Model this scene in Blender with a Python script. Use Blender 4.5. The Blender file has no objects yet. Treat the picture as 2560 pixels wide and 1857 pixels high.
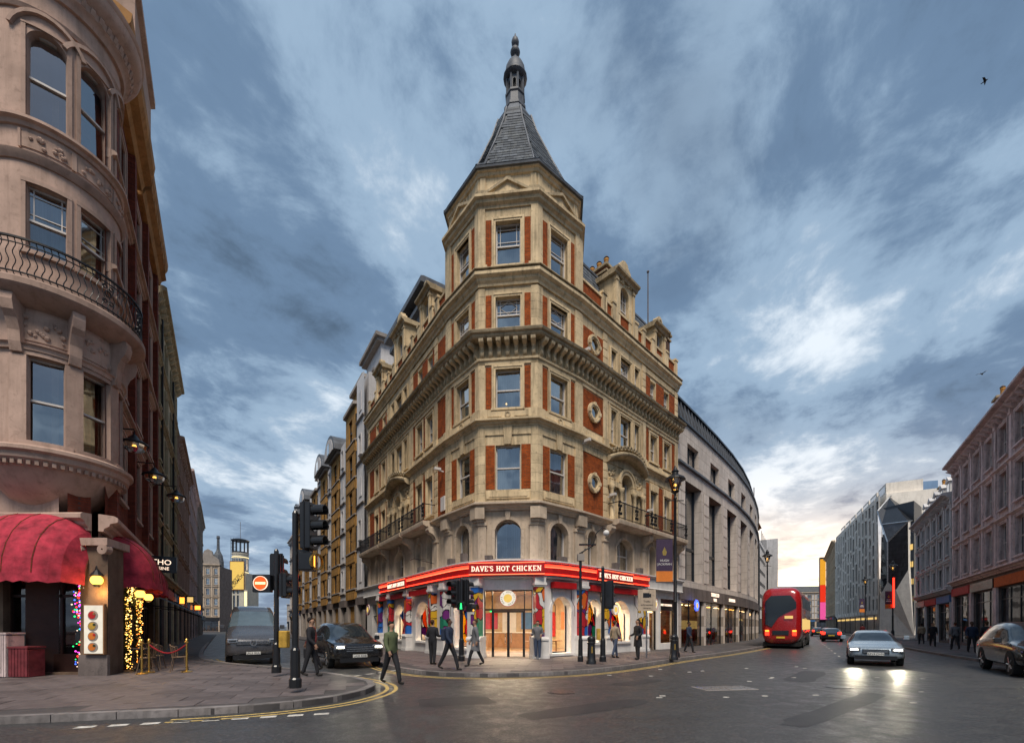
import bpy, bmesh, math, random
from mathutils import Vector, Matrix
random.seed(7)
R = math.radians
sc = bpy.context.scene
C = sc.collection

# ---------------------------------------------------------------- camera
cam = bpy.data.cameras.new('camera')
cam_o = bpy.data.objects.new('camera', cam); C.objects.link(cam_o)
cam.sensor_width = 36.0
cam.lens = 1100.0 / 2560.0 * 36.0
cam.shift_y = (1565 - 928.5) / 2560.0
cam.clip_start = 0.1; cam.clip_end = 6000
cam_o.location = (0, 0, 1.6)
cam_o.rotation_euler = (R(90), 0, 0)
sc.camera = cam_o

# ---------------------------------------------------------------- sky
SUN_AZ, SUN_EL = R(178), R(57)      # clockwise from +Y
world = bpy.data.worlds.new('World'); sc.world = world
world.use_nodes = True
nt = world.node_tree; N = nt.nodes; L = nt.links
N.clear()
def wn(t, **k):
    n = N.new(t)
    for a, b in k.items(): setattr(n, a, b)
    return n
def wmath(op, a, b=None, c=None, clamp=False):
    n = N.new('ShaderNodeMath'); n.operation = op; n.use_clamp = clamp
    for i, v in enumerate((a, b, c)):
        if v is None: continue
        if isinstance(v, (int, float)): n.inputs[i].default_value = v
        else: L.new(v, n.inputs[i])
    return n.outputs[0]
def wmix(f, a, b, mode='MIX'):
    n = N.new('ShaderNodeMix'); n.data_type = 'RGBA'; n.blend_type = mode
    for i, v in ((0, f), (6, a), (7, b)):
        if isinstance(v, (int, float)): n.inputs[i].default_value = v
        elif isinstance(v, tuple): n.inputs[i].default_value = v + (1,)
        else: L.new(v, n.inputs[i])
    return n.outputs[2]
def wramp(f, pts):
    n = N.new('ShaderNodeValToRGB'); L.new(f, n.inputs[0])
    e = n.color_ramp.elements
    while len(e) < len(pts): e.new(0.5)
    for el, (p, c) in zip(e, pts):
        el.position = p; el.color = (c if isinstance(c, tuple) else (c, c, c)) + (1,)
    n.color_ramp.interpolation = 'EASE'
    return n.outputs[0]
tc = wn('ShaderNodeTexCoord')
nv = wn('ShaderNodeVectorMath', operation='NORMALIZE'); L.new(tc.outputs['Generated'], nv.inputs[0])
sx = wn('ShaderNodeSeparateXYZ'); L.new(nv.outputs[0], sx.inputs[0])
X, Y, Z = sx.outputs
zc = wmath('MAXIMUM', Z, 0.0)
GA = R(34)                                              # where the last light sits on the horizon
along = wmath('ADD', wmath('MULTIPLY', X, math.sin(GA)), wmath('MULTIPLY', Y, math.cos(GA)))
across = wmath('SUBTRACT', wmath('MULTIPLY', X, math.cos(GA)), wmath('MULTIPLY', Y, math.sin(GA)))
den = wmath('ADD', zc, 0.16)
cb = wn('ShaderNodeCombineXYZ')
L.new(wmath('DIVIDE', across, den), cb.inputs[0]); L.new(wmath('MULTIPLY', wmath('DIVIDE', along, den), 0.85), cb.inputs[1])
def wnoise(scale, detail, rough, dist, off):
    m = wn('ShaderNodeMapping'); m.inputs['Location'].default_value = off
    L.new(cb.outputs[0], m.inputs[0])
    n = wn('ShaderNodeTexNoise'); n.inputs['Scale'].default_value = scale; n.inputs['Detail'].default_value = detail
    n.inputs['Roughness'].default_value = rough; n.inputs['Distortion'].default_value = dist
    L.new(m.outputs[0], n.inputs['Vector']); return n.outputs[0]
n1 = wnoise(1.15, 10, 0.60, 0.15, (3.1, 1.7, 0)); n2 = wnoise(4.2, 8, 0.62, 0.3, (8.3, 4.1, 2)); n3 = wnoise(0.55, 3, 0.5, 0.2, (1.2, 6.4, 5))
dens = wmath('ADD', wmath('ADD', wmath('MULTIPLY', n1, 0.56), wmath('MULTIPLY', n2, 0.28)), wmath('MULTIPLY', n3, 0.22))
cloud = wramp(dens, [(0.40, (0.075, 0.118, 0.180)), (0.485, (0.135, 0.212, 0.325)), (0.56, (0.28, 0.39, 0.52)), (0.65, (0.70, 0.77, 0.84))])
sky = wn('ShaderNodeTexSky', sky_type='NISHITA', sun_disc=False)
sky.sun_elevation = SUN_EL; sky.sun_rotation = SUN_AZ
sky.air_density = 1.0; sky.dust_density = 1.5; sky.ozone_density = 1.5
skys = wmix(1.0, sky.outputs[0], (0.05, 0.05, 0.05), 'MULTIPLY')
gap = wramp(wnoise(0.8, 5, 0.55, 0.2, (5.6, 9.9, 1)), [(0.54, 0.0), (0.70, 0.55)])
base = wmix(gap, cloud, skys)
hz = wmath('POWER', wmath('SUBTRACT', 1.0, zc), 7.0)
base = wmix(wmath('MULTIPLY', hz, 0.55), base, wmix(0.6, base, (0.40, 0.40, 0.43)))
al = wmath('MAXIMUM', along, 0.0)
g1 = wmath('MULTIPLY', wmath('POWER', al, 20.0), wmath('POWER', wmath('SUBTRACT', 1.0, zc), 9.5))
g1 = wmath('MULTIPLY', g1, wramp(dens, [(0.44, 0.35), (0.57, 1.3)]))
g2 = wmath('MULTIPLY', wmath('POWER', al, 5.0), wmath('POWER', wmath('SUBTRACT', 1.0, zc), 6.0))
base = wmix(wmath('MULTIPLY', g2, 0.34), base, (0.62, 0.55, 0.53))
glow = wmix(1.0, wmix(0.0, (3.7, 2.5, 1.3), (0, 0, 0)), g1, 'MULTIPLY')
base = wmix(1.0, base, glow, 'ADD')
g0 = wmath('MULTIPLY', wmath('POWER', al, 24.0), wmath('POWER', wmath('SUBTRACT', 1.0, zc), 17.0))
base = wmix(1.0, base, wmix(1.0, (1.5, 1.05, 0.66), g0, 'MULTIPLY'), 'ADD')
bg = wn('ShaderNodeBackground'); L.new(base, bg.inputs[0]); bg.inputs[1].default_value = 0.52
wo = wn('ShaderNodeOutputWorld'); L.new(bg.outputs[0], wo.inputs[0])

sun = bpy.data.lights.new('sun', 'SUN'); sun.energy = 1.5; sun.angle = R(22); sun.color = (1.0, 0.90, 0.77)
sun_o = bpy.data.objects.new('sun', sun); C.objects.link(sun_o)
sd = Vector((math.sin(SUN_AZ) * math.cos(SUN_EL), math.cos(SUN_AZ) * math.cos(SUN_EL), math.sin(SUN_EL)))
sun_o.rotation_euler = sd.to_track_quat('Z', 'Y').to_euler()
sun_o.location = sd * 60

vs = sc.view_settings
vs.view_transform = 'Standard'; vs.look = 'None'; vs.gamma = 1.0; vs.use_curve_mapping = False
vs.exposure = 1.22
sc.cycles.use_denoising = True
sc.cycles.max_bounces = 6; sc.cycles.diffuse_bounces = 2; sc.cycles.glossy_bounces = 3
sc.cycles.transparent_max_bounces = 8; sc.cycles.transmission_bounces = 2
sc.cycles.caustics_reflective = False; sc.cycles.caustics_refractive = False
sc.cycles.sample_clamp_indirect = 4.0

# ---------------------------------------------------------------- materials
MATS = {}
class NB:
    def __init__(s, name):
        s.m = bpy.data.materials.new(name); s.m.use_nodes = True
        s.t = s.m.node_tree; s.n = s.t.nodes; s.l = s.t.links; s.n.clear()
        s.out = s.n.new('ShaderNodeOutputMaterial')
        MATS[name] = s.m
    def node(s, t, ins=None, **k):
        n = s.n.new(t)
        for a, b in k.items(): setattr(n, a, b)
        for a, b in (ins or {}).items():
            if isinstance(b, bpy.types.NodeSocket): s.l.new(b, n.inputs[a])
            else: n.inputs[a].default_value = b
        return n
    def coord(s, scale=(1, 1, 1), kind='Object'):
        t = s.node('ShaderNodeTexCoord')
        return s.node('ShaderNodeMapping', {0: t.outputs[kind], 'Scale': scale}).outputs[0]
    def noise(s, vec, scale, detail=4, rough=0.55, dist=0.0):
        return s.node('ShaderNodeTexNoise', {'Vector': vec, 'Scale': scale, 'Detail': detail, 'Roughness': rough, 'Distortion': dist}).outputs[0]
    def ramp(s, f, pts, interp='LINEAR'):
        n = s.node('ShaderNodeValToRGB', {0: f}); e = n.color_ramp.elements
        while len(e) < len(pts): e.new(0.5)
        for el, (p, c) in zip(e, pts):
            el.position = p; el.color = (c if isinstance(c, tuple) else (c, c, c)) + (1,)
        n.color_ramp.interpolation = interp
        return n.outputs[0]
    def mix(s, f, a, b, mode='MIX'):
        n = s.node('ShaderNodeMix', data_type='RGBA', blend_type=mode)
        for i, v in ((0, f), (6, a), (7, b)):
            if isinstance(v, (int, float)): n.inputs[i].default_value = v
            elif isinstance(v, tuple): n.inputs[i].default_value = v + (1,)
            else: s.l.new(v, n.inputs[i])
        return n.outputs[2]
    def math(s, op, a, b=0.0):
        n = s.node('ShaderNodeMath', operation=op)
        for i, v in enumerate((a, b)):
            if isinstance(v, (int, float)): n.inputs[i].default_value = v
            else: s.l.new(v, n.inputs[i])
        return n.outputs[0]
    def bump(s, h, strength=0.3, dist=0.02):
        return s.node('ShaderNodeBump', {'Height': h, 'Strength': strength, 'Distance': dist}).outputs[0]
    def bsdf(s, color, rough=0.8, metallic=0.0, spec=0.3, normal=None, **ex):
        p = s.node('ShaderNodeBsdfPrincipled')
        for k, v in (('Base Color', color), ('Roughness', rough), ('Metallic', metallic), ('Specular IOR Level', spec)):
            if isinstance(v, tuple): p.inputs[k].default_value = v + (1,)
            elif isinstance(v, (int, float)): p.inputs[k].default_value = v
            else: s.l.new(v, p.inputs[k])
        if normal is not None: s.l.new(normal, p.inputs['Normal'])
        for k, v in ex.items(): p.inputs[k.replace('_', ' ')].default_value = v
        s.l.new(p.outputs[0], s.out.inputs[0]); return p

def stone(name, col, var=0.35, streak=0.45, grime=(0.10, 0.085, 0.07), rough=0.85, nscale=1.1, bump=0.25, rnd=0.12, joints=None):
    b = NB(name)
    v = b.coord(); vz = b.coord((2.2, 2.2, 0.22))
    n1 = b.noise(v, nscale, 6, 0.6, 0.3)
    hi = tuple(min(1, c * (1 + var)) for c in col); lo = tuple(c * (1 - var) for c in col)
    c = b.ramp(n1, [(0.32, lo), (0.5, col), (0.7, hi)])
    st = b.ramp(b.noise(vz, 1.6, 6, 0.65, 0.2), [(0.50, 0.0), (0.72, streak)])
    c = b.mix(st, c, grime)
    mo = b.ramp(b.noise(v, 5.5, 9, 0.75, 0.4), [(0.54, 0.0), (0.70, min(1, streak * 0.95))])
    c = b.mix(mo, c, tuple(x * 0.75 for x in grime))
    if rnd:
        oi = b.node('ShaderNodeObjectInfo')
        k = b.math('ADD', b.math('MULTIPLY', oi.outputs['Random'], rnd * 2), 1 - rnd)
        c = b.mix(1.0, c, k, 'MULTIPLY')
    h = b.noise(v, 22, 5, 0.6)
    if joints:
        br = b.node('ShaderNodeTexBrick', {'Vector': b.node('ShaderNodeMapping', {0: v, 'Rotation': (R(90), 0, 0)}).outputs[0], 'Scale': 1.0, 'Mortar Size': joints[2], 'Brick Width': joints[0], 'Row Height': joints[1],
             'Color1': (1, 1, 1, 1), 'Color2': (0.86, 0.86, 0.86, 1), 'Mortar': (0.45, 0.43, 0.4, 1)})
        c = b.mix(1.0, c, br.outputs[0], 'MULTIPLY')
    b.bsdf(c, rough, 0, 0.25, b.bump(h, bump, 0.02))
    return b.m

def brick(name, c1, c2, mortar, w=0.225, h=0.075, var=0.3):
    b = NB(name)
    v = b.coord()
    # rotate so that the brick rows stack along z
    mp = b.node('ShaderNodeMapping', {0: v, 'Rotation': (R(90), 0, 0)}).outputs[0]
    br = b.node('ShaderNodeTexBrick', {'Vector': mp, 'Scale': 1.0, 'Mortar Size': 0.011, 'Brick Width': w, 'Row Height': h, 'Bias': 0.0,
              'Color1': c1 + (1,), 'Color2': c2 + (1,), 'Mortar': mortar + (1,)})
    n = b.noise(v, 3.5, 9, 0.75, 0.3)
    k = b.ramp(n, [(0.3, 1 - var * 1.5), (0.7, 1 + var * 1.6)])
    c = b.mix(1.0, br.outputs[0], k, 'MULTIPLY')
    st = b.ramp(b.noise(b.coord((2.5, 2.5, 0.25)), 1.7, 6, 0.65), [(0.55, 0.0), (0.75, 0.55)])
    c = b.mix(st, c, (0.05, 0.03, 0.025))
    b.bsdf(c, 0.88, 0, 0.2, b.bump(b.math('SUBTRACT', 1.0, br.outputs[1]), 0.4, 0.012))
    return b.m

def plain(name, col, rough=0.6, metallic=0.0, spec=0.35, var=0.15, nscale=4.0, bump=0.08, emit=0, coat=0.0):
    b = NB(name)
    v = b.coord()
    n = b.noise(v, nscale, 5, 0.6)
    c = b.ramp(n, [(0.3, tuple(x * (1 - var) for x in col)), (0.7, tuple(min(1, x * (1 + var)) for x in col))])
    p = b.bsdf(c, b.ramp(b.noise(v, nscale * 2.3, 3), [(0.3, max(0, rough - 0.08)), (0.7, min(1, rough + 0.08))]), metallic, spec, b.bump(n, bump, 0.01))
    if coat: p.inputs['Coat Weight'].default_value = coat; p.inputs['Coat Roughness'].default_value = 0.06
    if emit:
        p.inputs['Emission Color'].default_value = col + (1,); p.inputs['Emission Strength'].default_value = emit
    return b.m

def emit(name, col, strength):
    b = NB(name)
    v = b.coord()
    n = b.ramp(b.noise(v, 5, 2), [(0.3, 0.85), (0.7, 1.0)])
    e = b.node('ShaderNodeEmission', {0: b.mix(1.0, col, n, 'MULTIPLY'), 1: strength})
    b.l.new(e.outputs[0], b.out.inputs[0]); return b.m

def glass(name, tint=(0.80, 0.85, 0.88), refl=1.0, rough=0.03, body=0.75):
    b = NB(name)
    v = b.coord((1, 1, 1))
    w = b.noise(v, 0.9, 2, 0.4)
    fr = b.node('ShaderNodeFresnel', {'IOR': 1.9, 'Normal': b.bump(w, 0.05, 0.15)})
    t = b.node('ShaderNodeBsdfTransparent', {0: tint + (1,)})
    g = b.node('ShaderNodeBsdfGlossy', {0: (refl, refl, refl, 1), 'Roughness': rough, 'Normal': b.bump(w, 0.05, 0.15)})
    f = b.math('ADD', b.math('MULTIPLY', fr.outputs[0], 1.3), body * 0.35)
    m = b.node('ShaderNodeMixShader', {0: b.math('MINIMUM', f, 1.0)}); b.l.new(t.outputs[0], m.inputs[1]); b.l.new(g.outputs[0], m.inputs[2])
    b.l.new(m.outputs[0], b.out.inputs[0]); return b.m

def curtain_mat(name, col, fold=9.0):
    b = NB(name)
    v = b.coord()
    w = b.node('ShaderNodeTexWave', {'Vector': v, 'Scale': fold * 0.35, 'Distortion': 2.0, 'Detail': 2.0, 'Detail Scale': 0.6}, bands_direction='X')
    c = b.mix(b.math('MULTIPLY', w.outputs[0], 0.5), tuple(x * 0.55 for x in col), col)
    oi = b.node('ShaderNodeObjectInfo')
    c = b.mix(1.0, c, b.math('ADD', b.math('MULTIPLY', oi.outputs['Random'], 0.7), 0.5), 'MULTIPLY')
    b.bsdf(c, 0.9, 0, 0.1); return b.m

stone('cream_stone', (0.66, 0.51, 0.315), 0.22, 0.66, (0.13, 0.10, 0.065))
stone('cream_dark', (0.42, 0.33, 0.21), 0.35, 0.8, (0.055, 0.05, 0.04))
stone('pale_stone', (0.54, 0.43, 0.325), 0.2, 0.5, (0.16, 0.12, 0.09))
stone('white_paint', (0.78, 0.75, 0.72), 0.1, 0.25, (0.30, 0.27, 0.25), 0.55, bump=0.08)
stone('grey_stone', (0.33, 0.29, 0.26), 0.18, 0.4, (0.12, 0.11, 0.10))
stone('pink_stone', (0.72, 0.57, 0.55), 0.2, 0.6, (0.09, 0.07, 0.07))
stone('render_cream', (0.46, 0.40, 0.27), 0.2, 0.55, (0.12, 0.10, 0.07))
stone('turret_stone', (0.47, 0.325, 0.26), 0.18, 0.42, (0.17, 0.105, 0.075))
stone('gold_stone', (0.40, 0.20, 0.07), 0.3, 0.5, (0.12, 0.06, 0.02))
stone('ochre_stone', (0.40, 0.215, 0.06), 0.28, 0.45, (0.16, 0.09, 0.03), joints=(1.5, 0.75, 0.015))
stone('white_stone', (0.62, 0.60, 0.60), 0.12, 0.45, (0.25, 0.24, 0.24))
stone('fin_stone', (0.84, 0.77, 0.68), 0.1, 0.3, (0.3, 0.28, 0.26))
stone('pier_stone', (0.17, 0.115, 0.08), 0.3, 0.5, (0.05, 0.03, 0.02))
stone('dark_stone', (0.16, 0.13, 0.12), 0.3, 0.5, (0.03, 0.03, 0.03))
stone('theatre_stone', (0.50, 0.47, 0.40), 0.12, 0.3, (0.2, 0.19, 0.16))
brick('red_brick', (0.40, 0.072, 0.009), (0.25, 0.042, 0.007), (0.17, 0.075, 0.03))
brick('dark_red_brick', (0.24, 0.045, 0.02), (0.15, 0.03, 0.015), (0.10, 0.05, 0.04))
brick('brown_brick', (0.17, 0.075, 0.04), (0.09, 0.045, 0.028), (0.13, 0.10, 0.08), var=0.5)
brick('chimney_brick', (0.30, 0.08, 0.035), (0.16, 0.05, 0.03), (0.08, 0.06, 0.05), var=0.5)
stone('slate', (0.085, 0.095, 0.11), 0.45, 0.5, (0.20, 0.21, 0.20), 0.55, 2.5, 0.3, 0.35)
stone('lead', (0.13, 0.14, 0.16), 0.35, 0.5, (0.05, 0.05, 0.055), 0.5)
plain('clay', (0.55, 0.27, 0.07), 0.8, var=0.3)
plain('white_timber', (0.62, 0.58, 0.55), 0.5, var=0.1)
plain('black_iron', (0.012, 0.012, 0.014), 0.45)
plain('black_paint', (0.014, 0.014, 0.016), 0.35, coat=0.3)
plain('dark_interior', (0.02, 0.02, 0.024), 0.9)
plain('dark_metal', (0.055, 0.06, 0.07), 0.35, 0.6)
plain('steel', (0.45, 0.46, 0.48), 0.3, 0.9)
plain('brass', (0.62, 0.38, 0.10), 0.3, 0.9)
plain('rope_red', (0.30, 0.015, 0.02), 0.9)
plain('rubber', (0.018, 0.018, 0.018), 0.8)
plain('awning_red', (0.40, 0.032, 0.055), 0.85, var=0.5, nscale=3.5, bump=0.4)
plain('awning_blue', (0.22, 0.33, 0.42), 0.8)
plain('sign_red', (0.40, 0.008, 0.01), 0.5)
plain('yellow_paint', (0.50, 0.30, 0.05), 0.8, var=0.4)
plain('road_white', (0.55, 0.52, 0.47), 0.8, var=0.45, nscale=9)
plain('road_yellow', (0.52, 0.37, 0.13), 0.8, var=0.45, nscale=9)
plain('wicker', (0.17, 0.11, 0.07), 0.7, var=0.4, nscale=30)
plain('leaf_dark', (0.03, 0.05, 0.02), 0.7)
plain('orange_cloth', (0.60, 0.12, 0.02), 0.8)
curtain_mat('net_curtain', (0.80, 0.79, 0.75))
stone('tan_stone', (0.70, 0.56, 0.40), 0.2, 0.4, (0.25, 0.19, 0.13))
plain('matte_glass', (0.028, 0.028, 0.034), 0.35, 0, 0.25)
curtain_mat('dark_backing', (0.045, 0.055, 0.065))  # dark sheet behind a pane, standing in for the shade of an unlit room
curtain_mat('blue_blind', (0.20, 0.27, 0.33), 3)
glass('pane_glass')
glass('shop_glass', (0.95, 0.95, 0.95), 0.8, 0.02, 0.0)
glass('dark_glass', (0.28, 0.36, 0.42), 1.0, 0.03, 0.5)
emit('neon_red', (1.0, 0.035, 0.016), 2.2)
emit('neon_edge', (1.0, 0.14, 0.06), 2.4)
emit('letter_white', (1.0, 0.74, 0.56), 0.75)
emit('lamp_warm', (1.0, 0.46, 0.07), 2.0)
emit('lamp_core', (1.0, 0.56, 0.16), 2.4)
emit('room_warm', (1.0, 0.66, 0.30), 2.6)
emit('room_white', (1.0, 0.90, 0.76), 4.0)
emit('menu_white', (1.0, 0.90, 0.74), 0.42)
emit('tail_red', (1.0, 0.022, 0.010), 2.6)
emit('tail_amber', (1.0, 0.25, 0.03), 1.8)
emit('head_white', (1.0, 0.90, 0.62), 9.0)
plain('crate_red', (0.17, 0.028, 0.035), 0.75, var=0.4)
emit('signal_red', (1.0, 0.055, 0.012), 1.4)
emit('signal_amber', (1.0, 0.40, 0.05), 1.3)
emit('signal_green', (0.03, 1.0, 0.20), 1.2)
emit('screen_yellow', (1.0, 0.45, 0.04), 0.4)
emit('screen_red', (1.0, 0.05, 0.02), 0.4)
emit('screen_pink', (1.0, 0.12, 0.4), 0.4)
emit('bill_yellow', (1.0, 0.66, 0.16), 0.42)
emit('strip_yellow', (1.0, 0.82, 0.42), 0.8)
emit('bulb_blue', (0.06, 0.16, 1.0), 1.6)
emit('bulb_magenta', (0.9, 0.06, 0.6), 1.6)
emit('window_lit', (1.0, 0.66, 0.22), 0.42)
# ---------------------------------------------------------------- building blocks
W = {}
I4 = Matrix.Identity(4)
def T(x, y, z): return Matrix.Translation((x, y, z))
def RZ(a): return Matrix.Rotation(a, 4, 'Z')
class MB:
    def __init__(s, mat='cream_stone'):
        s.v = []; s.f = []; s.mi = []; s.mats = []; s.d = mat; s.tf = None
    def _m(s, m):
        m = m or s.d
        if m not in s.mats: s.mats.append(m)
        return s.mats.index(m)
    def add(s, vs, fs, m=None):
        k = s._m(m); o = len(s.v)
        if s.tf is not None: vs = [tuple(s.tf @ Vector(p)) for p in vs]
        s.v += [tuple(p) for p in vs]
        for f in fs: s.f.append([i + o for i in f]); s.mi.append(k)
        return s
    def box(s, x0, x1, y0, y1, z0, z1, m=None):
        return s.add([(x0, y0, z0), (x1, y0, z0), (x1, y1, z0), (x0, y1, z0), (x0, y0, z1), (x1, y0, z1), (x1, y1, z1), (x0, y1, z1)],
                     [(0, 3, 2, 1), (4, 5, 6, 7), (0, 1, 5, 4), (1, 2, 6, 5), (2, 3, 7, 6), (3, 0, 4, 7)], m)
    def quad(s, a, b, c, d, m=None): return s.add([a, b, c, d], [(0, 1, 2, 3)], m)
    def prism_y(s, pts, y0, y1, m=None):      # pts (x,z) extruded along y
        n = len(pts)
        return s.add([(x, y0, z) for x, z in pts] + [(x, y1, z) for x, z in pts],
                     [tuple(range(n)), tuple(range(2 * n - 1, n - 1, -1))] + [(i, i + n, (i + 1) % n + n, (i + 1) % n) for i in range(n)], m)
    def prism_x(s, pts, x0, x1, m=None, t0=0.0, t1=0.0):      # pts (y,z) extruded along x, ends mitred by t*y
        n = len(pts)
        return s.add([(x0 + y * t0, y, z) for y, z in pts] + [(x1 - y * t1, y, z) for y, z in pts],
                     [tuple(range(n - 1, -1, -1)), tuple(range(n, 2 * n))] + [(i, (i + 1) % n, (i + 1) % n + n, i + n) for i in range(n)], m)
    def prism_z(s, pts, z0, z1, m=None):
        n = len(pts)
        return s.add([(x, y, z0) for x, y in pts] + [(x, y, z1) for x, y in pts],
                     [tuple(range(n - 1, -1, -1)), tuple(range(n, 2 * n))] + [(i, (i + 1) % n, (i + 1) % n + n, i + n) for i in range(n)], m)
    def loft(s, rings, m=None, cap=True, closed=True):
        n = len(rings[0]); vs = [p for r in rings for p in r]; fs = []
        for k in range(len(rings) - 1):
            for i in range(n if closed else n - 1):
                j = (i + 1) % n
                fs.append((k * n + i, k * n + j, (k + 1) * n + j, (k + 1) * n + i))
        if cap: fs += [tuple(range(n - 1, -1, -1)), tuple(range((len(rings) - 1) * n, len(rings) * n))]
        return s.add(vs, fs, m)
    def lathe(s, prof, cx=0, cy=0, n=14, m=None, a0=0.0):     # prof (r,z)
        rings = [[(cx + r * math.cos(a0 + 2 * math.pi * i / n), cy + r * math.sin(a0 + 2 * math.pi * i / n), z) for i in range(n)] for r, z in prof]
        return s.loft(rings, m)
    def tube(s, pts, r, m=None, n=6):
        P = [Vector(p) for p in pts]; rings = []
        for i, p in enumerate(P):
            d = (P[min(i + 1, len(P) - 1)] - P[max(i - 1, 0)]).normalized()
            u = d.cross(Vector((0, 0, 1)) if abs(d.z) < 0.9 else Vector((1, 0, 0))).normalized(); w = d.cross(u)
            rr = r[i] if isinstance(r, (list, tuple)) else r
            rings.append([tuple(p + u * rr * math.cos(2 * math.pi * k / n) + w * rr * math.sin(2 * math.pi * k / n)) for k in range(n)])
        return s.loft(rings, m)
    def ring_y(s, cx, cz, r0, r1, a0, a1, n, y0, y1, m=None, sx=1.0):   # flat ring / arch in the xz plane
        P = []
        for k in range(n + 1):
            a = a0 + (a1 - a0) * k / n; c, q = math.cos(a), math.sin(a)
            P.append([(cx + r0 * c * sx, y0, cz + r0 * q), (cx + r1 * c * sx, y0, cz + r1 * q), (cx + r1 * c * sx, y1, cz + r1 * q), (cx + r0 * c * sx, y1, cz + r0 * q)])
        return s.loft(P, m, cap=abs(abs(a1 - a0) - 2 * math.pi) > 1e-3)
    def disc_y(s, cx, cz, r, y0, y1, n=20, m=None):
        return s.prism_y([(cx + r * math.cos(2 * math.pi * k / n), cz + r * math.sin(2 * math.pi * k / n)) for k in range(n)], y0, y1, m)
    def wall(s, x0, x1, z0, z1, holes, depth=0.35, m=None, y=0.0, rm=None):
        xs = sorted(set([x0, x1] + [v for h in holes for v in h[:2] if x0 < v < x1])); zs = sorted(set([z0, z1] + [v for h in holes for v in h[2:4] if z0 < v < z1]))
        for i in range(len(xs) - 1):
            for j in range(len(zs) - 1):
                cx, cz = (xs[i] + xs[i + 1]) / 2, (zs[j] + zs[j + 1]) / 2
                if any(h[0] < cx < h[1] and h[2] < cz < h[3] for h in holes): continue
                s.quad((xs[i], y, zs[j]), (xs[i + 1], y, zs[j]), (xs[i + 1], y, zs[j + 1]), (xs[i], y, zs[j + 1]), m)
        for h in holes:
            a, b, c, d = max(h[0], x0), min(h[1], x1), h[2], h[3]
            s.quad((a, y, c), (a, y, d), (a, y + depth, d), (a, y + depth, c), rm or m); s.quad((b, y, c), (b, y + depth, c), (b, y + depth, d), (b, y, d), rm or m)
            s.quad((a, y, c), (a, y + depth, c), (b, y + depth, c), (b, y, c), rm or m); s.quad((a, y, d), (b, y, d), (b, y + depth, d), (a, y + depth, d), rm or m)
        return s
    def arch_fill(s, x0, x1, zs_, zt, rise, depth=0.35, m=None, y=0.0, n=12):   # fills the corners above an arch springing at zs_
        w = (x1 - x0) / 2; cx = (x0 + x1) / 2
        if rise >= w - 1e-4: cz, r, a = zs_, w, math.pi / 2
        else:
            r = (w * w + rise * rise) / (2 * rise); cz = zs_ + rise - r; a = math.asin(w / r)
        pr = None
        for k in range(n + 1):
            t = -a + 2 * a * k / n; p = (cx + r * math.sin(t), cz + r * math.cos(t))
            if pr:
                s.quad((pr[0], y, pr[1]), (p[0], y, p[1]), (p[0], y, zt), (pr[0], y, zt), m)
                s.quad((pr[0], y, pr[1]), (pr[0], y + depth, pr[1]), (p[0], y + depth, p[1]), (p[0], y, p[1]), m)
            pr = p
        return s
    def sphere(s, c, r, n=10, k=6, m=None, sz=1.0):
        return s.lathe([(max(1e-4, r * math.sin(math.pi * i / k)), c[2] - r * sz * math.cos(math.pi * i / k)) for i in range(k + 1)], c[0], c[1], n, m)
    def mesh(s, name, smooth=False):
        me = bpy.data.meshes.new(name); me.from_pydata(s.v, [], s.f)
        for m in s.mats: me.materials.append(MATS[m])
        me.polygons.foreach_set('material_index', s.mi)
        if smooth: me.polygons.foreach_set('use_smooth', [True] * len(s.f))
        me.update(); return me
    def put(s, name, parent=None, M=I4, smooth=False, bevel=0.0):
        if bevel:
            bm = bmesh.new(); me0 = s.mesh(name); bm.from_mesh(me0)
            bmesh.ops.remove_doubles(bm, verts=bm.verts, dist=1e-5)
            bmesh.ops.bevel(bm, geom=bm.edges[:], offset=bevel, segments=1, affect='EDGES', clamp_overlap=True)
            bm.to_mesh(me0); bm.free(); return put(name, me0, parent, M)
        return put(name, s.mesh(name, smooth), parent, M)
def put(name, me, parent=None, M=I4):
    o = bpy.data.objects.new(name, me); C.objects.link(o); W[o] = M.copy()
    if parent is not None:
        o.parent = parent; o.matrix_basis = W[parent].inverted() @ M
    else: o.matrix_basis = M
    return o
def tag(o, label, cat, group=None):
    o['label'] = label; o['category'] = cat
    if group: o['group'] = group
    return o
def thing(name, label, cat, M=I4, group=None):
    o = bpy.data.objects.new(name, None); C.objects.link(o); o.matrix_basis = M; W[o] = M.copy(); o.empty_display_size = 0.3
    return tag(o, label, cat, group)
def structure(o): o['kind'] = 'structure'; return o
def stuff(o): o['kind'] = 'stuff'; return o
def smooth(o, ang=40):
    me = o.data
    me.polygons.foreach_set('use_smooth', [True] * len(me.polygons))
    try: me.set_sharp_from_angle(angle=R(ang))
    except Exception: pass
    return o
CACHE = {}
def shared(key, fn):
    if key not in CACHE: CACHE[key] = fn()
    return CACHE[key]
def dup(o, M, parent=None):
    c = o.copy(); C.objects.link(c); old = W[o]; W[c] = M
    if parent is not None: c.parent = parent; c.matrix_basis = W[parent].inverted() @ M
    else: c.parent = None; c.matrix_basis = M
    for ch in list(o.children): dup(ch, M @ old.inverted() @ W[ch], c)
    return c
class F:
    """a facade frame: x along the wall (left to right seen from outside), y into the building, z up"""
    def __init__(s, p, d):
        s.p = Vector((p[0], p[1])); s.d = Vector(d).normalized(); n = Vector((-s.d.y, s.d.x))
        s.M = Matrix(((s.d.x, n.x, 0, s.p.x), (s.d.y, n.y, 0, s.p.y), (0, 0, 1, 0), (0, 0, 0, 1)))
    def at(s, x=0, y=0, z=0): return s.M @ T(x, y, z)
    def w(s, x, y=0, z=0): return s.M @ Vector((x, y, z))
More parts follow.
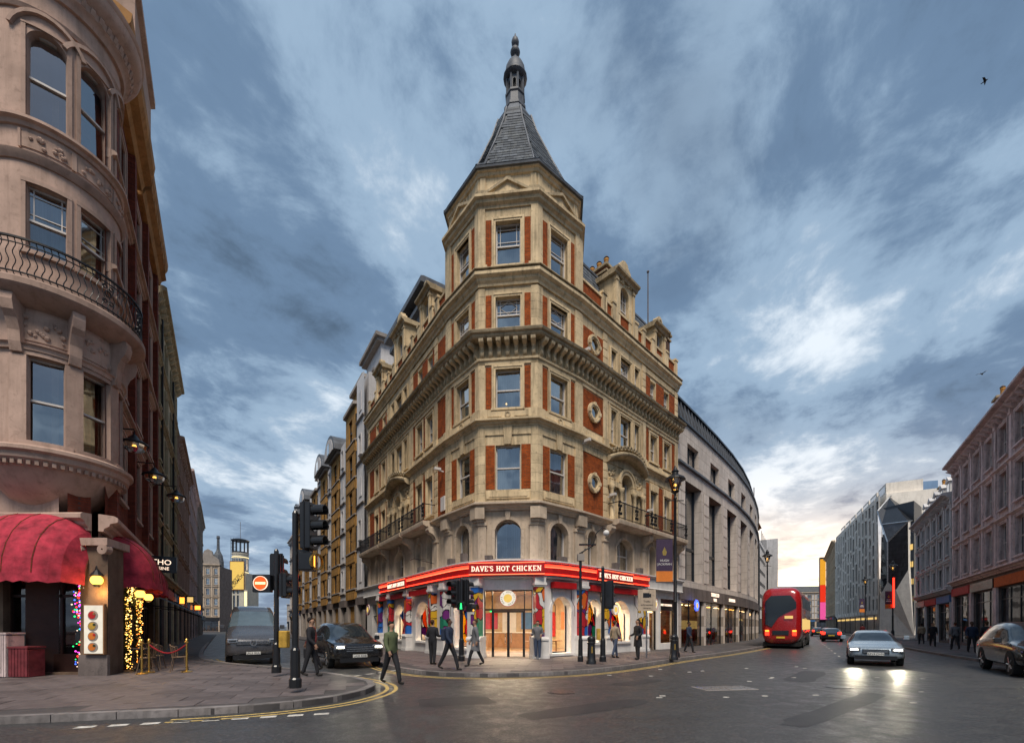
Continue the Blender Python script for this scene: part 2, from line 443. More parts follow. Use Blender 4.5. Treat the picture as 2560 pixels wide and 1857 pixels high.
def between(a, b):
    a = Vector(a); b = Vector(b); f = F(a, b - a); f.len = (b - a).length; return f
def pix(px, py, D): return ((px - 1280) / 1100 * D, D, 1.6 + (1565 - py) / 1100 * D)
TXT = {}
TMP = bpy.data.scenes.new('workbench')
def evaluated(o):
    with bpy.context.temp_override(scene=TMP, view_layer=TMP.view_layers[0]):
        dg = bpy.context.evaluated_depsgraph_get(); dg.update()
        return bpy.data.meshes.new_from_object(o.evaluated_get(dg))
def text_mesh(s, size, ext=0.02, mat='letter_white', bold=0.0, align='CENTER', squash=1.0):
    key = (s, size, ext, mat, bold, align, squash)
    if key in TXT: return TXT[key]
    cu = bpy.data.curves.new('lettering', 'FONT'); cu.body = s; cu.size = size; cu.extrude = ext; cu.offset = bold; cu.align_x = align; cu.resolution_u = 3
    o = bpy.data.objects.new('lettering', cu); TMP.collection.objects.link(o)
    me = evaluated(o)
    bpy.data.objects.remove(o); bpy.data.curves.remove(cu)
    me.transform(Matrix(((squash, 0, 0, 0), (0, 0, -1, 0), (0, 1, 0, 0), (0, 0, 0, 1))))   # upright, facing -y
    me.materials.clear(); me.materials.append(MATS[mat])
    TXT[key] = me; return me

# ---------------------------------------------------------------- windows
CURT = ['net_curtain', 'dark_backing', 'blue_blind', 'net_curtain']
def sash_mesh(w, h, kind, col='white_timber'):
    b = MB(col); t = 0.055
    x0, x1 = -w / 2, w / 2; y0, y1 = 0.17, 0.25
    b.box(x0, x0 + t, y0, y1, 0, h); b.box(x1 - t, x1, y0, y1, 0, h); b.box(x0 + t, x1 - t, y0, y1, 0, t); b.box(x0 + t, x1 - t, y0, y1, h - t, h)
    zm = h * 0.5
    if kind != 'fixed': b.box(x0 + t, x1 - t, y0 - 0.02, y1, zm - 0.03, zm + 0.03)
    g = 0.013; ya, yb = 0.185, 0.205
    if kind in ('grid', 'diamond'):
        a = w * 0.17
        for x in (x0 + a, x1 - a): b.box(x - g, x + g, ya, yb, zm + 0.03, h - t)
        for z in (zm + 0.03 + 0.18 * (h - zm), h - t - 0.18 * (h - zm)): b.box(x0 + t, x1 - t, ya + 0.001, yb + 0.001, z - g, z + g)
    if kind == 'diamond':
        cz = (zm + h) / 2; r = (h - zm) * 0.40; rx = w * 0.36
        P = [(rx, 0), (0, r), (-rx, 0), (0, -r)]
        for i in range(4):
            p, q = P[i], P[(i + 1) % 4]; b.tube([(p[0], 0.195, cz + p[1]), (q[0], 0.195, cz + q[1])], 0.016, n=4)
    if kind == 'pair': b.box(-0.03, 0.03, y0 - 0.01, y1, t, h - t)
    if kind == 'six':
        for i in (1, 2): b.box(x0 + w * i / 3 - g, x0 + w * i / 3 + g, ya, yb, t, h - t)
        for z in (h * 0.25, h * 0.75): b.box(x0 + t, x1 - t, ya + 0.001, yb + 0.001, z - g, z + g)
    return b.mesh('window')
def pane_mesh(w, h, mat): return MB(mat).quad((-w / 2, 0.22, 0.02), (w / 2, 0.22, 0.02), (w / 2, 0.22, h - 0.02), (-w / 2, 0.22, h - 0.02)).mesh('pane')
def curt_mesh(w, h, mat):
    b = MB(mat)
    if mat == 'net_curtain':
        n = 14
        pts = [(-w / 2 + w * i / n, 0.40 + 0.03 * math.sin(i * 1.9)) for i in range(n + 1)]
        b.quad((-w / 2 - .02, 0.62, -.02), (w / 2 + .02, 0.62, -.02), (w / 2 + .02, 0.62, h + .02), (-w / 2 - .02, 0.62, h + .02), 'dark_interior')
        for i in (k for k in range(n) if k not in (6, 7)): b.quad((pts[i][0], pts[i][1], 0), (pts[i + 1][0], pts[i + 1][1], 0), (pts[i + 1][0], pts[i + 1][1], h), (pts[i][0], pts[i][1], h))
    else: b.quad((-w / 2 - .02, 0.6, -.02), (w / 2 + .02, 0.6, -.02), (w / 2 + .02, 0.6, h + .02), (-w / 2 - .02, 0.6, h + .02))  # flat sheet; in the dark material it is room darkness, not cloth
    if mat == 'blue_blind':
        b.quad((-w / 2, 0.3, h * 0.45), (w / 2, 0.3, h * 0.45), (w / 2, 0.3, h), (-w / 2, 0.3, h))
    return b.mesh('curtain')
def surround_mesh(w, h, mat, t=0.16, proud=0.06, sill=0.1, hood=0.0):
    b = MB(mat)
    b.box(-w / 2 - t, -w / 2, -proud, 0.10, 0, h + t); b.box(w / 2, w / 2 + t, -proud, 0.10, 0, h + t); b.box(-w / 2, w / 2, -proud, 0.10, h, h + t)
    k = t * 0.4
    b.box(-w / 2 - t - .03, -w / 2 - t + k, -proud - .03, -proud + .01, 0, h + t + .03); b.box(w / 2 + t - k, w / 2 + t + .03, -proud - .03, -proud + .01, 0, h + t + .03)
    b.box(-w / 2 - t + k, w / 2 + t - k, -proud - .03, -proud + .01, h + t - k, h + t + .03)
    if sill: b.box(-w / 2 - t - .05, w / 2 + t + .05, -proud - .08, 0.12, -sill, 0)
    if hood: b.prism_x([(0, h + t + .03), (-.1, h + t + .05), (-.22, h + t + .16), (-.22, h + t + .22), (0, h + t + .28)], -w / 2 - t - .12, w / 2 + t + .12)
    return b.mesh('window_surround')
def window(f, parent, x, z, w, h, kind='sash', sur='cream_stone', st=0.16, cur=None, glassm='pane_glass', frame='white_timber', sill=0.1, hood=0, y=0.0, proud=0.06, parts=True):
    w = round(w, 3); h = round(h, 3)
    M = f.at(x, y, z)
    o = put('window', shared(('win', w, h, kind, frame), lambda: sash_mesh(w, h, kind, frame)), parent, M)
    put('pane', shared(('pane', w, h, glassm), lambda: pane_mesh(w, h, glassm)), o, M @ T(0, .22, h / 2) @ Matrix.Rotation(random.uniform(-.03, .03), 4, 'X') @ Matrix.Rotation(random.uniform(-.03, .03), 4, 'Z') @ T(0, -.22, -h / 2))
    cm = cur or random.choice(CURT)
    put('curtain', shared(('curt', w, h, cm), lambda: curt_mesh(w, h, cm)), o, M)
    if sur: put('window_surround', shared(('sur', w, h, sur, st, sill, hood, proud), lambda: surround_mesh(w, h, sur, st, proud, sill, hood)), o, M)
    return o
def cornice(f, parent, x0, x1, prof, mat='cream_stone', t0=0.0, t1=0.0, name='cornice'):
    return MB(mat).prism_x(prof, x0, x1, None, t0, t1).put(name, parent, f.M)
def moulding(z0, h, p, base=0.0):      # a stepped classical profile, underside to top
    return [(base, z0), (base - p * .25, z0), (base - p * .3, z0 + h * .18), (base - p * .55, z0 + h * .34), (base - p * .6, z0 + h * .5), (base - p * .95, z0 + h * .62), (base - p, z0 + h * .66), (base - p, z0 + h * .9), (base - p * .8, z0 + h), (base, z0 + h * 1.04)]
def blocks(f, parent, x0, x1, y0, y1, z0, z1, n, mat='cream_stone', gap=0.02, name='stone', bevel=0.018):
    h = (z1 - z0) / n
    key = ('blk', round(x1 - x0, 3), round(y1 - y0, 3), round(h, 3), gap, mat)
    def mk():
        b = MB(mat).box(0, x1 - x0, 0, y1 - y0, gap / 2, h - gap / 2); me = b.mesh(name)
        bm = bmesh.new(); bm.from_mesh(me); bmesh.ops.bevel(bm, geom=bm.edges[:], offset=bevel, segments=1, affect='EDGES'); bm.to_mesh(me); bm.free(); return me
    me = shared(key, mk)
    for i in range(n): put(name, me, parent, f.at(x0, y0, z0 + h * i))
def chaikin(P, n=3, closed=False):
    P = [Vector(p) for p in P]
    for _ in range(n):
        Q = [P[0]]
        for a, b in zip(P[:-1], P[1:]): Q += [a * .75 + b * .25, a * .25 + b * .75]
        Q.append(P[-1]); P = Q
    return P
def offset_line(P, d):     # shift an open polyline to its right side by d (outwards for left-to-right facades)
    P = [Vector(p) for p in P]; out = []
    for i, p in enumerate(P):
        a = (P[i] - P[i - 1]).normalized() if i else None; b = (P[i + 1] - P[i]).normalized() if i < len(P) - 1 else None
        na = Vector((a.y, -a.x)) if a else None; nb = Vector((b.y, -b.x)) if b else None
        if na is None: out.append(p + nb * d)
        elif nb is None: out.append(p + na * d)
        else:
            m = (na + nb).normalized(); out.append(p + m * (d / max(.3, m.dot(na))))
    return out
def path_band(b, P, prof, m=None):      # sweep (offset,z) profile along an open plan polyline
    rings = []
    for i in range(len(P)):
        a = P[max(i - 1, 0)]; c = P[min(i + 1, len(P) - 1)]; t = (c - a).normalized(); nrm = Vector((t.y, -t.x))
        rings.append([(P[i].x + nrm.x * o, P[i].y + nrm.y * o, z) for o, z in prof])
    return b.loft(rings, m)
# ---------------------------------------------------------------- ground, road, pavements
b = NB('asphalt')
v = b.coord()
n1 = b.noise(v, 0.18, 6, 0.6, 0.4); n2 = b.noise(v, 21, 6, 0.85); n3 = b.noise(b.coord((0.25, 2.0, 1)), 0.9, 5, 0.6)
c = b.ramp(n1, [(0.3, (0.022, 0.0225, 0.025)), (0.7, (0.046, 0.046, 0.048))])
c = b.mix(b.ramp(n2, [(0.50, 0.0), (0.62, 0.9)]), c, (0.15, 0.145, 0.135))
n4 = b.noise(v, 2.6, 6, 0.7, 0.5)
c = b.mix(b.ramp(n4, [(0.52, 0.0), (0.66, 0.45)]), c, (0.085, 0.083, 0.082))
c = b.mix(b.ramp(n3, [(0.55, 0.0), (0.75, 0.5)]), c, (0.014, 0.014, 0.016))
b.bsdf(c, b.ramp(n4, [(0.35, 0.34), (0.65, 0.58)]), 0, 0.45, b.bump(n2, 0.5, 0.012))
stone('paving', (0.140, 0.116, 0.114), 0.3, 0.4, (0.07, 0.06, 0.06), 0.6, 1.6, 0.2, 0.22)
stone('paving_bed', (0.075, 0.068, 0.068), 0.3, 0.3, (0.04, 0.04, 0.04), 0.7)
stone('kerb_granite', (0.20, 0.18, 0.175), 0.3, 0.5, (0.07, 0.065, 0.06), 0.65, 3.0, 0.3, 0.2)
g = MB('asphalt'); g.quad((-1600, -400, 0), (1800, -400, 0), (1800, 2800, 0), (-1600, 2800, 0))
structure(g.put('road'))
dL = Vector((-0.548, 0.836)).normalized(); nB = Vector((0.836, 0.548)).normalized()
def fb(s, o=0.0): return nB * (-3.2 + o) + dL * s          # a point along the far-left street front
def in_poly(p, P):
    r = False; j = len(P) - 1
    for i in range(len(P)):
        if (P[i].y > p[1]) != (P[j].y > p[1]) and p[0] < (P[j].x - P[i].x) * (p[1] - P[i].y) / (P[j].y - P[i].y) + P[i].x: r = not r
        j = i
    return r
def pavement(name, kerb, back, slab_ang, ymax, region, flip=1, n_ch=3):
    K = chaikin(kerb, n_ch)
    poly = K + [Vector(p) for p in back]
    o = structure(MB('paving_bed').prism_z([(p.x, p.y) for p in poly], -0.05, 0.115).put(name))
    # kerb stones
    d = 0.0; pts = [K[0]]; L_ = 0.92
    cum = [0]
    for a, c_ in zip(K[:-1], K[1:]): cum.append(cum[-1] + (c_ - a).length)
    def at(t):
        for i in range(len(K) - 1):
            if cum[i + 1] >= t: return K[i].lerp(K[i + 1], (t - cum[i]) / max(1e-6, cum[i + 1] - cum[i]))
        return K[-1]
    t = 0.0; n = 0; me = shared('kerb_stone', lambda: MB('kerb_granite').box(0, 0.905, -0.02, 0.16, -0.04, 0.128).mesh('kerb_stone'))
    while t < cum[-1] - 1 and n < 280:
        a, c_ = at(t), at(t + L_)
        if region(a):
            f = F(a, (c_ - a) * flip) if flip > 0 else F(c_, a - c_)
            put('kerb_stone', me, o, f.at(0.008, 0, 0.0)); n += 1
        t += L_
    # slabs
    e = Vector((math.cos(slab_ang), math.sin(slab_ang))); q = Vector((-e.y, e.x)); cand = []
    inner = offset_line(K, -0.18 * flip)
    ip = inner + [Vector(p) for p in back]
    for i in range(-90, 90):
        for j in range(-90, 90):
            w_, h_ = 0.88, 0.62
            p = e * (i * w_ + (0.44 if j % 2 else 0)) + q * (j * h_) + K[len(K) // 2]
            cs = [p + e * (sx * .43) + q * (sy * .30) for sx in (-1, 1) for sy in (-1, 1)]
            if p.y < 4 or p.y > ymax or abs(p.x / p.y) > 1.25 or not region(p): continue
            if not all(in_poly(c2, ip) for c2 in cs): continue
            cand.append(p)
    cand.sort(key=lambda p: p.length)
    me = shared('slab', lambda: MB('paving').box(-.434, .434, -.304, .304, 0.09, 0.128).mesh('paving_slab'))
    f0 = F((0, 0), e)
    for p in cand[:290]:
        M = Matrix.Translation((p.x, p.y, random.uniform(-.003, .003))) @ f0.M @ Matrix.Rotation(random.uniform(-.006, .006), 4, 'X')
        put('paving_slab', me, o, M)
    if len(cand) > 290:
        r = MB('paving')
        for p in cand[290:1600]:
            r.tf = Matrix.Translation((p.x, p.y, random.uniform(-.003, .003))) @ f0.M
            r.box(-.434, .434, -.304, .304, 0.09, 0.128)
        stuff(r.put('far_paving_slabs', o))
    return o, K
kC = [(-57, 100), (-38.2, 72), (-7.5, 25.1), (-5.9, 18.5), (-3.0, 14.2), (0, 13.7), (3.2, 15.2), (7.9, 20.7), (13.5, 26.4), (27.3, 43.1), (40.6, 64.6), (63.5, 97.8), (110, 178)]
pavC, KC = pavement('pavement', kC, [(70, 190), (20, 140), (-30, 120)], R(-6), 26, lambda p: p.y < 40)
s60 = fb(100, 2.1); s26 = fb(27, 2.1)
kL = [tuple(s60), tuple(fb(60, 2.1)), tuple(s26), (-12.2, 18.2), (-8.6, 16.2), (-5.4, 13.8), (-3.1, 11.3), (-4.0, 8.3), (-8.4, 7.2), (-30, 1.5), (-60, -3)]
pavL, KL = pavement('pavement', kL[::-1], [(-100, 90)][::-1], R(20), 24, lambda p: p.y < 40 and p.x > -32, 1)
kR = [(7, 0), (10.6, 2.75), (17.8, 13.9), (26.3, 29.3), (42.5, 52.5), (61.2, 80), (81.4, 118), (103, 152), (130, 196)]
pavR, KR = pavement('pavement', kR[::-1], [(90, 0), (170, 190)][::1], R(55), 45, lambda p: 10 < p.y < 60, 1)
def ribbon(P, w, z=0.004, mat='road_yellow', close=False):
    b = MB(mat); A = offset_line(P, w / 2); B = offset_line(P, -w / 2)
    for i in range(len(P) - 1): b.quad((A[i].x, A[i].y, z), (A[i + 1].x, A[i + 1].y, z), (B[i + 1].x, B[i + 1].y, z), (B[i].x, B[i].y, z))
    return b
seg = [p for p in KL if p.x > -15 and p.y < 24]
for k, off in enumerate((0.30, 0.52)):
    P = offset_line(seg, off); structure(ribbon(P[6:], 0.09).put('yellow_line'))
segC = [p for p in KC if p.y < 36]
for off in (0.30, 0.50): structure(ribbon(offset_line(segC, off), 0.08).put('yellow_line'))
# give-way dashes at the mouth of the side street, lane line of the avenue
for k in range(9):
    p = Vector((-3.2, 11.6)).lerp(Vector((-2.75, 13.7)), 0) + Vector((0.0, 0.0))
    a = Vector((-6.9, 6.95)).lerp(Vector((-3.6, 8.0)), k / 8)
    structure(ribbon([a, a + Vector((0.24, 0.08))], 0.16, 0.004, 'road_white').put('give_way_dash'))
for k in range(7):
    a = Vector((-4.2, 13.2)).lerp(Vector((-2.9, 14.0)), 0) + Vector((-0.9 + 0.42 * k * 0.6, 0.9 + 0.55 * k))
    structure(ribbon([a, a + Vector((0.14, 0.30))], 0.14, 0.004, 'road_white').put('crossing_dash'))
for k in range(15):
    P0_ = Vector((15.5, 20.5)).lerp(Vector((40, 58)), k / 14)
    structure(ribbon([P0_, P0_ + Vector((0.5, 0.74))], 0.09, 0.0045, 'road_white').put('lane_dash'))
for k in range(26):
    a = Vector((random.uniform(3, 13), random.uniform(9, 18)))
    if a.x > a.y * 0.98: continue
    structure(MB('road_white').prism_z([(a.x - .07, a.y - .03), (a.x + .07, a.y - .02), (a.x + .06, a.y + .03), (a.x - .06, a.y + .03)], 0.0, 0.012).put('road_stud'))
# tarmac repairs and worn strips
b = NB('asphalt_patch')
v = b.coord(); n1 = b.noise(v, 1.2, 7, 0.7, 0.3); n2 = b.noise(v, 45, 5, 0.75)
c = b.mix(b.ramp(n2, [(0.50, 0.0), (0.72, 0.7)]), b.ramp(n1, [(0.3, (0.018, 0.018, 0.020)), (0.7, (0.044, 0.044, 0.046))]), (0.10, 0.10, 0.098))
b.bsdf(c, 0.55, 0, 0.4, b.bump(n2, 0.5, 0.012))
def patch(cx, cy, L_, w, a, seed):
    r = random.Random(seed); P = []
    n = 22
    for k in range(n): 
        t = k / n * 2 * math.pi; x_ = math.copysign(abs(math.cos(t)) ** .45, math.cos(t)) * L_ / 2; y_ = math.copysign(abs(math.sin(t)) ** .45, math.sin(t)) * w / 2
        x_ += r.uniform(-.05, .05); y_ += r.uniform(-.04, .04); P.append((cx + x_ * math.cos(a) - y_ * math.sin(a), cy + x_ * math.sin(a) + y_ * math.cos(a)))
    structure(MB('asphalt_patch').add([(x_, y_, .0035) for x_, y_ in P], [tuple(range(n))]).put('road_patch'))
for k, (x_, y_, L_, w_, a_) in enumerate(((1.5, 8.6, 3.2, .7, .62), (6.6, 8.8, 5.5, .5, .68), (9.5, 14.2, 4.0, .8, .85), (-1.2, 9.4, 1.6, 1.1, .3), (3.6, 12.6, 2.0, .6, .7), (12.5, 15.0, 6, .55, .92), (-7.2, 19.4, 3.0, .6, 2.1))): patch(x_, y_, L_, w_, a_, k)
for k, (x_, y_, lab_) in enumerate(((8.6, 11.6, 'round iron manhole cover right of the rectangular one'), (1.2, 10.7, 'round iron manhole cover in the road before the shop entrance'))):
    o = thing('manhole_cover', lab_, 'manhole cover', T(x_, y_, 0), 'round manhole covers')
    MB('dark_metal').lathe([(.34, 0), (.34, .008), (.30, .008), (.30, .004), (.28, .004), (.28, .010), (.001, .010)], 0, 0, 24).put('lid', o, W[o])
# inspection cover in the carriageway
mh = thing('manhole_cover', 'pale rectangular steel access cover set in the dark asphalt', 'manhole cover', T(5.5, 11.4, 0) @ RZ(R(8)))
MB('grey_stone').box(-.72, .72, -.36, .36, -.05, 0.008).put('frame', mh, W[mh])
for i in (-1, 1): MB('steel').box(min(0.02 * i, .68 * i), max(.02 * i, .68 * i), -.32, .32, 0.0, 0.014).put('plate', mh, W[mh])

# ---------------------------------------------------------------- the corner building
P0 = Vector((-1.554, 20.9)); P1 = Vector((1.18, 20.6)); PR = Vector((3.38, 22.37)); PL = Vector((-3.316, 23.09))
dR = Vector((0.713, 0.701)).normalized()
LR, LL = 11.15, 15.4
ER = PR + dR * LR; EL = PL + dL * LL
TC = Vector((0.176, 24.09))
cb_ = thing('corner_building', 'cream stone and red brick corner block with slate spire above red neon sign', 'building', T(0.2, 24, 0))
fLF = between(EL, PL); fLB = between(PL, P0); fC = between(P0, P1); fRB = between(P1, PR); fRF = between(PR, ER)
faces = [fLF, fLB, fC, fRB, fRF]
verts = [EL, PL, P0, P1, PR, ER]
def turn(a, b): return a.d.angle_signed(b.d)
half = [0] + [math.tan(abs(turn(faces[i], faces[i + 1])) / 2) for i in range(4)] + [0]
def all_cornice(prof, mat='cream_stone', name='cornice', which=range(5), ends=(0, 0)):
    out = []
    for i in which:
        f = faces[i]
        out.append(cornice(f, cb_, 0, f.len, prof, mat, half[i], half[i + 1], name))
    return out
lx = lambda t: LL - t
def rect(f, x0, x1, z0, z1, mat='red_brick', proud=0.025, name='brick_panel'):
    return MB(mat).box(x0, x1, -proud, 0.05, z0, z1).put(name, cb_, f.M)
# tower faces -------------------------------------------------
rows = {1: (4.78, 6.55), 2: (8.05, 10.15), 3: (11.86, 13.72), 4: (15.6, 17.12), 5: (18.58, 20.68)}
ZF = [4.6, 7.25, 11.05, 14.3, 18.2, 21.4]
for fi, f in ((1, fLB), (2, fC), (3, fRB)):
    cx = f.len / 2; ww = 1.18 if fi == 2 else 1.16
    holes = [(cx - ww / 2, cx + ww / 2, *rows[k]) for k in rows]
    w_ = MB('cream_stone').wall(0, f.len, 7.25, 21.6, holes[1:]); w_.put('wall', cb_, f.M)
    # first floor with an arched window
    a0, a1 = cx - 0.62, cx + 0.62
    m1 = MB('pale_stone').wall(0, f.len, 4.2, 7.25, [(a0, a1, 4.78, 6.62)]); m1.arch_fill(a0, a1, 6.12, 6.62, 0.5); m1.put('wall', cb_, f.M)
    ar = MB('pale_stone')
    r_ = (0.62 ** 2 + .5 ** 2) / (2 * .5); an = math.asin(.62 / r_); cz_ = 6.62 - r_
    ar.ring_y(cx, cz_, r_, r_ + .15, math.pi / 2 - an, math.pi / 2 + an, 10, -.07, .02)
    ar.box(a0 - .15, a0, -.07, .02, 4.78, 6.16); ar.box(a1, a1 + .15, -.07, .02, 4.78, 6.16)
    ar.prism_y([(cx - .09, 6.6), (cx + .09, 6.6), (cx + .13, 7.0), (cx - .13, 7.0)], -.14, .0)
    ar.put('arch_moulding', cb_, f.M)
    window(f, cb_, cx, 4.78, 1.24, 1.84, 'fixed', None, cur='net_curtain', y=0.1)
    for k, kind in ((2, 'sash'), (3, 'sash'), (4, 'diamond'), (5, 'grid')):
        z0, z1 = rows[k]
        window(f, cb_, cx, z0, ww, z1 - z0, kind, 'cream_stone' if k != 2 else None, 0.15, cur={2: 'net_curtain', 3: 'net_curtain', 4: 'blue_blind', 5: 'dark_backing'}[k] if fi != 1 else None, hood=0)
    pw = 0.30
    for k in (2, 3, 4, 5):
        z0, z1 = rows[k]
        st = 0.185 if k != 2 else 0.03
        lo, hi = z0 - (0 if k == 2 else 0.0), z1 + (0.0 if k in (2,) else 0.12)
        for s0, s1 in ((pw, cx - ww / 2 - st), (cx + ww / 2 + st, f.len - pw)):
            if s1 - s0 > .08: rect(f, s0 + .01, s1 - .01, lo + .02, hi - .0, 'red_brick', 0.02)
    # panels
    b_ = MB('cream_stone')
    b_.box(pw + .05, f.len - pw - .05, -.05, .02, 7.62, 7.98); b_.box(pw + .16, f.len - pw - .16, -.075, -.04, 7.70, 7.90)
    b_.put('sill_panel', cb_, f.M)
    b_ = MB('cream_stone')
    b_.box(pw, f.len - pw, -.10, .02, 11.36, 11.76)
    b_.box(pw + .12, cx - .30, -.125, -.09, 11.45, 11.67); b_.box(cx + .30, f.len - pw - .12, -.125, -.09, 11.45, 11.67)
    b_.put('sill_panel', cb_, f.M)
    MB('cream_dark').ring_y(cx, 11.56, .08, .14, 0, 2 * math.pi, 14, -.14, -.09).put('roundel', cb_, f.M)
    b_ = MB('cream_stone').prism_y([(cx - .16, 10.16), (cx + .16, 10.16), (cx + .22, 11.04), (cx - .22, 11.04)], -.10, .02)
    b_.put('keystone', cb_, f.M)
    # pediment over the turret window
    pd = MB('cream_stone')
    pd.prism_y([(cx - 1.12, 21.80), (cx + 1.12, 21.80), (cx, 22.42)], -.18, .02)
    pd.put('pediment', cb_, f.M)
    ed = MB('cream_dark')
    for s in (-1, 1):
        ed.prism_y([(cx + s * 1.22, 21.80), (cx + s * 1.02, 21.80), (cx, 22.38), (cx, 22.52)], -.30, -.181)
    ed.put('pediment_cornice', cb_, f.M)
# corner piers, banded or smooth
def corner_pier(i, hw, proud, z0, z1, n=1, mat='cream_stone', name='pilaster'):
    v = verts[i]; fa, fb_ = faces[i - 1], faces[i]
    na = Vector((fa.d.y, -fa.d.x)); nb = Vector((fb_.d.y, -fb_.d.x)); m = (na + nb).normalized(); o = v + m * (proud / m.dot(na)); ins = v - m * 0.12
    pts = [v - fa.d * hw - na * .1, v - fa.d * hw + na * proud, o, v + fb_.d * hw + nb * proud, v + fb_.d * hw - nb * .1, ins]
    h = (z1 - z0) / n; par = cb_; g_ = 0.012 if n > 1 else 0
    if n > 1:
        par = MB(mat).prism_z([((p - v).x * .97 + v.x, (p - v).y * .97 + v.y) for p in pts], z0, z1, 'cream_dark').put(name, cb_)
    for k in range(n):
        MB(mat).prism_z([tuple(p) for p in pts], z0 + h * k + g_, z0 + h * (k + 1) - g_).put('stone' if n > 1 else name, par)
for i in (1, 2, 3, 4):
    corner_pier(i, .34, .09, 4.6, 6.35, 1, 'pale_stone')
    corner_pier(i, .38, .14, 6.35, 6.5, 1, 'pale_stone', 'capital')
    corner_pier(i, .30, .34, 6.62, 7.15, 1, 'pale_stone', 'console'); corner_pier(i, .27, .22, 6.5, 6.62, 1, 'pale_stone', 'console')
    corner_pier(i, .29, .07, 7.45, 11.0, 8)
    corner_pier(i, .40, .13, 11.34, 11.8)
    corner_pier(i, .28, .06, 11.8, 14.2)
    corner_pier(i, .28, .06, 15.3, 17.55, 6)
    corner_pier(i, .37, .11, 15.3, 15.55)
    corner_pier(i, .28, .08, 18.3, 21.3)
    corner_pier(i, .39, .13, 18.3, 18.62)
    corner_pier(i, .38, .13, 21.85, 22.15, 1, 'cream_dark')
# string courses all round
all_cornice(moulding(7.05, .36, .42), 'pale_stone')
all_cornice(moulding(11.0, .34, .32))
all_cornice([(0, 10.62), (-.05, 10.62), (-.05, 11.0), (0, 11.0)], 'cream_stone', 'frieze')
all_cornice([(0, 13.92), (-.06, 13.92), (-.06, 14.08), (-.12, 14.12), (-.12, 14.22), (0, 14.26)], 'cream_stone', 'string_course')
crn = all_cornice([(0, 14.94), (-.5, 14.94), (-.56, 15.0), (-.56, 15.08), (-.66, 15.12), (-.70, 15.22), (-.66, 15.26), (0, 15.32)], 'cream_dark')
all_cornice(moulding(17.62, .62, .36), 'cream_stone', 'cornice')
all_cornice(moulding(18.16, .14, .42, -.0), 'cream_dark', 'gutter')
def brk():
    b = MB('cream_stone')
    P = [(0, 14.26), (-.10, 14.27), (-.17, 14.33), (-.20, 14.42), (-.17, 14.50), (-.16, 14.58), (-.22, 14.68), (-.36, 14.74), (-.46, 14.80), (-.48, 14.87), (-.48, 14.94), (0, 14.94)]
    b.prism_x(P, -.085, .085); b.prism_x([(y * 1.06, z) for y, z in P if z > 14.7] + [(0, 14.72)], -.11, .11)
    return b.mesh('bracket')
bme = brk()
for i, f in enumerate(faces):
    n = max(2, round(f.len / .40)); h0 = .16
    for k in range(n):
        x = h0 + (f.len - 2 * h0) * k / (n - 1)
        put('bracket', bme, crn[i], f.at(x, 0, 0))
# turret top -------------------------------------------------
OC = [verts[1], verts[2], verts[3], verts[4]]
ap = 3.36; th0 = math.atan2(-(fC.d.x), fC.d.y)  # direction of the front face normal
def octo(k_off, r_ap, z): 
    Rr = r_ap / math.cos(math.pi / 8); nfx = math.atan2(-fC.d.x, fC.d.y)
    return [(TC.x + Rr * math.cos(nfx + math.pi / 8 + k * math.pi / 4), TC.y + Rr * math.sin(nfx + math.pi / 8 + k * math.pi / 4), z) for k in range(8)]
tf = []      # octagon face frames, front face first
q = octo(0, ap, 0)
MB('cream_stone').loft([octo(0, ap - .02, 18.1), octo(0, ap - .02, 21.6)], cap=False)  # placeholder shape not placed
bk = MB('brown_brick')
o8 = octo(0, ap - .03, 17.0); t8 = octo(0, ap - .03, 22.0)
nfx = math.atan2(-fC.d.x, fC.d.y)
for k in range(8):
    a, b2 = o8[k], o8[(k + 1) % 8]
    mid = Vector(((a[0] + b2[0]) / 2 - TC.x, (a[1] + b2[1]) / 2 - TC.y)).normalized()
    if any(mid.dot(Vector((f.d.y, -f.d.x))) > .97 for f in (fLB, fC, fRB)): continue
    bk.quad(a, b2, (b2[0], b2[1], 22.0), (a[0], a[1], 22.0))
bk.put('turret_wall', cb_)
def oct_ring(prof, mat, name, closed=True):
    return MB(mat).loft([octo(0, ap + o, z) for o, z in prof], cap=False).put(name, cb_)
oct_ring([(-.02, 21.3), (.06, 21.3), (.08, 21.42), (.20, 21.5), (.22, 21.62), (.34, 21.68), (.34, 21.80), (-.02, 21.9)], 'cream_stone', 'cornice')
att = oct_ring([(-.06, 21.8), (-.06, 23.0)], 'cream_stone', 'attic_wall')
oct_ring([(-.06, 22.86), (.03, 22.90), (.06, 23.02), (.14, 23.06), (.14, 23.12), (-.1, 23.2)], 'cream_stone', 'cornice')
oct_ring([(.1, 23.12), (.24, 23.12), (.26, 23.2), (.1, 23.28)], 'lead', 'gutter')
for k in range(8):      # flat piers on the attic
    a = Vector(octo(0, ap - .06, 0)[k]); b2 = Vector(octo(0, ap - .06, 0)[(k + 1) % 8]); f = between(a.xy, b2.xy)
    if f.M[1][1] < 0: pass
    for x in (.16, f.len / 2, f.len - .16):
        for s in (1,):
            MB('cream_stone').box(x - .13, x + .13, -.05, .05, 21.9, 22.86).put('attic_pier', att, f.M)
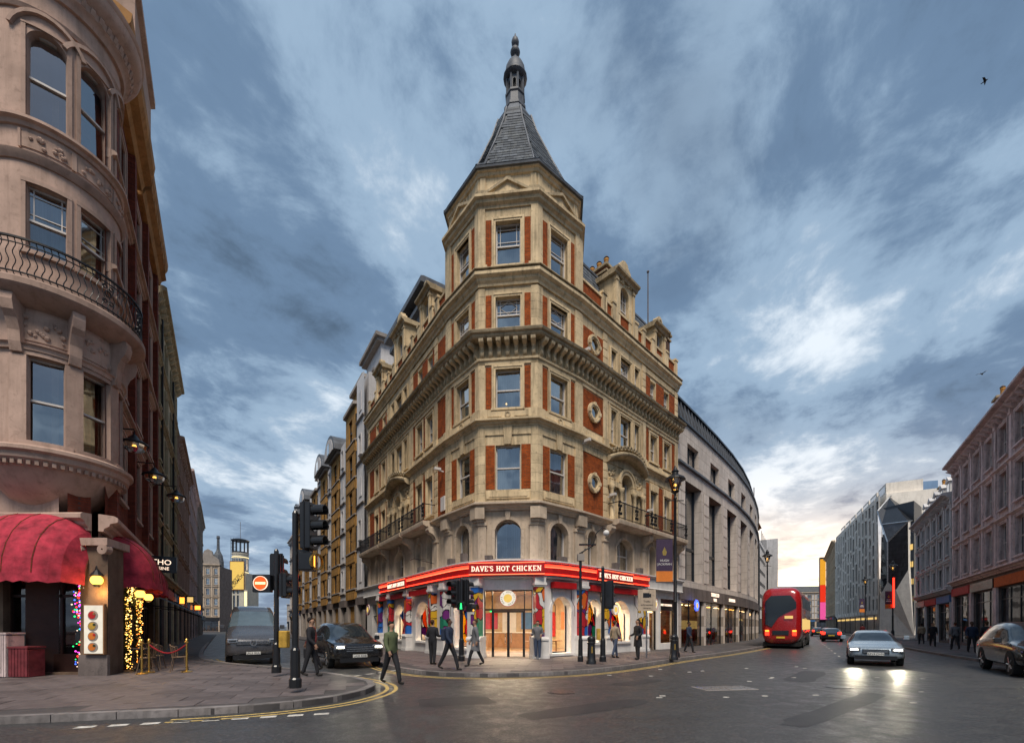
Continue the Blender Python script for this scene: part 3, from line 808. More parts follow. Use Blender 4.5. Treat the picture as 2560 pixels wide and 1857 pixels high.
# slate spire
def spr(z):   # apothem at height
    pts = [(23.22, ap + .22), (24.0, 2.86), (26.0, 1.98), (28.0, 1.16), (29.0, .86), (29.5, .72)]
    for (z0, r0), (z1, r1) in zip(pts[:-1], pts[1:]):
        if z0 <= z <= z1: return r0 + (r1 - r0) * (z - z0) / (z1 - z0)
    return pts[-1][1]
zs_ = [23.22, 23.6, 24.0, 25, 26, 27, 28, 28.5, 29.0]
sp = MB('slate').loft([octo(0, spr(z), z) for z in zs_], cap=False).put('spire', cb_)
slates = []
zc_ = 23.24
while zc_ < 28.6:
    hgt = 0.235
    A = octo(0, spr(zc_) + .03, zc_); B = octo(0, spr(zc_ + hgt) + .012, zc_ + hgt + .02)
    row = int(zc_ * 10)
    for k in range(8):
        a, b2, c2, d2 = Vector(A[k]), Vector(A[(k + 1) % 8]), Vector(B[(k + 1) % 8]), Vector(B[k])
        mid = (a + b2) / 2 - Vector((TC.x, TC.y, zc_))
        n = max(2, round((b2 - a).length / .36))
        for j in range(n):
            u0 = j / n + (0.5 / n if row % 2 else 0) ; u1 = u0 + 1 / n
            u0 = max(0, u0 - (1 / n if row % 2 and j == n else 0)); u1 = min(1, u1)
            if u1 - u0 < .02: continue
            g_ = .012
            slates.append((mid.y, [a.lerp(b2, u0) , a.lerp(b2, u1 - g_ / 2), d2.lerp(c2, u1 - g_ / 2), d2.lerp(c2, u0)], mid.normalized()))
    zc_ += hgt
def slate_to(b, q, nrm):
    nn = nrm * (0.018 + random.uniform(0, .008)); nn.z = .004
    p = [v_ + nn for v_ in q[:2]] + [v_ + nn * .4 for v_ in q[2:]]
    b.add([tuple(v_) for v_ in p] + [tuple(v_ - nn * 1.3) for v_ in p], [(0, 1, 2, 3), (0, 4, 5, 1), (1, 5, 6, 2), (3, 7, 4, 0)])
front = sorted([s for s in slates if s[0] < 0.6], key=lambda s: s[0])
vis = [s for s in front if s[2].y < -.15]
random.shuffle(vis); vis.sort(key=lambda s: s[1][0].z)
for s in vis[:295]:
    b = MB('slate'); slate_to(b, s[1], s[2]); b.put('slate', sp)
ids = set(id(s) for s in vis[:295])
b = MB('slate')
for s in slates:
    if id(s) not in ids: slate_to(b, s[1], s[2])
stuff(b.put('upper_slates', sp))
for k in range(8):      # lead hips
    MB('lead').tube([octo(0, spr(z) + .03, z)[k] for z in (23.25, 24, 26, 28, 29)], .055, n=5).put('hip', sp)
# lantern
ln = MB('lead')
ln.loft([octo(0, r, z) for r, z in ((.98, 28.62), (1.0, 28.75), (.84, 28.95), (.74, 29.2), (.54, 29.6), (.58, 29.62), (.58, 29.75), (.49, 29.8), (.47, 30.35), (.52, 30.4), (.52, 30.5), (.44, 30.52))], cap=True)
ln = ln.put('lantern', cb_)
for k in range(8):
    a = Vector(octo(0, .43, 0)[k]); MB('lead').tube([(a.x, a.y, 30.5), (a.x, a.y, 31.35)], .065, n=6).put('colonnette', ln)
for k in range(8):
    a = Vector(octo(0, .40, 0)[k]); b2 = Vector(octo(0, .40, 0)[(k + 1) % 8]); f = between(a.xy, b2.xy)
    ab = MB('lead').wall(0, f.len, 30.5, 31.4, [(.08, f.len - .08, 30.62, 31.25)], .12); ab.arch_fill(.08, f.len - .08, 31.05, 31.25, .17, .12, n=6)
    ab.put('arch', ln, f.M)
MB('dark_interior').lathe([(.30, 30.5), (.30, 31.4)], TC.x, TC.y, 8).put('core', ln)
dm = MB('lead').lathe([(.46, 31.35), (.58, 31.42), (.65, 31.5), (.65, 31.58), (.58, 31.66), (.56, 31.8), (.52, 32.05), (.40, 32.3), (.28, 32.45), (.16, 32.52), (.12, 32.72), (.12, 32.78), (.22, 32.84), (.27, 32.98), (.22, 33.12), (.11, 33.2), (.11, 33.3), (.19, 33.38), (.21, 33.55), (.15, 33.72), (.05, 33.8), (.03, 34.0), (.001, 34.02)], TC.x, TC.y, 16)
smooth(dm.put('dome', ln))
# long sides ----------------------------------------------------------------
def panel_oculus(f, x, z):
    o = MB('cream_stone').ring_y(x, z, .30, .52, 0, 2 * math.pi, 24, -.13, .02); o.ring_y(x, z, .40, .47, 0, 2 * math.pi, 24, -.17, -.125)
    for a in range(4): o.box(x + math.cos(a * math.pi / 2) * .44 - .09, x + math.cos(a * math.pi / 2) * .44 + .09, -.185, -.1, z + math.sin(a * math.pi / 2) * .44 - .09, z + math.sin(a * math.pi / 2) * .44 + .09)
    o = o.put('oculus', cb_, f.M)
    MB('dark_glass').disc_y(x, z, .31, -.03, -.026).put('pane', o, f.M)
def pil(f, x0, x1, z0, z1, n=1, proud=.08, mat='cream_stone'):
    if n == 1: return MB(mat).box(x0, x1, -proud, .05, z0, z1).put('pilaster', cb_, f.M)
    o = MB('cream_dark').box(x0 + .02, x1 - .02, -proud + .025, .05, z0, z1).put('pilaster', cb_, f.M)
    blocks(f, o, x0, x1, -proud, .04, z0, z1, n, mat)
def side(f, X, blank, twos, cream, piers, end):
    """X maps t (metres from the tower) to x. blank: (t0,t1); twos: list of (t0,t1,[window t...]); cream: (t0,t1); piers: list of t"""
    H2, H3, H4 = [], [], []
    def hole(L_, t, w, z0, z1): L_.append((X(t) - w / 2, X(t) + w / 2, z0, z1))
    w2 = []
    for t0, t1, ws in twos:
        for t in ws:
            hole(H2, t, .78, 7.9, 10.0); hole(H3, t, .86, 11.9, 13.6); hole(H4, t, .70, 15.62, 17.0)
    cm = (cream[0] + cream[1]) / 2
    for t, w in ((cm - 1.25, .55), (cm, 1.15), (cm + 1.25, .55)):
        hole(H3, t, w, 11.75, 13.62); hole(H4, t, w * .95, 15.5, 16.95)
    hole(H2, cm - 1.2, .7, 7.55, 9.3); hole(H2, cm, 1.2, 7.55, 10.3); hole(H2, cm + 1.2, .7, 7.55, 9.3)
    m = MB('cream_stone').wall(0, f.len, 7.25, 18.4, H2 + H3 + H4, .4)
    m.arch_fill(X(cm) - .6, X(cm) + .6, 9.7, 10.3, .6, .4)
    m.put('wall', cb_, f.M)
    def R2(t0, t1, z0, z1, **k):
        a, b = sorted((X(t0), X(t1))); return rect(f, a, b, z0, z1, **k)
    # blank panel with oculi
    for z0, z1, zo in ((7.5, 10.6, 9.15), (11.9, 13.85, 12.85), (15.45, 17.1, 16.4)):
        R2(blank[0] + .02, blank[1], z0, z1)
        if blank[2]: panel_oculus(f, X((blank[0] + blank[1]) / 2), zo)
    for t0, t1, ws in twos:
        cuts2 = [t0] + [v for t in ws for v in (t - .78 / 2 - .15, t + .78 / 2 + .15)] + [t1]
        cuts3 = [t0] + [v for t in ws for v in (t - .43 - .17, t + .43 + .17)] + [t1]
        cuts4 = [t0] + [v for t in ws for v in (t - .35 - .05, t + .35 + .05)] + [t1]
        for cu, z0, z1 in ((cuts2, 7.5, 10.5), (cuts3, 11.88, 13.85), (cuts4, 15.42, 17.1)):
            for k in range(0, len(cu), 2):
                if cu[k + 1] - cu[k] > .1: R2(cu[k], cu[k + 1], z0, z1)
        R2(t0, t1, 17.22, 17.5, mat='cream_stone', proud=.06, name='frieze')
        for t in ws:
            wo = window(f, cb_, X(t), 7.9, .78, 2.1, 'pair', 'cream_stone', .13); window(f, cb_, X(t), 11.9, .86, 1.7, 'sash', 'cream_stone', .13)
            window(f, cb_, X(t), 15.62, .70, 1.38, 'six', None)
            vs_ = MB('cream_stone')        # voussoirs over the first-floor windows
            for k in range(5):
                x = X(t) - .42 + .21 * k; vs_.prism_y([(x - .09, 10.06), (x + .09, 10.06), (x + .11 + (k - 2) * .03, 10.52), (x - .11 + (k - 2) * .03, 10.52)], -.12 - .02 * (k % 2), 0)
            vs_.put('window_head', cb_, f.M)
    for t, w in ((cm - 1.25, .55), (cm, 1.15), (cm + 1.25, .55)):
        window(f, cb_, X(t), 11.75, w, 1.87, 'sash', 'cream_stone', .14, hood=0); window(f, cb_, X(t), 15.5, round(w * .95, 3), 1.45, 'diamond' if w > 1 else 'grid', 'cream_stone', .12)
    window(f, cb_, X(cm - 1.2), 7.55, .7, 1.75, 'fixed', None); window(f, cb_, X(cm + 1.2), 7.55, .7, 1.75, 'fixed', None)
    window(f, cb_, X(cm), 7.55, 1.2, 2.75, 'pair', None, y=.1)
    ad = MB('cream_stone')      # carved arch with columns and a swept hood
    ad.ring_y(X(cm), 9.7, .6, .86, 0, math.pi, 14, -.16, .02); ad.ring_y(X(cm), 9.7, .80, .92, 0, math.pi, 14, -.21, -.15)
    ad.box(X(cm) - 1.85, X(cm) - .6, -.18, .02, 9.36, 9.66); ad.box(X(cm) + .6, X(cm) + 1.85, -.18, .02, 9.36, 9.66)
    ad = ad.put('carved_arch', cb_, f.M)
    for s in (-1, 1):
        for dx in (.72, 1.68):
            x = X(cm) + s * dx
            smooth(MB('cream_stone').lathe([(.17, 7.45), (.17, 7.6), (.12, 7.68), (.115, 8.3), (.10, 9.1), (.13, 9.14), (.18, 9.3), (.18, 9.38)], x, -.2, 12).put('column', ad, f.M))
        b = MB('cream_stone')       # carved foliage in the spandrels
        for k in range(16):
            a = random.uniform(0, 1); x = X(cm) + s * random.uniform(.98, 1.75); z = random.uniform(9.75, 10.5)
            b.sphere((x, -.04, z), random.uniform(.05, .10), 6, 4)
        stuff(b.put('carved_foliage', ad, f.M))
    hd = MB('cream_stone')
    n = 14; pr = [(-.0, 0), (-.30, .02), (-.48, .12), (-.52, .2), (-.52, .28), (-.40, .34), (0, .36)]
    rings = []
    for k in range(n + 1):
        u = -1 + 2 * k / n; x = X(cm) + u * 2.05; z = 10.55 + .52 * (1 - u * u); yb = 1 - .45 * u * u
        rings.append([(x, y * (0.75 + .55 * (1 - u * u)), z + dz) for y, dz in pr])
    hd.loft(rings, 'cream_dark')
    hd.put('hood', ad, f.M)
    bl = MB('cream_dark')
    for k in range(13):
        u = -.92 + 1.84 * k / 12; x = X(cm) + u * 1.9; z = 11.02 + .44 * (1 - u * u)
        bl.ring_y(x, z + .16, .07, .13, 0, 2 * math.pi, 8, -.30 - .3 * (1 - u * u), -.2)
    bl.put('pierced_parapet', ad, f.M)
    for t in piers:
        a, b = sorted((X(t - .2), X(t + .2)))
        pil(f, a, b, 7.45, 10.95, 8); pil(f, a, b, 11.36, 14.2, 1, .07); pil(f, a, b, 15.34, 17.55, 5, .07); pil(f, a - .04, b + .04, 11.34, 11.82, 1, .13)
    pil(f, *sorted((X(cream[0] + .15), X(cream[0] + .33))), 11.36, 14.0, 1, .05); pil(f, *sorted((X(cream[1] - .33), X(cream[1] - .15))), 11.36, 14.0, 1, .05)
    # sill course panels at the third floor
    for t0, t1 in [(a, b) for a, b, _ in twos] + [blank[:2]]:
        a, b = sorted((X(t0 + .1), X(t1 - .1))); mdl = (a + b) / 2
        o = MB('cream_stone').box(a, b, -.06, .02, 11.36, 11.74); o.box(a + .12, mdl - .25, -.085, -.05, 11.45, 11.66); o.box(mdl + .25, b - .12, -.085, -.05, 11.45, 11.66)
        o.put('sill_panel', cb_, f.M)
    # first floor arcade, consoles and balcony
    H1 = []; ars = []
    for t, w in end['arches']:
        a, b = X(t) - w / 2, X(t) + w / 2; ars.append((t, a, b, w)); H1.append((a, b, 4.78, 6.6))
    m = MB('pale_stone').wall(0, f.len, 4.2, 7.25, H1, .45)
    for t, a, b, w in ars: m.arch_fill(a, b, 6.6 - min(.5, w / 2), 6.6, min(.5, w / 2), .45)
    m.put('wall', cb_, f.M)
    for t, a, b, w in ars:
        rise = min(.5, w / 2); ww = w / 2; r_ = (ww * ww + rise * rise) / (2 * rise); an = math.asin(min(1, ww / r_)); cz_ = 6.6 - r_; cx = (a + b) / 2
        ar = MB('pale_stone').ring_y(cx, cz_, r_, r_ + .13, math.pi / 2 - an, math.pi / 2 + an, 10, -.07, .02)
        ar.box(a - .12, a, -.06, .02, 4.78, 6.6 - rise + .04); ar.box(b, b + .12, -.06, .02, 4.78, 6.6 - rise + .04); ar.prism_y([(cx - .08, 6.58), (cx + .08, 6.58), (cx + .11, 6.92), (cx - .11, 6.92)], -.13, 0)
        ar.put('arch_moulding', cb_, f.M)
        window(f, cb_, cx, 4.78, round(w, 2), 1.82, 'pair' if w > 1.4 else 'fixed', None, y=.2, cur=random.choice(['dark_backing', 'net_curtain']))
    for t in end['consoles']:
        x = X(t)
        pil(f, x - .24, x + .24, 4.6, 6.3, 1, .10, 'pale_stone')
        k = MB('pale_stone').box(x - .28, x + .28, -.16, .05, 6.2, 6.34)
        k.prism_x([(0, 6.34), (-.14, 6.36), (-.2, 6.5), (-.3, 6.62), (-.52, 6.72), (-.6, 6.86), (-.58, 7.0), (-.62, 7.05), (0, 7.05)], x - .2, x + .2)
        k.put('console', cb_, f.M)
    for t0, t1 in end['balconies']:
        a, b = sorted((X(t0), X(t1)))
        bo = MB('pale_stone').prism_x([(0, 7.08), (-.6, 7.08), (-.78, 7.16), (-.80, 7.3), (-.80, 7.38), (0, 7.42)], a, b).put('balcony', cb_, f.M)
        rl = MB('black_iron').box(a + .04, b - .04, -.74, -.70, 8.30, 8.35).box(a + .04, b - .04, -.735, -.705, 7.47, 7.50)
        rl.box(a + .04, a + .08, -.74, 0, 8.3, 8.34).box(b - .08, b - .04, -.74, 0, 8.3, 8.34)
        rl.put('handrail', bo, f.M)
        n = round((b - a) / .125); me = shared('bal', lambda: MB('black_iron').box(-.011, .011, -.731, -.709, 7.42, 8.3).mesh('baluster'))
        for k in range(n + 1): put('baluster', me, bo, f.at(a + .06 + (b - a - .12) * k / n, 0, 0))
        for x in (a + .18, (a + b) / 2, b - .18):      # scrolled panels
            sc_ = MB('black_iron')
            for (dx, z, r) in ((-.09, 8.12, .08), (.09, 8.12, .08), (0, 7.92, .10), (-.09, 7.70, .08), (.09, 7.70, .08), (0, 8.32, .07)):
                sc_.ring_y(x + dx, z, r - .022, r, 0, 2 * math.pi, 10, -.76, -.70)
            sc_.put('scroll_panel', bo, f.M)
    # parapet, mansard, gabled dormers
    tl = [blank[0]] + piers + [f.len if X(0) == 0 else LL]
    pa = MB('red_brick').box(0, f.len, .06, .32, 18.35, 19.42); pa.put('parapet', cb_, f.M)
    MB('cream_stone').box(-.02, f.len + .02, .0, .38, 19.42, 19.54).put('coping', cb_, f.M)
    for t in sorted(set([blank[1] + .1] + piers + [p - 0.0 for g in end['gables'] for p in (g[0] - g[1] / 2 - .22, g[0] + g[1] / 2 + .22)])):
        x = X(t); MB('cream_stone').box(x - .16, x + .16, -.06, .40, 18.35, 19.64).box(x - .2, x + .2, -.1, .44, 19.64, 19.76).put('parapet_pier', cb_, f.M)
    mz = end['roof']
    a, b = 0.02, f.len - .02
    rf = MB('slate').prism_x([(.45, 18.4), (.45, 18.9), (1.35, mz), (6.5, mz + .25), (6.5, 18.4)], a, b).put('roof', cb_, f.M)
    n = int((mz - 18.9) / .26)
    rows_ = MB('slate')
    for k in range(n):      # courses of slate
        z0 = 18.95 + k * (mz - 19.0) / n; y0 = .45 + (z0 - 18.9) / (mz - 18.9) * .9; dz = (mz - 19.0) / n; dy = .9 * dz / (mz - 18.9)
        x = a + random.uniform(0, .3)
        while x < b - .05:
            x2 = min(b, x + .40)
            rows_.add([(x, y0 - .03, z0), (x2 - .015, y0 - .03, z0), (x2 - .015, y0 + dy - .008, z0 + dz + .02), (x, y0 + dy - .008, z0 + dz + .02), (x, y0 + .01, z0), (x2 - .015, y0 + .01, z0)], [(0, 1, 2, 3), (0, 4, 5, 1)])
            x = x2
    stuff(rows_.put('slates', rf, f.M))
    MB('lead').box(a, b, 1.28, 1.5, mz - .03, mz + .1).put('ridge', rf, f.M)
    for t, w, top, kind in end['gables']: gable(f, X(t), w, top, kind)
def gable(f, x, w, top, kind):
    h0 = 18.4; zb = top - (1.0 if kind == 'big' else .75)
    ww, wz0, wz1 = (w * .46, 18.75, zb - .55) if kind == 'big' else (w * .5, 19.1, zb - .35)
    x0, x1 = x - w / 2, x + w / 2
    g = MB('cream_stone').wall(x0, x1, h0, zb, [(x - ww / 2, x + ww / 2, wz0, wz1)], .3, y=.02)
    if kind == 'big': g.arch_fill(x - ww / 2, x + ww / 2, wz1 - ww / 2, wz1, ww / 2, .3, y=.02)
    g.quad((x0, .02, h0), (x0, 1.6, h0), (x0, 1.6, zb), (x0, .02, zb)); g.quad((x1, .02, h0), (x1, .02, zb), (x1, 1.6, zb), (x1, 1.6, h0))
    g = g.put('dormer', cb_, f.M)
    for s in (x0, x1 - .2): MB('cream_stone').box(s, s + .2, -.06, .1, h0, zb - .25).box(s - .03, s + .23, -.1, .1, zb - .55, zb - .42).put('pilaster', g, f.M)
    for s in (-1, 1):       # scrolled shoulders
        MB('cream_stone').prism_y([(x + s * w / 2, h0), (x + s * (w / 2 + .42), h0), (x + s * (w / 2 + .42), h0 + .5), (x + s * (w / 2 + .30), h0 + .62), (x + s * (w / 2 + .12), h0 + 1.0), (x + s * w / 2, h0 + 1.6)], -.04, .3).put('scroll', g, f.M)
    c = MB('cream_dark').prism_x([(.3, zb - .28), (-.1, zb - .28), (-.16, zb - .16), (-.3, zb - .10), (-.32, zb), (.3, zb + .05)], x0 - .22, x1 + .22)
    c.box(x0 - .2, x0, .3, 1.5, zb - .26, zb + .02).box(x1, x1 + .2, .3, 1.5, zb - .26, zb + .02)
    c.put('cornice', g, f.M)
    if kind == 'big':
        P = [(x - w * .46, zb), (x + w * .46, zb), (x + w * .44, zb + .22), (x + w * .34, zb + .30), (x + w * .27, zb + .62), (x + w * .17, zb + .74), (x + w * .13, zb + .92), (x, top), (x - w * .13, zb + .92), (x - w * .17, zb + .74), (x - w * .27, zb + .62), (x - w * .34, zb + .30), (x - w * .44, zb + .22)]
    else:
        P = [(x - w * .42, zb), (x + w * .42, zb), (x + w * .38, zb + .2), (x + w * .26, zb + .28)] + [(x + w * .24 * math.cos(a), zb + .38 + .34 * math.sin(a)) for a in [k * math.pi / 8 for k in range(9)]] + [(x - w * .26, zb + .28), (x - w * .38, zb + .2)]
    MB('cream_stone').prism_y(P, -.02, .32).put('gable', g, f.M)
    if kind != 'big': MB('cream_dark').ring_y(x, zb + .38, .10, .17, 0, 2 * math.pi, 12, -.07, 0).put('roundel', g, f.M)
    else:
        bl = MB('cream_stone')
        for k in range(10): bl.sphere((x + random.uniform(-w * .3, w * .3), -.02, zb - .33 + random.uniform(-.1, .05)), .07, 6, 4)
        stuff(bl.put('carved_foliage', g, f.M))
    window(f, g, x, wz0, round(ww, 2), round(wz1 - wz0, 2), 'six' if kind == 'big' else 'sash', None, y=.06)
    MB('lead').prism_x([(.3, zb - .1), (1.7, zb - .1), (3.0, zb + .02), (.3, zb + .04)], x0 - .05, x1 + .05).put('dormer_roof', g, f.M)
def chimney(f, parent, x0, x1, y0, y1, z0, z1, n, nrow=1, mat='chimney_brick'):
    o = MB(mat).box(x0, x1, y0, y1, z0, z1).put('chimney', parent, f.M)
    MB('cream_dark').box(x0 - .08, x1 + .08, y0 - .08, y1 + .08, z1 - .32, z1 - .2).box(x0 - .12, x1 + .12, y0 - .12, y1 + .12, z1, z1 + .14).put('chimney_cap', o, f.M)
    me = shared('pot', lambda: smooth_me(MB('clay').lathe([(.15, 0), (.16, .06), (.13, .1), (.12, .5), (.15, .54), (.15, .6), (.11, .62)], 0, 0, 10).lathe([(.17, .66), (.05, .8)], 0, 0, 10, 'dark_stone').mesh('chimney_pot')))
    for k in range(n):
        for r in range(nrow):
            u = (k + .5) / n
            xx, yy = (x0 + (x1 - x0) * u, y0 + (y1 - y0) * (r + .5) / nrow) if (x1 - x0) > (y1 - y0) else (x0 + (x1 - x0) * (r + .5) / nrow, y0 + (y1 - y0) * u)
            put('chimney_pot', me, o, f.at(xx, yy, z1 + .13))
    return o
def smooth_me(me): me.polygons.foreach_set('use_smooth', [True] * len(me.polygons)); return me
side(fRF, lambda t: t, (0.38, 2.15, True), [(6.75, 10.7, [7.75, 9.55])], (2.5, 6.4), [2.35, 6.55, 10.92],
     dict(arches=[(1.15, .85), (4.4, 1.75), (7.6, .85), (9.3, .85)], consoles=[2.35, 6.5, 10.85], balconies=[(2.55, 6.45), (6.5, 11.1)],
          gables=[(4.45, 2.0, 22.7, 'big'), (8.65, 1.45, 21.6, 'small')], roof=22.0))
side(fLF, lx, (0.38, 1.35, False), [(1.75, 5.1, [2.45, 4.0]), (10.3, 14.75, [11.1, 12.75])], (5.5, 9.9), [1.55, 5.3, 10.1, 14.95],
     dict(arches=[(2.5, .8), (4.2, .8), (7.7, 1.75), (11.2, .8), (12.9, .8)], consoles=[1.55, 5.3, 10.1, 14.9], balconies=[(1.6, 5.35), (5.5, 9.95), (10.1, 15.2)],
          gables=[(3.2, 1.5, 21.8, 'small'), (7.7, 2.0, 22.6, 'big'), (12.2, 1.5, 21.8, 'small')], roof=21.9))
chimney(fRF, cb_, 3.95, 4.75, .95, 3.5, 20.5, 22.75, 5)
chimney(fRF, cb_, 10.2, 11.1, .5, 2.6, 18.4, 21.6, 0, 1, 'brown_brick')
chimney(fLF, cb_, lx(1.75), lx(.85), .8, 2.6, 19, 22.0, 2)
MB('lead').box(lx(13.5), lx(6.6), 1.5, 7, 19, 24.2).prism_x([(.9, 24.2), (.9, 24.55), (1.1, 24.62), (7.4, 24.62), (7.4, 24.2)], lx(14), lx(6.2)).prism_x([(1.5, 23.2), (1.2, 23.3), (1.2, 23.6), (1.5, 23.7)], lx(13.6), lx(6.5)).put('roof_extension', cb_, fLF.M)
MB('steel').tube([fLF.w(lx(5.6), 1.3, 19.0), fLF.w(lx(5.6), 1.3, 22.0), fLF.w(lx(6.6), 1.4, 23.6)], .2, n=8).put('flue', cb_)
fpole = MB('dark_stone').tube([fRF.w(9.9, 1.5, 20.5), fRF.w(9.9, 1.5, 26.0)], [.05, .035], n=6); fpole.sphere(tuple(fRF.w(9.9, 1.5, 26.05)), .09)
fpole.put('flagpole', cb_)
MB('dark_stone').tube([fRF.w(2.0, 2.5, 21.0), fRF.w(2.0, 2.5, 25.4)], .018, n=4).put('aerial', cb_)
# closed body behind the fronts
bp = [tuple(v_) for v_ in offset_line(verts, -.75)]
bi = [bp[0], bp[1], bp[2], bp[3], bp[4], bp[5], tuple(ER + Vector((-.7, .72)) * 9), tuple(EL + nB * 9)]
MB('dark_interior').prism_z(bi, 4.5, 18.3).put('core', cb_)
for f, x in ((fLF, 0.0), (fRF, LR)):
    s = -1 if x == 0 else 1
    MB('brown_brick').box(min(x, x - s * .3), max(x, x - s * .3), .01, 9, 0, 18.9).put('party_wall', cb_, f.M)
# small cameras and lamps on the brackets
for f, t, z in ((fRF, .25, 10.95), (fRF, .2, 15.5), (fRF, 2.6, 8.7), (fLF, lx(.6), 9.9), (fRF, 6.7, 8.6)):
    MB('white_timber').box(t - .07, t + .07, -.55, -.2, z, z + .13).box(t - .02, t + .02, -.3, .0, z - .05, z + .02).put('security_camera', cb_, f.M)
MB('lamp_core').sphere(tuple(fC.w(fC.len / 2 - .12, .33, 12.25)), .035, 8, 5).put('table_lamp', cb_)
for f, x, w_, h_ in ((fLB, .7, .3, .28), (fLB, 1.9, .22, .4), (fRB, 1.4, .4, .2), (fRF, 3.0, .3, .35), (fRF, 5.6, .35, .3), (fLF, lx(3.2), .4, .3), (fLF, lx(8.8), .35, .35), (fC, .5, .35, .16)):
    MB('dark_stone').box(x - w_ / 2, x + w_ / 2, -.42, -.12, 4.72, 4.74 + h_).put('equipment_box', cb_, f.M)
MB('black_iron').tube([fLF.w(lx(1.2), -.3, 5.0), fLF.w(lx(1.6), -1.3, 5.25), fLF.w(lx(1.6), -1.5, 5.15)], .02, n=5).tube([fLF.w(lx(2.6), -.2, 5.4), fLF.w(lx(1.6), -1.3, 5.25)], .015, n=4).put('bracket_arm', cb_)
MB('white_timber').box(lx(.75), lx(.25), -.14, -.08, 7.75, 8.5).put('street_name_plate', cb_, fLF.M)
# ---------------------------------------------------------------- shop on the ground floor of the corner building
def mural(name, seed, scale=1.6):
    b = NB(name)
    v = b.coord((1, 1, 1))
    w = b.mix(0.30, v, b.node('ShaderNodeTexNoise', {'Vector': v, 'Scale': 2.4, 'Detail': 1.5}).outputs[1])
    mp = b.node('ShaderNodeMapping', {0: w, 'Location': (seed * 3.7, 0, seed * 1.9), 'Scale': (scale, 0.01, scale * .62)}).outputs[0]
    vo = b.node('ShaderNodeTexVoronoi', {'Vector': mp, 'Scale': 1.7, 'Randomness': 1.0})
    ve = b.node('ShaderNodeTexVoronoi', {'Vector': mp, 'Scale': 1.7, 'Randomness': 1.0}, feature='DISTANCE_TO_EDGE')
    r = b.node('ShaderNodeSeparateColor', {0: vo.outputs['Color']}).outputs[0]
    c = b.ramp(r, [(0.0, (0.45, 0.02, 0.03)), (0.2, (0.02, 0.12, 0.42)), (0.38, (0.62, 0.36, 0.02)), (0.52, (0.62, 0.60, 0.57)), (0.68, (0.14, 0.02, 0.16)), (0.82, (0.62, 0.12, 0.02)), (0.93, (0.02, 0.20, 0.12))], 'CONSTANT')
    c = b.mix(b.ramp(ve.outputs[0], [(0.025, 1.0), (0.035, 0.0)]), c, (0.01, 0.01, 0.012))
    if scale < 1.5:      # film on glass lets the room light through
        d = b.node('ShaderNodeBsdfDiffuse', {0: c}); t = b.node('ShaderNodeBsdfTranslucent', {0: c}); m = b.node('ShaderNodeMixShader', {0: 0.6}); b.l.new(d.outputs[0], m.inputs[1]); b.l.new(t.outputs[0], m.inputs[2]); b.l.new(m.outputs[0], b.out.inputs[0])
    else: b.bsdf(c, 0.5, 0, 0.3)
    return b.m
for k in range(6): mural('mural_%d' % k, k + 1, 2.3)
for k in range(3): mural('mural_big_%d' % k, k + 11, 1.3)
stone('shop_floor', (0.30, 0.20, 0.13), 0.2, 0.2, (0.1, 0.08, 0.06), 0.35)
plain('shop_wall', (0.55, 0.40, 0.24), 0.8)
plain('shop_red', (0.50, 0.02, 0.02), 0.6)
plain('poster_orange', (0.70, 0.20, 0.03), 0.6)
plain('poster_blue', (0.06, 0.16, 0.35), 0.6)
plain('timber', (0.26, 0.13, 0.06), 0.5)
gp = [EL, PL, P0, P1, PR, ER]
GY = -0.08
ground = []      # (face, [(x0,x1,z0,z1,rise,kind)])
ground.append((fC, [(.22, fC.len - .22, .02, 3.32, 0, 'door')]))
ground.append((fRB, [(.85, 2.15, .30, 3.05, .62, 'glass')]))
ground.append((fLB, [(.75, 1.95, .55, 3.05, .6, 'mural1')]))
ground.append((fRF, [(.62, 1.78, .75, 3.0, .58, 'mural2'), (2.75, 4.75, .75, 3.05, .95, 'mural0'), (6.75, 8.3, .05, 3.4, 0, 'lit'), (8.6, 10.8, .5, 3.4, 0, 'lit2')]))
ground.append((fLF, [(lx(4.4), lx(2.2), .75, 3.05, .95, 'mural1'), (lx(8.3), lx(6.5), .75, 3.05, .85, 'mural2'), (lx(10.9), lx(9.4), .75, 3.0, .75, 'mural0'), (lx(14.0), lx(11.8), .05, 3.3, 0, 'dark')]))
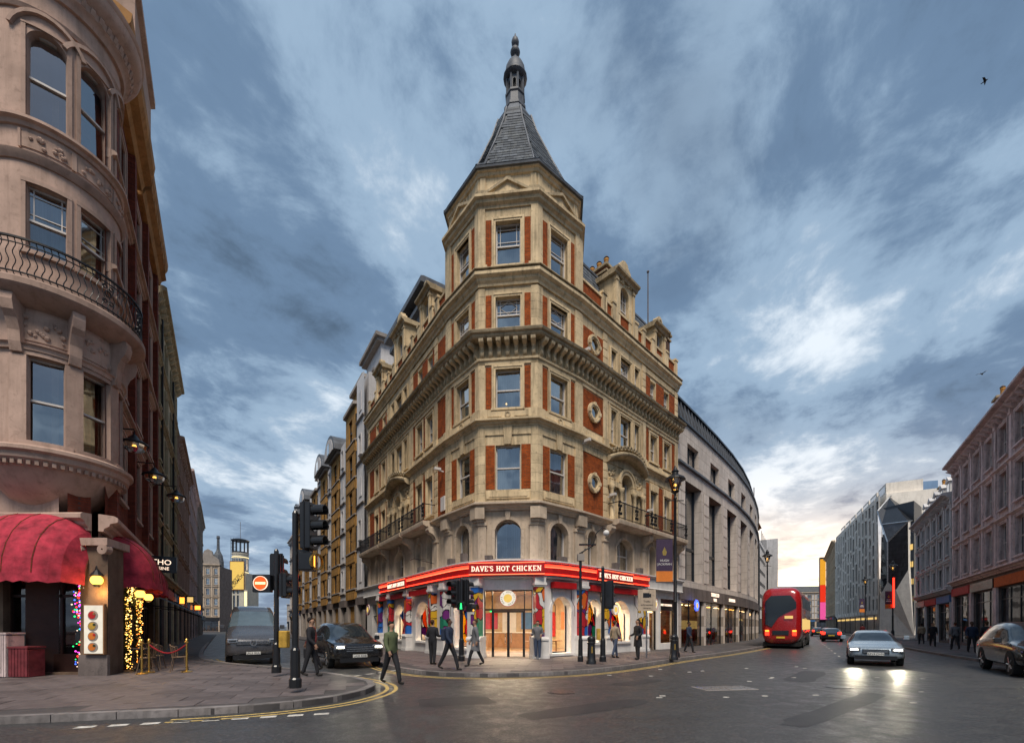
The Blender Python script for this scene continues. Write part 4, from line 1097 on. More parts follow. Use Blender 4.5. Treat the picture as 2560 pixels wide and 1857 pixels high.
for f, ops in ground:
    m = MB('white_paint').wall(0, f.len, .115, 4.25, [o[:4] for o in ops], .42, y=GY)
    for x0, x1, z0, z1, rise, kind in ops:
        if rise: m.arch_fill(x0, x1, z1 - rise, z1, rise, .42, y=GY)
    m.put('shop_wall', cb_, f.M)
    for x0, x1, z0, z1, rise, kind in ops:
        cx = (x0 + x1) / 2; w = x1 - x0
        if rise:
            r_ = (w * w / 4 + rise * rise) / (2 * rise); an = math.asin(min(1, w / 2 / r_)); cz_ = z1 - r_
            a = MB('white_paint').ring_y(cx, cz_, r_, r_ + .12, math.pi / 2 - an, math.pi / 2 + an, 14, GY - .06, GY + .02)
            a.box(x0 - .14, x0, GY - .07, GY + .02, z1 - rise - .12, z1 - rise + .02); a.box(x1, x1 + .14, GY - .07, GY + .02, z1 - rise - .12, z1 - rise + .02)
            a.box(x0 - .10, x0, GY - .05, GY + .02, z0, z1 - rise - .12); a.box(x1, x1 + .10, GY - .05, GY + .02, z0, z1 - rise - .12)
            a.box(x0 - .14, x1 + .14, GY - .1, GY + .05, z0 - .12, z0)
            a.put('arch_moulding', cb_, f.M)
            wn_ = MB('black_paint').box(x0, x0 + .05, .20, .26, z0, z1).box(x1 - .05, x1, .20, .26, z0, z1).box(x0 + .05, x1 - .05, .20, .26, z0, z0 + .06).put('shop_window', cb_, f.M)
            MB('shop_glass').quad((x0, .24, z0), (x1, .24, z0), (x1, .24, z1), (x0, .24, z1)).put('pane', wn_, f.M)
            if kind.startswith('mural'):    # painted film on part of the glass
                k = int(kind[-1]); P = []
                if k == 0: P = [(x0 + .05, z0 + .1), (x1 - .3, z0 + .1), (cx + .1, z1 - .2), (x0 + .05, z1 - .9)]
                elif k == 1: P = [(x0 + .05, z0 + .4), (x0 + w * .55, z0 + .2), (x1 - .05, z1 - 1.1), (cx, z1 - .12), (x0 + .1, z1 - .8)]
                else: P = [(x0 + w * .2, z0 + .1), (x1 - .05, z0 + .3), (x1 - .05, z1 - .9), (cx + .1, z1 - .12), (x0 + .1, z1 - .7), (x0 + w * .45, z0 + 1.0)]
                MB('mural_big_%d' % k).prism_y(P, .21, .216).put('window_film', wn_, f.M)
        elif kind == 'door':
            dr = MB('black_paint')
            for x in (x0, x0 + .36, x1 - .41, x1 - .05): dr.box(x, x + .05, .10, .2, z0, z1)
            dr.box(x0, x1, .10, .2, z1 - .06, z1); dr.box(x0 + .05, x1 - .05, .102, .198, 2.35, 2.43)
            dr = dr.put('entrance', cb_, f.M)
            MB('shop_glass').quad((x0, .15, 2.43), (x1, .15, 2.43), (x1, .15, z1), (x0, .15, z1)).quad((x0, .15, z0), (x0 + .36, .15, z0), (x0 + .36, .15, 2.35), (x0, .15, 2.35)).quad((x1 - .36, .15, z0), (x1, .15, z0), (x1, .15, 2.35), (x1 - .36, .15, 2.35)).put('fanlight', dr, f.M)
            lw = (w - .82) / 2
            for k in (0, 1):
                a = x0 + .41 + k * lw; l = MB('black_paint').box(a, a + .06, .11, .17, .05, 2.34).box(a + lw - .06, a + lw, .11, .17, .05, 2.34).box(a + .06, a + lw - .06, .11, .17, .05, .17).box(a + .06, a + lw - .06, .11, .17, 2.26, 2.34).put('door_leaf', dr, f.M)
                MB('shop_glass').quad((a, .14, .1), (a + lw, .14, .1), (a + lw, .14, 2.3), (a, .14, 2.3)).put('pane', l, f.M)
                hx = a + lw - .14 if k == 0 else a + .14
                MB('steel').tube([(hx, .07, .8), (hx, .07, 1.3)], .018).put('handle', l, f.M)
            MB('dark_stone').box(x0 - .1, x1 + .1, -.35, .5, .05, .15).put('doorstep', cb_, f.M)
        elif kind in ('lit', 'lit2'):
            s = MB('black_paint').box(x0, x0 + .07, .1, .2, z0, z1).box(x1 - .07, x1, .1, .2, z0, z1).box(x0, x1, .1, .2, z1 - .75, z1 - .68).put('shop_window', cb_, f.M)
            MB('shop_glass').quad((x0, .15, z0), (x1, .15, z0), (x1, .15, z1 - .7), (x0, .15, z1 - .7)).put('pane', s, f.M)
            MB('black_paint').box(x0, x1, .12, .16, z1 - .68, z1).put('name_board', s, f.M)
            if kind == 'lit':
                put('lettering', text_mesh('MONEY', .22, .01, 'letter_white'), s, f.at(cx, .11, z1 - .32)); put('lettering', text_mesh('EXCHANGE', .22, .01, 'letter_white'), s, f.at(cx, .11, z1 - .6))
                MB('menu_white').box(cx - .55, cx + .2, .25, .3, .2, 2.5).put('advertising_screen', s, f.M)
                MB('poster_blue').box(cx - .40, cx + .02, .235, .248, 1.6, 2.2).put('poster', s, f.M); MB('poster_blue').box(cx - .40, cx + .02, .235, .248, .6, 1.0).put('poster', s, f.M)
            else:
                put('lettering', text_mesh('MONEY EXCHANGE', .2, .01, 'letter_white'), s, f.at(cx, .11, z1 - .45))
            MB('room_warm').box(x0 + .2, x1 - .2, .9, 1.6, 2.55, 2.6).put('ceiling_light', s, f.M)
            MB('shop_wall').quad((x0 - .2, 1.8, 0), (x1 + .2, 1.8, 0), (x1 + .2, 1.8, 3.4), (x0 - .2, 1.8, 3.4)).quad((x0, .2, .1), (x1, .2, .1), (x1, 1.8, .1), (x0, 1.8, .1)).put('interior', s, f.M)
        else:
            s = MB('dark_interior').quad((x0, .38, z0), (x1, .38, z0), (x1, .38, z1), (x0, .38, z1)).put('dark_doorway', cb_, f.M)  # flat dark sheet in place of the shade inside the doorway
            MB('black_iron').box(x0, x1, .05, .12, 2.35, 2.42).put('transom', cb_, f.M)
# columns with painted shafts
def column(f, x, k, w=.42, vertex=None):
    M = f.at(x, 0, 0)
    c = MB('white_paint').box(-w / 2 - .16, w / 2 + .16, -.52, .0, .115, .95).prism_x([(-.0, .95), (-.56, .95), (-.56, 1.02), (-.48, 1.12), (0, 1.14)], -w / 2 - .18, w / 2 + .18)
    c.box(-w / 2 - .2, w / 2 + .2, -.56, 0, .115, .28)
    c = c.put('column', cb_, M)
    MB('mural_%d' % (k % 6)).box(-w / 2, w / 2, -.42, .0, 1.14, 3.42).put('painted_shaft', c, M)
    MB('white_paint').box(-w / 2 - .03, w / 2 + .03, -.45, 0, 3.42, 3.5).box(-w / 2 - .09, w / 2 + .09, -.5, 0, 3.5, 3.62).box(-w / 2 - .05, w / 2 + .05, -.46, 0, 3.62, 3.85).put('capital', c, M)
def vf(i):      # a frame on a corner of the plan
    d = (faces[i - 1].d + faces[i].d).normalized(); return F(verts[i], d)
for i, k in ((1, 0), (2, 1), (3, 2), (4, 3)): column(vf(i), 0, k)
for t, k in ((2.15, 4), (5.95, 5)): column(fRF, t, k)
for t, k in ((1.55, 2), (5.45, 3), (8.85, 1), (11.3, 4)): column(fLF, lx(t), k)
# cornice and neon fascia swept round the corner
line = chaikin(offset_line([fLF.w(lx(14.4)).xy, PL, P0, P1, PR, fRF.w(6.7).xy], .50), 3)
long_ = chaikin(offset_line([fLF.w(lx(15.3)).xy, PL, P0, P1, PR, fRF.w(11.1).xy], .40), 3)
MB('white_paint'); fb1 = path_band(MB('white_paint'), long_, [(-.6, 3.84), (-.02, 3.84), (.04, 3.9), (.0, 3.95), (-.0, 4.52), (.10, 4.56), (.16, 4.62), (.16, 4.68), (-.6, 4.74)]).put('shop_fascia', cb_)
def sub(line, a, b):
    cum = [0]
    for p, q_ in zip(line[:-1], line[1:]): cum.append(cum[-1] + (q_ - p).length)
    tot = cum[-1]; out = []
    def at(t):
        for i in range(len(line) - 1):
            if cum[i + 1] >= t: return line[i].lerp(line[i + 1], (t - cum[i]) / max(1e-6, cum[i + 1] - cum[i]))
        return line[-1]
    n = 48; return [at((a + (b - a) * k / n) * tot) for k in range(n + 1)]
sg = sub(line, .13, .985)
sign = path_band(MB('sign_red'), sg, [(-.1, 3.98), (.03, 3.98), (.03, 4.50), (-.1, 4.50)]).put('neon_sign', cb_)
path_band(MB('neon_red'), sg, [(.03, 4.37), (.075, 4.37), (.075, 4.47), (.03, 4.47)]).put('neon_tube', sign)
path_band(MB('neon_edge'), sg, [(.03, 4.335), (.06, 4.335), (.06, 4.355), (.03, 4.355)]).put('neon_tube', sign)
path_band(MB('neon_red'), sg, [(.03, 4.0), (.06, 4.0), (.06, 4.05), (.03, 4.05)]).put('neon_tube', sign)
def slab_text(txt, size, mat='letter_white'):      # bold lettering with slab serifs
    b = MB(mat); x = 0.0; t = .17
    def st(p, q, w=t):
        d = (Vector(q) - Vector(p)).normalized(); n = Vector((-d.y, d.x)) * w / 2; p, q = Vector(p), Vector(q)
        b.prism_y([tuple(v_ * size) for v_ in (p - n, q - n, q + n, p + n)], -.012, .012)
    def sf(cx, z, w=.34): st((cx - w / 2, z), (cx + w / 2, z), .11)
    def arc(cx, cz, rx, rz, a0, a1, w=t, n=12):
        P = [(cx + rx * math.cos(R(a0 + (a1 - a0) * k / n)), cz + rz * math.sin(R(a0 + (a1 - a0) * k / n))) for k in range(n + 1)]
        for p, q in zip(P[:-1], P[1:]): st(p, q, w)
    for ch in txt:
        o = x; w = .72
        if ch == ' ': x += .45; continue
        if ch == "'": st((o + .08, .75), (o + .08, 1.0), .14); x += .24; continue
        if ch == 'D': st((o + .16, 0), (o + .16, 1)); sf(o + .14, .05, .3); sf(o + .14, .95, .3); arc(o + .2, .5, .46, .43, -90, 90)
        elif ch == 'A': w = .84; st((o + .12, 0), (o + .42, 1)); st((o + .72, 0), (o + .42, 1)); st((o + .24, .34), (o + .6, .34), .12); sf(o + .14, .05); sf(o + .70, .05)
        elif ch == 'V': w = .84; st((o + .12, 1), (o + .42, 0)); st((o + .72, 1), (o + .42, 0)); sf(o + .14, .95); sf(o + .70, .95)
        elif ch == 'E': st((o + .16, 0), (o + .16, 1)); st((o, .06), (o + .66, .06), .12); st((o, .94), (o + .66, .94), .12); st((o + .16, .5), (o + .5, .5), .12); st((o + .62, 0), (o + .62, .24), .1); st((o + .62, .76), (o + .62, 1), .1)
        elif ch == 'S': arc(o + .34, .73, .25, .22, 20, 270, .15); arc(o + .34, .28, .26, .23, 90, -160, .15)
        elif ch == 'H': w = .86; st((o + .18, 0), (o + .18, 1)); st((o + .68, 0), (o + .68, 1)); st((o + .18, .5), (o + .68, .5), .13); [sf(o + a_, z_) for a_ in (.18, .68) for z_ in (.05, .95)]
        elif ch == 'O': w = .84; arc(o + .42, .5, .33, .43, 0, 360, t, 20)
        elif ch == 'T': st((o + .36, 0), (o + .36, 1)); st((o, .94), (o + .72, .94), .13); sf(o + .36, .05); st((o + .05, .74), (o + .05, 1), .1); st((o + .67, .74), (o + .67, 1), .1)
        elif ch == 'C': w = .76; arc(o + .42, .5, .33, .43, 50, 310, t, 16)
        elif ch == 'I': w = .42; st((o + .18, 0), (o + .18, 1)); sf(o + .18, .05); sf(o + .18, .95)
        elif ch == 'K': w = .86; st((o + .18, 0), (o + .18, 1)); st((o + .24, .42), (o + .66, 1), .15); st((o + .34, .56), (o + .70, 0), .16); sf(o + .18, .05); sf(o + .18, .95); sf(o + .68, .05, .3); sf(o + .66, .95, .3)
        elif ch == 'N': w = .86; st((o + .16, 0), (o + .16, 1), .14); st((o + .68, 0), (o + .68, 1), .14); st((o + .16, 1), (o + .68, 0), .16); sf(o + .16, .05, .3); sf(o + .12, .95, .24); sf(o + .68, .95, .3)
        x += w + .08
    b.v = [(p[0] - x * size / 2, p[1], p[2]) for p in b.v]
    return b.mesh('lettering')
bd = MB('neon_red').box(-1.62, 1.62, -.10, -.06, 3.97, 4.52)
for s_, f, x, sz, w_ in (("DAVE'S HOT CHICKEN", fC, fC.len / 2, .235, 1.75), ("DAVE'S HOT CHICKEN", fRF, 2.55, .235, 1.72), ("DAVE'S HOT CHICKEN", fLF, lx(6.6), .235, 1.72)):
    lb = MB('sign_red').box(-w_, w_, -.09, .04, 3.96, 4.53).put('sign_board', sign, f.at(x, -.545, 0))
    MB('neon_edge').box(-w_, w_, -.1, -.085, 3.97, 3.995).box(-w_, w_, -.1, -.085, 4.50, 4.52).put('neon_tube', sign, f.at(x, -.545, 0))
    put('lettering', slab_text(s_, sz), sign, f.at(x, -.66, 4.125))
    if False: pass
    # slab feet under and over the strokes
# retracted red awnings over the arches
for f, x, w in ((fRB, 1.5, 1.5), (fRF, 1.2, 1.3), (fRF, 3.9, 2.9), (fLB, 1.35, 1.4), (fLF, lx(3.4), 2.9), (fLF, lx(7.2), 2.4), (fLF, lx(10.1), 1.9)):
    a = MB('sign_red').box(-w / 2, w / 2, -.42, -.12, 3.42, 3.72).put('awning_box', cb_, f.at(x, 0, 0))
    for s in (-w / 2 + .08, w / 2 - .08):
        MB('black_iron').tube([(s, -.12, 3.4), (s, -.14, 2.9), (s + .02, -.34, 2.55), (s + .02, -.34, 2.1)], .016, n=5).put('awning_arm', a, f.at(x, 0, 0))
# round emblem signs: ring lettering on a lit disc
def roundel(par, M, r, lit='menu_white', ring='poster_blue'):
    o = MB(lit).disc_y(0, 0, r, -.05, .03, 28).put('round_sign', par, M)
    MB('sign_red').ring_y(0, 0, r * .94, r, 0, 2 * math.pi, 28, -.06, .03).put('rim', o, M)
    MB('bill_yellow').disc_y(0, 0, r * .5, -.058, -.05, 20).put('centre', o, M)
    s = "DAVE'S HOT CHICKEN "
    for k, ch in enumerate(s):
        if ch == ' ': continue
        a = math.pi * 1.25 - k / len(s) * math.pi * 2 * .95
        put('lettering', text_mesh(ch, r * .28, .004, 'black_paint'), o, M @ T(math.cos(a) * r * .66, -.064, math.sin(a) * r * .66) @ Matrix.Rotation(-(a - math.pi / 2), 4, 'Y'))
    return o
roundel(cb_, fC.at(fC.len / 2, -.02, 2.92), .40)
roundel(cb_, fRF.at(3.5, .06, 2.55), .32)
roundel(cb_, fRF.at(6.9, -.55, 2.95), .36)
roundel(cb_, fLF.at(lx(12.6), -.75, 2.85), .40, 'white_paint')
# room behind the glass
room = MB('shop_floor')
rp = [tuple(v_) for v_ in offset_line(gp, -.40)]
rb = [tuple(EL + nB * 6), tuple(PL + Vector((1.2, 4.2))), tuple(PR + Vector((-1.6, 3.6))), tuple(PR + dR * 5.9 + Vector((-2.6, 2.7))), tuple(fRF.w(6.2, .45).xy)]
poly = [fLF.w(lx(11.2), .4).xy, Vector(rp[1]), Vector(rp[2]), Vector(rp[3]), Vector(rp[4]), fRF.w(6.3, .42).xy, fRF.w(6.3, 4.5).xy, fLF.w(lx(11.2), 4.5).xy]
PP = [(p.x, p.y) for p in poly]
room.add([(x, y, .12) for x, y in PP], [tuple(range(len(PP)))]); room.add([(x, y, 3.8) for x, y in PP], [tuple(range(len(PP) - 1, -1, -1))], 'shop_wall')
for a, c_ in ((5, 6), (6, 7), (7, 0)):
    room.quad(PP[a] + (.12,), PP[c_] + (.12,), PP[c_] + (3.8,), PP[a] + (3.8,), 'shop_wall')
room = room.put('shop_interior', cb_)
bw = between(poly[7], poly[6])
f2 = F(poly[7], poly[6] - poly[7])
for k in range(7):
    x = 1.0 + k * (f2.len if hasattr(f2, 'len') else (poly[6] - poly[7]).length) / 7.6
    MB(['shop_red', 'poster_orange', 'shop_red', 'white_paint', 'poster_blue', 'shop_red', 'poster_orange'][k]).box(x, x + 1.1, -.06, -.02, .9 if k % 2 else 1.4, 2.6).put('wall_poster', room, f2.M)
MB('timber').box(2.0, 8.5, -1.6, -.9, .12, 1.15).box(1.9, 8.6, -1.7, -.85, 1.15, 1.2, 'white_paint').put('counter', room, f2.M)
for (x, y) in ((-.9, 22.6), (.8, 22.4), (-2.6, 24.6), (2.6, 24.2), (-.1, 24.6), (-4.6, 27.2), (-6.4, 30), (4.6, 25.6), (6.0, 27.2)):
    MB('room_white').box(x - .55, x + .55, y - .08, y + .08, 3.62, 3.67).put('ceiling_light', room)
for (x, y) in ((.9, 21.9), (2.3, 23.0), (-2.2, 23.0), (3.9, 24.6), (-3.4, 25.2)):
    tb = MB('timber').box(-.3, .3, -.3, .3, .83, .87).tube([(0, 0, .12), (0, 0, .83)], .04).put('cafe_table', room, T(x, y, 0))
for (x, y, m_) in ((-1.05, 21.75, 'signal_green'), (-2.6, 23.6, 'tail_red'), (-3.9, 25.1, 'tail_red'), (-3.75, 25.0, 'lamp_warm'), (-4.0, 25.5, 'bulb_blue'), (-5.6, 28.5, 'tail_red'), (1.6, 22.2, 'bulb_blue'), (4.9, 25.4, 'bulb_magenta')):
    MB(m_).sphere((x, y, 2.35), .05, 8, 5).put('bulb', room)
pl = bpy.data.lights.new('shop_light', 'AREA'); pl.energy = 560; pl.color = (1.0, .78, .5); pl.shape = 'RECTANGLE'; pl.size = 4; pl.size_y = 2.0
po = bpy.data.objects.new('shop_light', pl); C.objects.link(po); po.location = (0.1, 24.0, 3.58)
for q_ in ((-5.2, 28.3), (5.3, 26.6)):
    pl = bpy.data.lights.new('shop_light', 'AREA'); pl.energy = 260; pl.color = (1.0, .76, .46); pl.size = 2.2
    po = bpy.data.objects.new('shop_light', pl); C.objects.link(po); po.location = (q_[0], q_[1], 3.58)
# ---------------------------------------------------------------- street fronts
def terrace(name, label, f, width, H, nf, bays, wall='pink_stone', trim='white_stone', hg=4.2, depth=11, ww=1.1, kind='sash', pil_=True, hood=0.0, shop='dark', attic=0.0,
            roof=None, dorm=True, string=True, cor=0.5, strips=None, arch_top=False, sur=0.14, back='dark_stone', signs=None, gap=0.4, groundm='dark_stone', base=0.0, cur=None, chim=0, hfrac=.62, brk_=True, frame='white_timber', glassm='pane_glass'):
    B = thing(name, label, 'building', f.at(width / 2, depth / 2, 0))
    fh = (H - hg) / nf; bw = width / bays
    holes = []; wins = []
    for k in range(nf):
        z0 = hg + fh * k + fh * .2; h = fh * (hfrac if k < nf - 1 else hfrac * .88)
        for i in range(bays):
            x = bw * (i + .5); holes.append((x - ww / 2, x + ww / 2, z0, z0 + h)); wins.append((x, z0, h, k))
    m = MB(wall).wall(0, width, hg, H, holes, .35)
    if arch_top:
        for (a, b, c, d) in holes: m.arch_fill(a, b, d - ww * .25, d, ww * .25)
    m.put('wall', B, f.M)
    for x, z0, h, k in wins:
        window(f, B, x, z0, ww, h, kind, trim if sur else None, sur or .1, hood=hood if k < 2 else 0, cur=cur, frame=frame, glassm=glassm)
    MB(back).box(0, width, .7, depth, 0, H).box(0, .3, .012, .7, 0, H).box(width - .3, width, .012, .7, 0, H).put('body', B, f.M)
    if strips:
        for i in range(bays):
            x = bw * (i + .5)
            for s in (-1, 1):
                a = x + s * (ww / 2 + .22); b_ = x + s * (bw / 2 - .2)
                a, b_ = sorted((a, b_)); 
                if b_ - a > .1:
                    for k in range(nf): MB(strips).box(a, b_, -.02, .03, hg + fh * k + .35, hg + fh * (k + 1) - .2).put('brick_panel', B, f.M)
    if string:
        for k in range(nf + 1):
            z = hg + fh * k
            cornice(f, B, 0, width, moulding(z - .12, .24 if k else .4, .2 if k else .4), trim, name='string_course')
    if pil_:
        for i in range(bays + 1):
            x = min(max(bw * i, .2), width - .2); MB(trim).box(x - .18, x + .18, -.10, .02, hg + .3, H - .1).box(x - .23, x + .23, -.15, .02, H - .45, H - .1).put('pilaster', B, f.M)
    co = cornice(f, B, -.02, width + .02, moulding(H - .05, .55, cor), trim)
    if brk_:
        me = shared(('mod', trim, cor), lambda: MB(trim).prism_x([(0, -.32), (-.08, -.30), (-cor * .7, -.06), (-cor * .8, 0), (0, 0)], -.08, .08).mesh('modillion'))
        for k in range(int(width / .8)): put('modillion', me, co, f.at(.4 + k * .8, 0, H - .02))
    if attic: MB(wall).box(0, width, .05, .4, H + .5, H + .5 + attic).box(-.02, width + .02, 0, .46, H + .5 + attic, H + .65 + attic, trim).put('parapet', B, f.M)
    if roof:
        z0 = H + .5
        rf = MB('slate' if roof > 0 else 'dark_red_brick').prism_x([(.4, z0), (.5, z0 + .3), (1.9, z0 + abs(roof)), (depth, z0 + abs(roof) + .3), (depth, z0)], 0, width).put('roof', B, f.M)
        if dorm:
            for i in range(bays):
                x = bw * (i + .5); d = MB(trim).box(x - .62, x + .62, .45, 1.9, z0, z0 + abs(roof) * .72).prism_y([(x - .75, z0 + abs(roof) * .72), (x + .75, z0 + abs(roof) * .72), (x, z0 + abs(roof) * .72 + .5)], .35, 1.9)
                d = d.put('dormer', B, f.M); MB('dark_glass').quad((x - .4, .44, z0 + .25), (x + .4, .44, z0 + .25), (x + .4, .44, z0 + abs(roof) * .65), (x - .4, .44, z0 + abs(roof) * .65)).put('pane', d, f.M)
    for k in range(chim):
        x = width * (k + .5) / chim; chimney(f, B, x - .4, x + .4, 1.2, 3.2, H, H + 1.2 + abs(roof or 1) * 1.0, 3, 1, 'brown_brick')
    # ground floor shopfronts
    n = max(1, round(width / 5.0)); sw = width / n
    MB(groundm).wall(0, width, base, hg, [(sw * i + .35, sw * (i + 1) - .35, .3, hg - 1.0) for i in range(n)], .5).put('shop_wall', B, f.M)
    for i in range(n):
        a, b_ = sw * i + .35, sw * (i + 1) - .35
        s = MB('black_paint')
        for k in range(4):
            x = a + (b_ - a) * k / 3; s.box(x - .035, x + .035, .12, .2, .3, hg - 1.0)
        s.box(a, b_, .121, .199, hg - 1.75, hg - 1.69).box(a, b_, .122, .198, .3, .36).box(a, b_, .122, .198, hg - 1.06, hg - 1.0)
        s = s.put('shopfront', B, f.M)
        MB('shop_glass').quad((a, .16, .3), (b_, .16, .3), (b_, .16, hg - 1), (a, .16, hg - 1)).put('pane', s, f.M)
        lit = shop == 'lit' or (shop == 'some' and i % 2 == 0)
        it = MB('shop_wall' if lit else 'dark_interior').quad((a, 2.2, 0), (b_, 2.2, 0), (b_, 2.2, hg - .9), (a, 2.2, hg - .9)).quad((a, .3, .25), (b_, .3, .25), (b_, 2.2, .25), (a, 2.2, .25)).quad((a, .3, hg - .95), (a, 2.2, hg - .95), (b_, 2.2, hg - .95), (b_, .3, hg - .95))
        it.put('interior', s, f.M)
        if lit:
            for k in range(3):
                x = a + (b_ - a) * (k + .5) / 3; MB(random.choice(['room_warm', 'room_white'])).box(x - .4, x + .4, .9, 1.2, hg - 1.08, hg - 1.0).put('ceiling_light', s, f.M)
        for k in range(5):      # goods and displays
            x = a + (b_ - a) * (k + .5) / 5; MB(random.choice(['poster_orange', 'poster_blue', 'shop_red', 'white_paint', 'timber'])).box(x - .28, x + .28, .5, .7, .3, random.uniform(.9, 2.0)).put('display', s, f.M)
        col = (signs or ['black_paint', 'shop_red', 'poster_blue', 'dark_stone'])[i % len(signs or [1, 2, 3, 4])]
        MB(col).box(a - .2, b_ + .2, -.16, .0, hg - .95, hg - .35).put('shop_fascia', B, f.M)
        for x in (a - .18, b_ + .18): MB(trim).box(x - .15, x + .15, -.12, .02, base, hg - .95).put('shop_pilaster', B, f.M)
    return B
# -- left corner: round turret with shops under red hoods -------------------------------------
lb = thing('turret_building', 'pinkish stone corner building with a round bowed turret, iron balcony and red shop hoods', 'building', T(-16, 18, 0))
TX, TY, TR = -14.58, 14.1, 1.52
fA = F((-40, 13.4), (1, 0)); Kc = Vector((-12.6, 13.4)); fB = F(Kc, dL)
def bend(b, phi0, rr=TR):
    for i, (x, y, z) in enumerate(b.v):
        a = phi0 + x / rr; r = rr - y; b.v[i] = (TX + r * math.cos(a), TY + r * math.sin(a), z)
    return b
wc = [R(-52), R(-9), R(34), R(-95)]
hw = R(16)
AW = [(16.2, 18.95, .35), (12.45, 14.40, .0), (6.95, 9.42, .0)]
phi0 = R(-140); hol = []
for c_ in wc[:3]:
    for z0, z1, r_ in AW: hol.append(((c_ - hw - phi0) * TR, (c_ + hw - phi0) * TR, z0, z1))
cuts = [((R(a) - phi0) * TR, (R(a) - phi0) * TR + 1e-5, 6.5, 6.5 + 1e-5) for a in range(-140, 91, 5)]
m = MB('turret_stone')
m.wall(0, R(235) * TR, 6.4, 20.2, hol, .3)
# subdivide wide faces so the bend is round
def subdiv_bend(b, phi0):
    me = b.mesh('tmp'); bm = bmesh.new(); bm.from_mesh(me)
    for k in range(0, 236, 6):
        x = R(k) * TR
        bmesh.ops.bisect_plane(bm, geom=bm.verts[:] + bm.edges[:] + bm.faces[:], plane_co=(x, 0, 0), plane_no=(1, 0, 0))
    for v in bm.verts:
        x, y, z = v.co; a = phi0 + x / TR; r = TR - y; v.co = (TX + r * math.cos(a), TY + r * math.sin(a), z)
    bm.to_mesh(me); bm.free(); return me
for c_ in wc[:3]:
    z0, z1, r_ = AW[0]; a, b_ = (c_ - hw - phi0) * TR, (c_ + hw - phi0) * TR
    m.arch_fill(a, b_, z1 - .3, z1, .3, .3)
tw = put('turret', subdiv_bend(m, phi0), lb)
def ring(prof, mat='turret_stone', name='string_course', a0=-140, a1=95, par=None, step=5):
    rg = []
    for k in range(a0, a1 + 1, step): rg.append([(TX + (TR + o) * math.cos(R(k)), TY + (TR + o) * math.sin(R(k)), z) for o, z in prof])
    return smooth(MB(mat).loft(rg).put(name, par or lb), 35)
ring([(-.1, 6.2), (.05, 6.22), (.10, 6.34), (.22, 6.42), (.24, 6.56), (.34, 6.62), (.34, 6.72), (.2, 6.8), (-.1, 6.84)])
ring([(-.1, 9.55), (.08, 9.55), (.1, 9.66), (.16, 9.7), (-.1, 9.76)])
bal = ring([(-.1, 10.75), (.28, 10.82), (.45, 10.95), (.6, 11.02), (.66, 11.1), (.66, 11.26), (.6, 11.32), (-.1, 11.34)], name='balcony', a0=-120, a1=72, step=4)
ring([(-.1, 15.0), (.05, 15.0), (.12, 15.1), (.16, 15.2), (-.1, 15.26)])
ring([(-.1, 15.95), (.06, 15.97), (.10, 16.06), (.2, 16.1), (.2, 16.18), (-.1, 16.22)])
ring([(-.1, 19.35), (.05, 19.35), (.1, 19.45), (-.1, 19.5)])
ring([(-.1, 20.1), (.1, 20.1), (.16, 20.25), (.26, 20.32), (.3, 20.5), (.48, 20.62), (.56, 20.78), (.57, 20.95), (.62, 21.0), (.64, 21.1), (-.1, 21.3)], name='cornice')
MB('lead').lathe([(TR + .62, 21.1), (TR + .3, 21.35), (TR - .3, 22.2), (.5, 23.0), (.1, 23.3)], TX, TY, 24).put('turret_roof', lb)
for k in range(-110, 60, 7):        # egg-and-dart blocks under the eaves
    a = R(k); fr = F((TX + (TR) * math.cos(a), TY + TR * math.sin(a)), (-math.sin(a), math.cos(a)))
    put('modillion', shared('egg', lambda: MB('turret_stone').prism_x([(0, 20.28), (-.28, 20.34), (-.34, 20.46), (-.34, 20.5), (0, 20.5)], -.055, .055).mesh('modillion')), lb, fr.M)
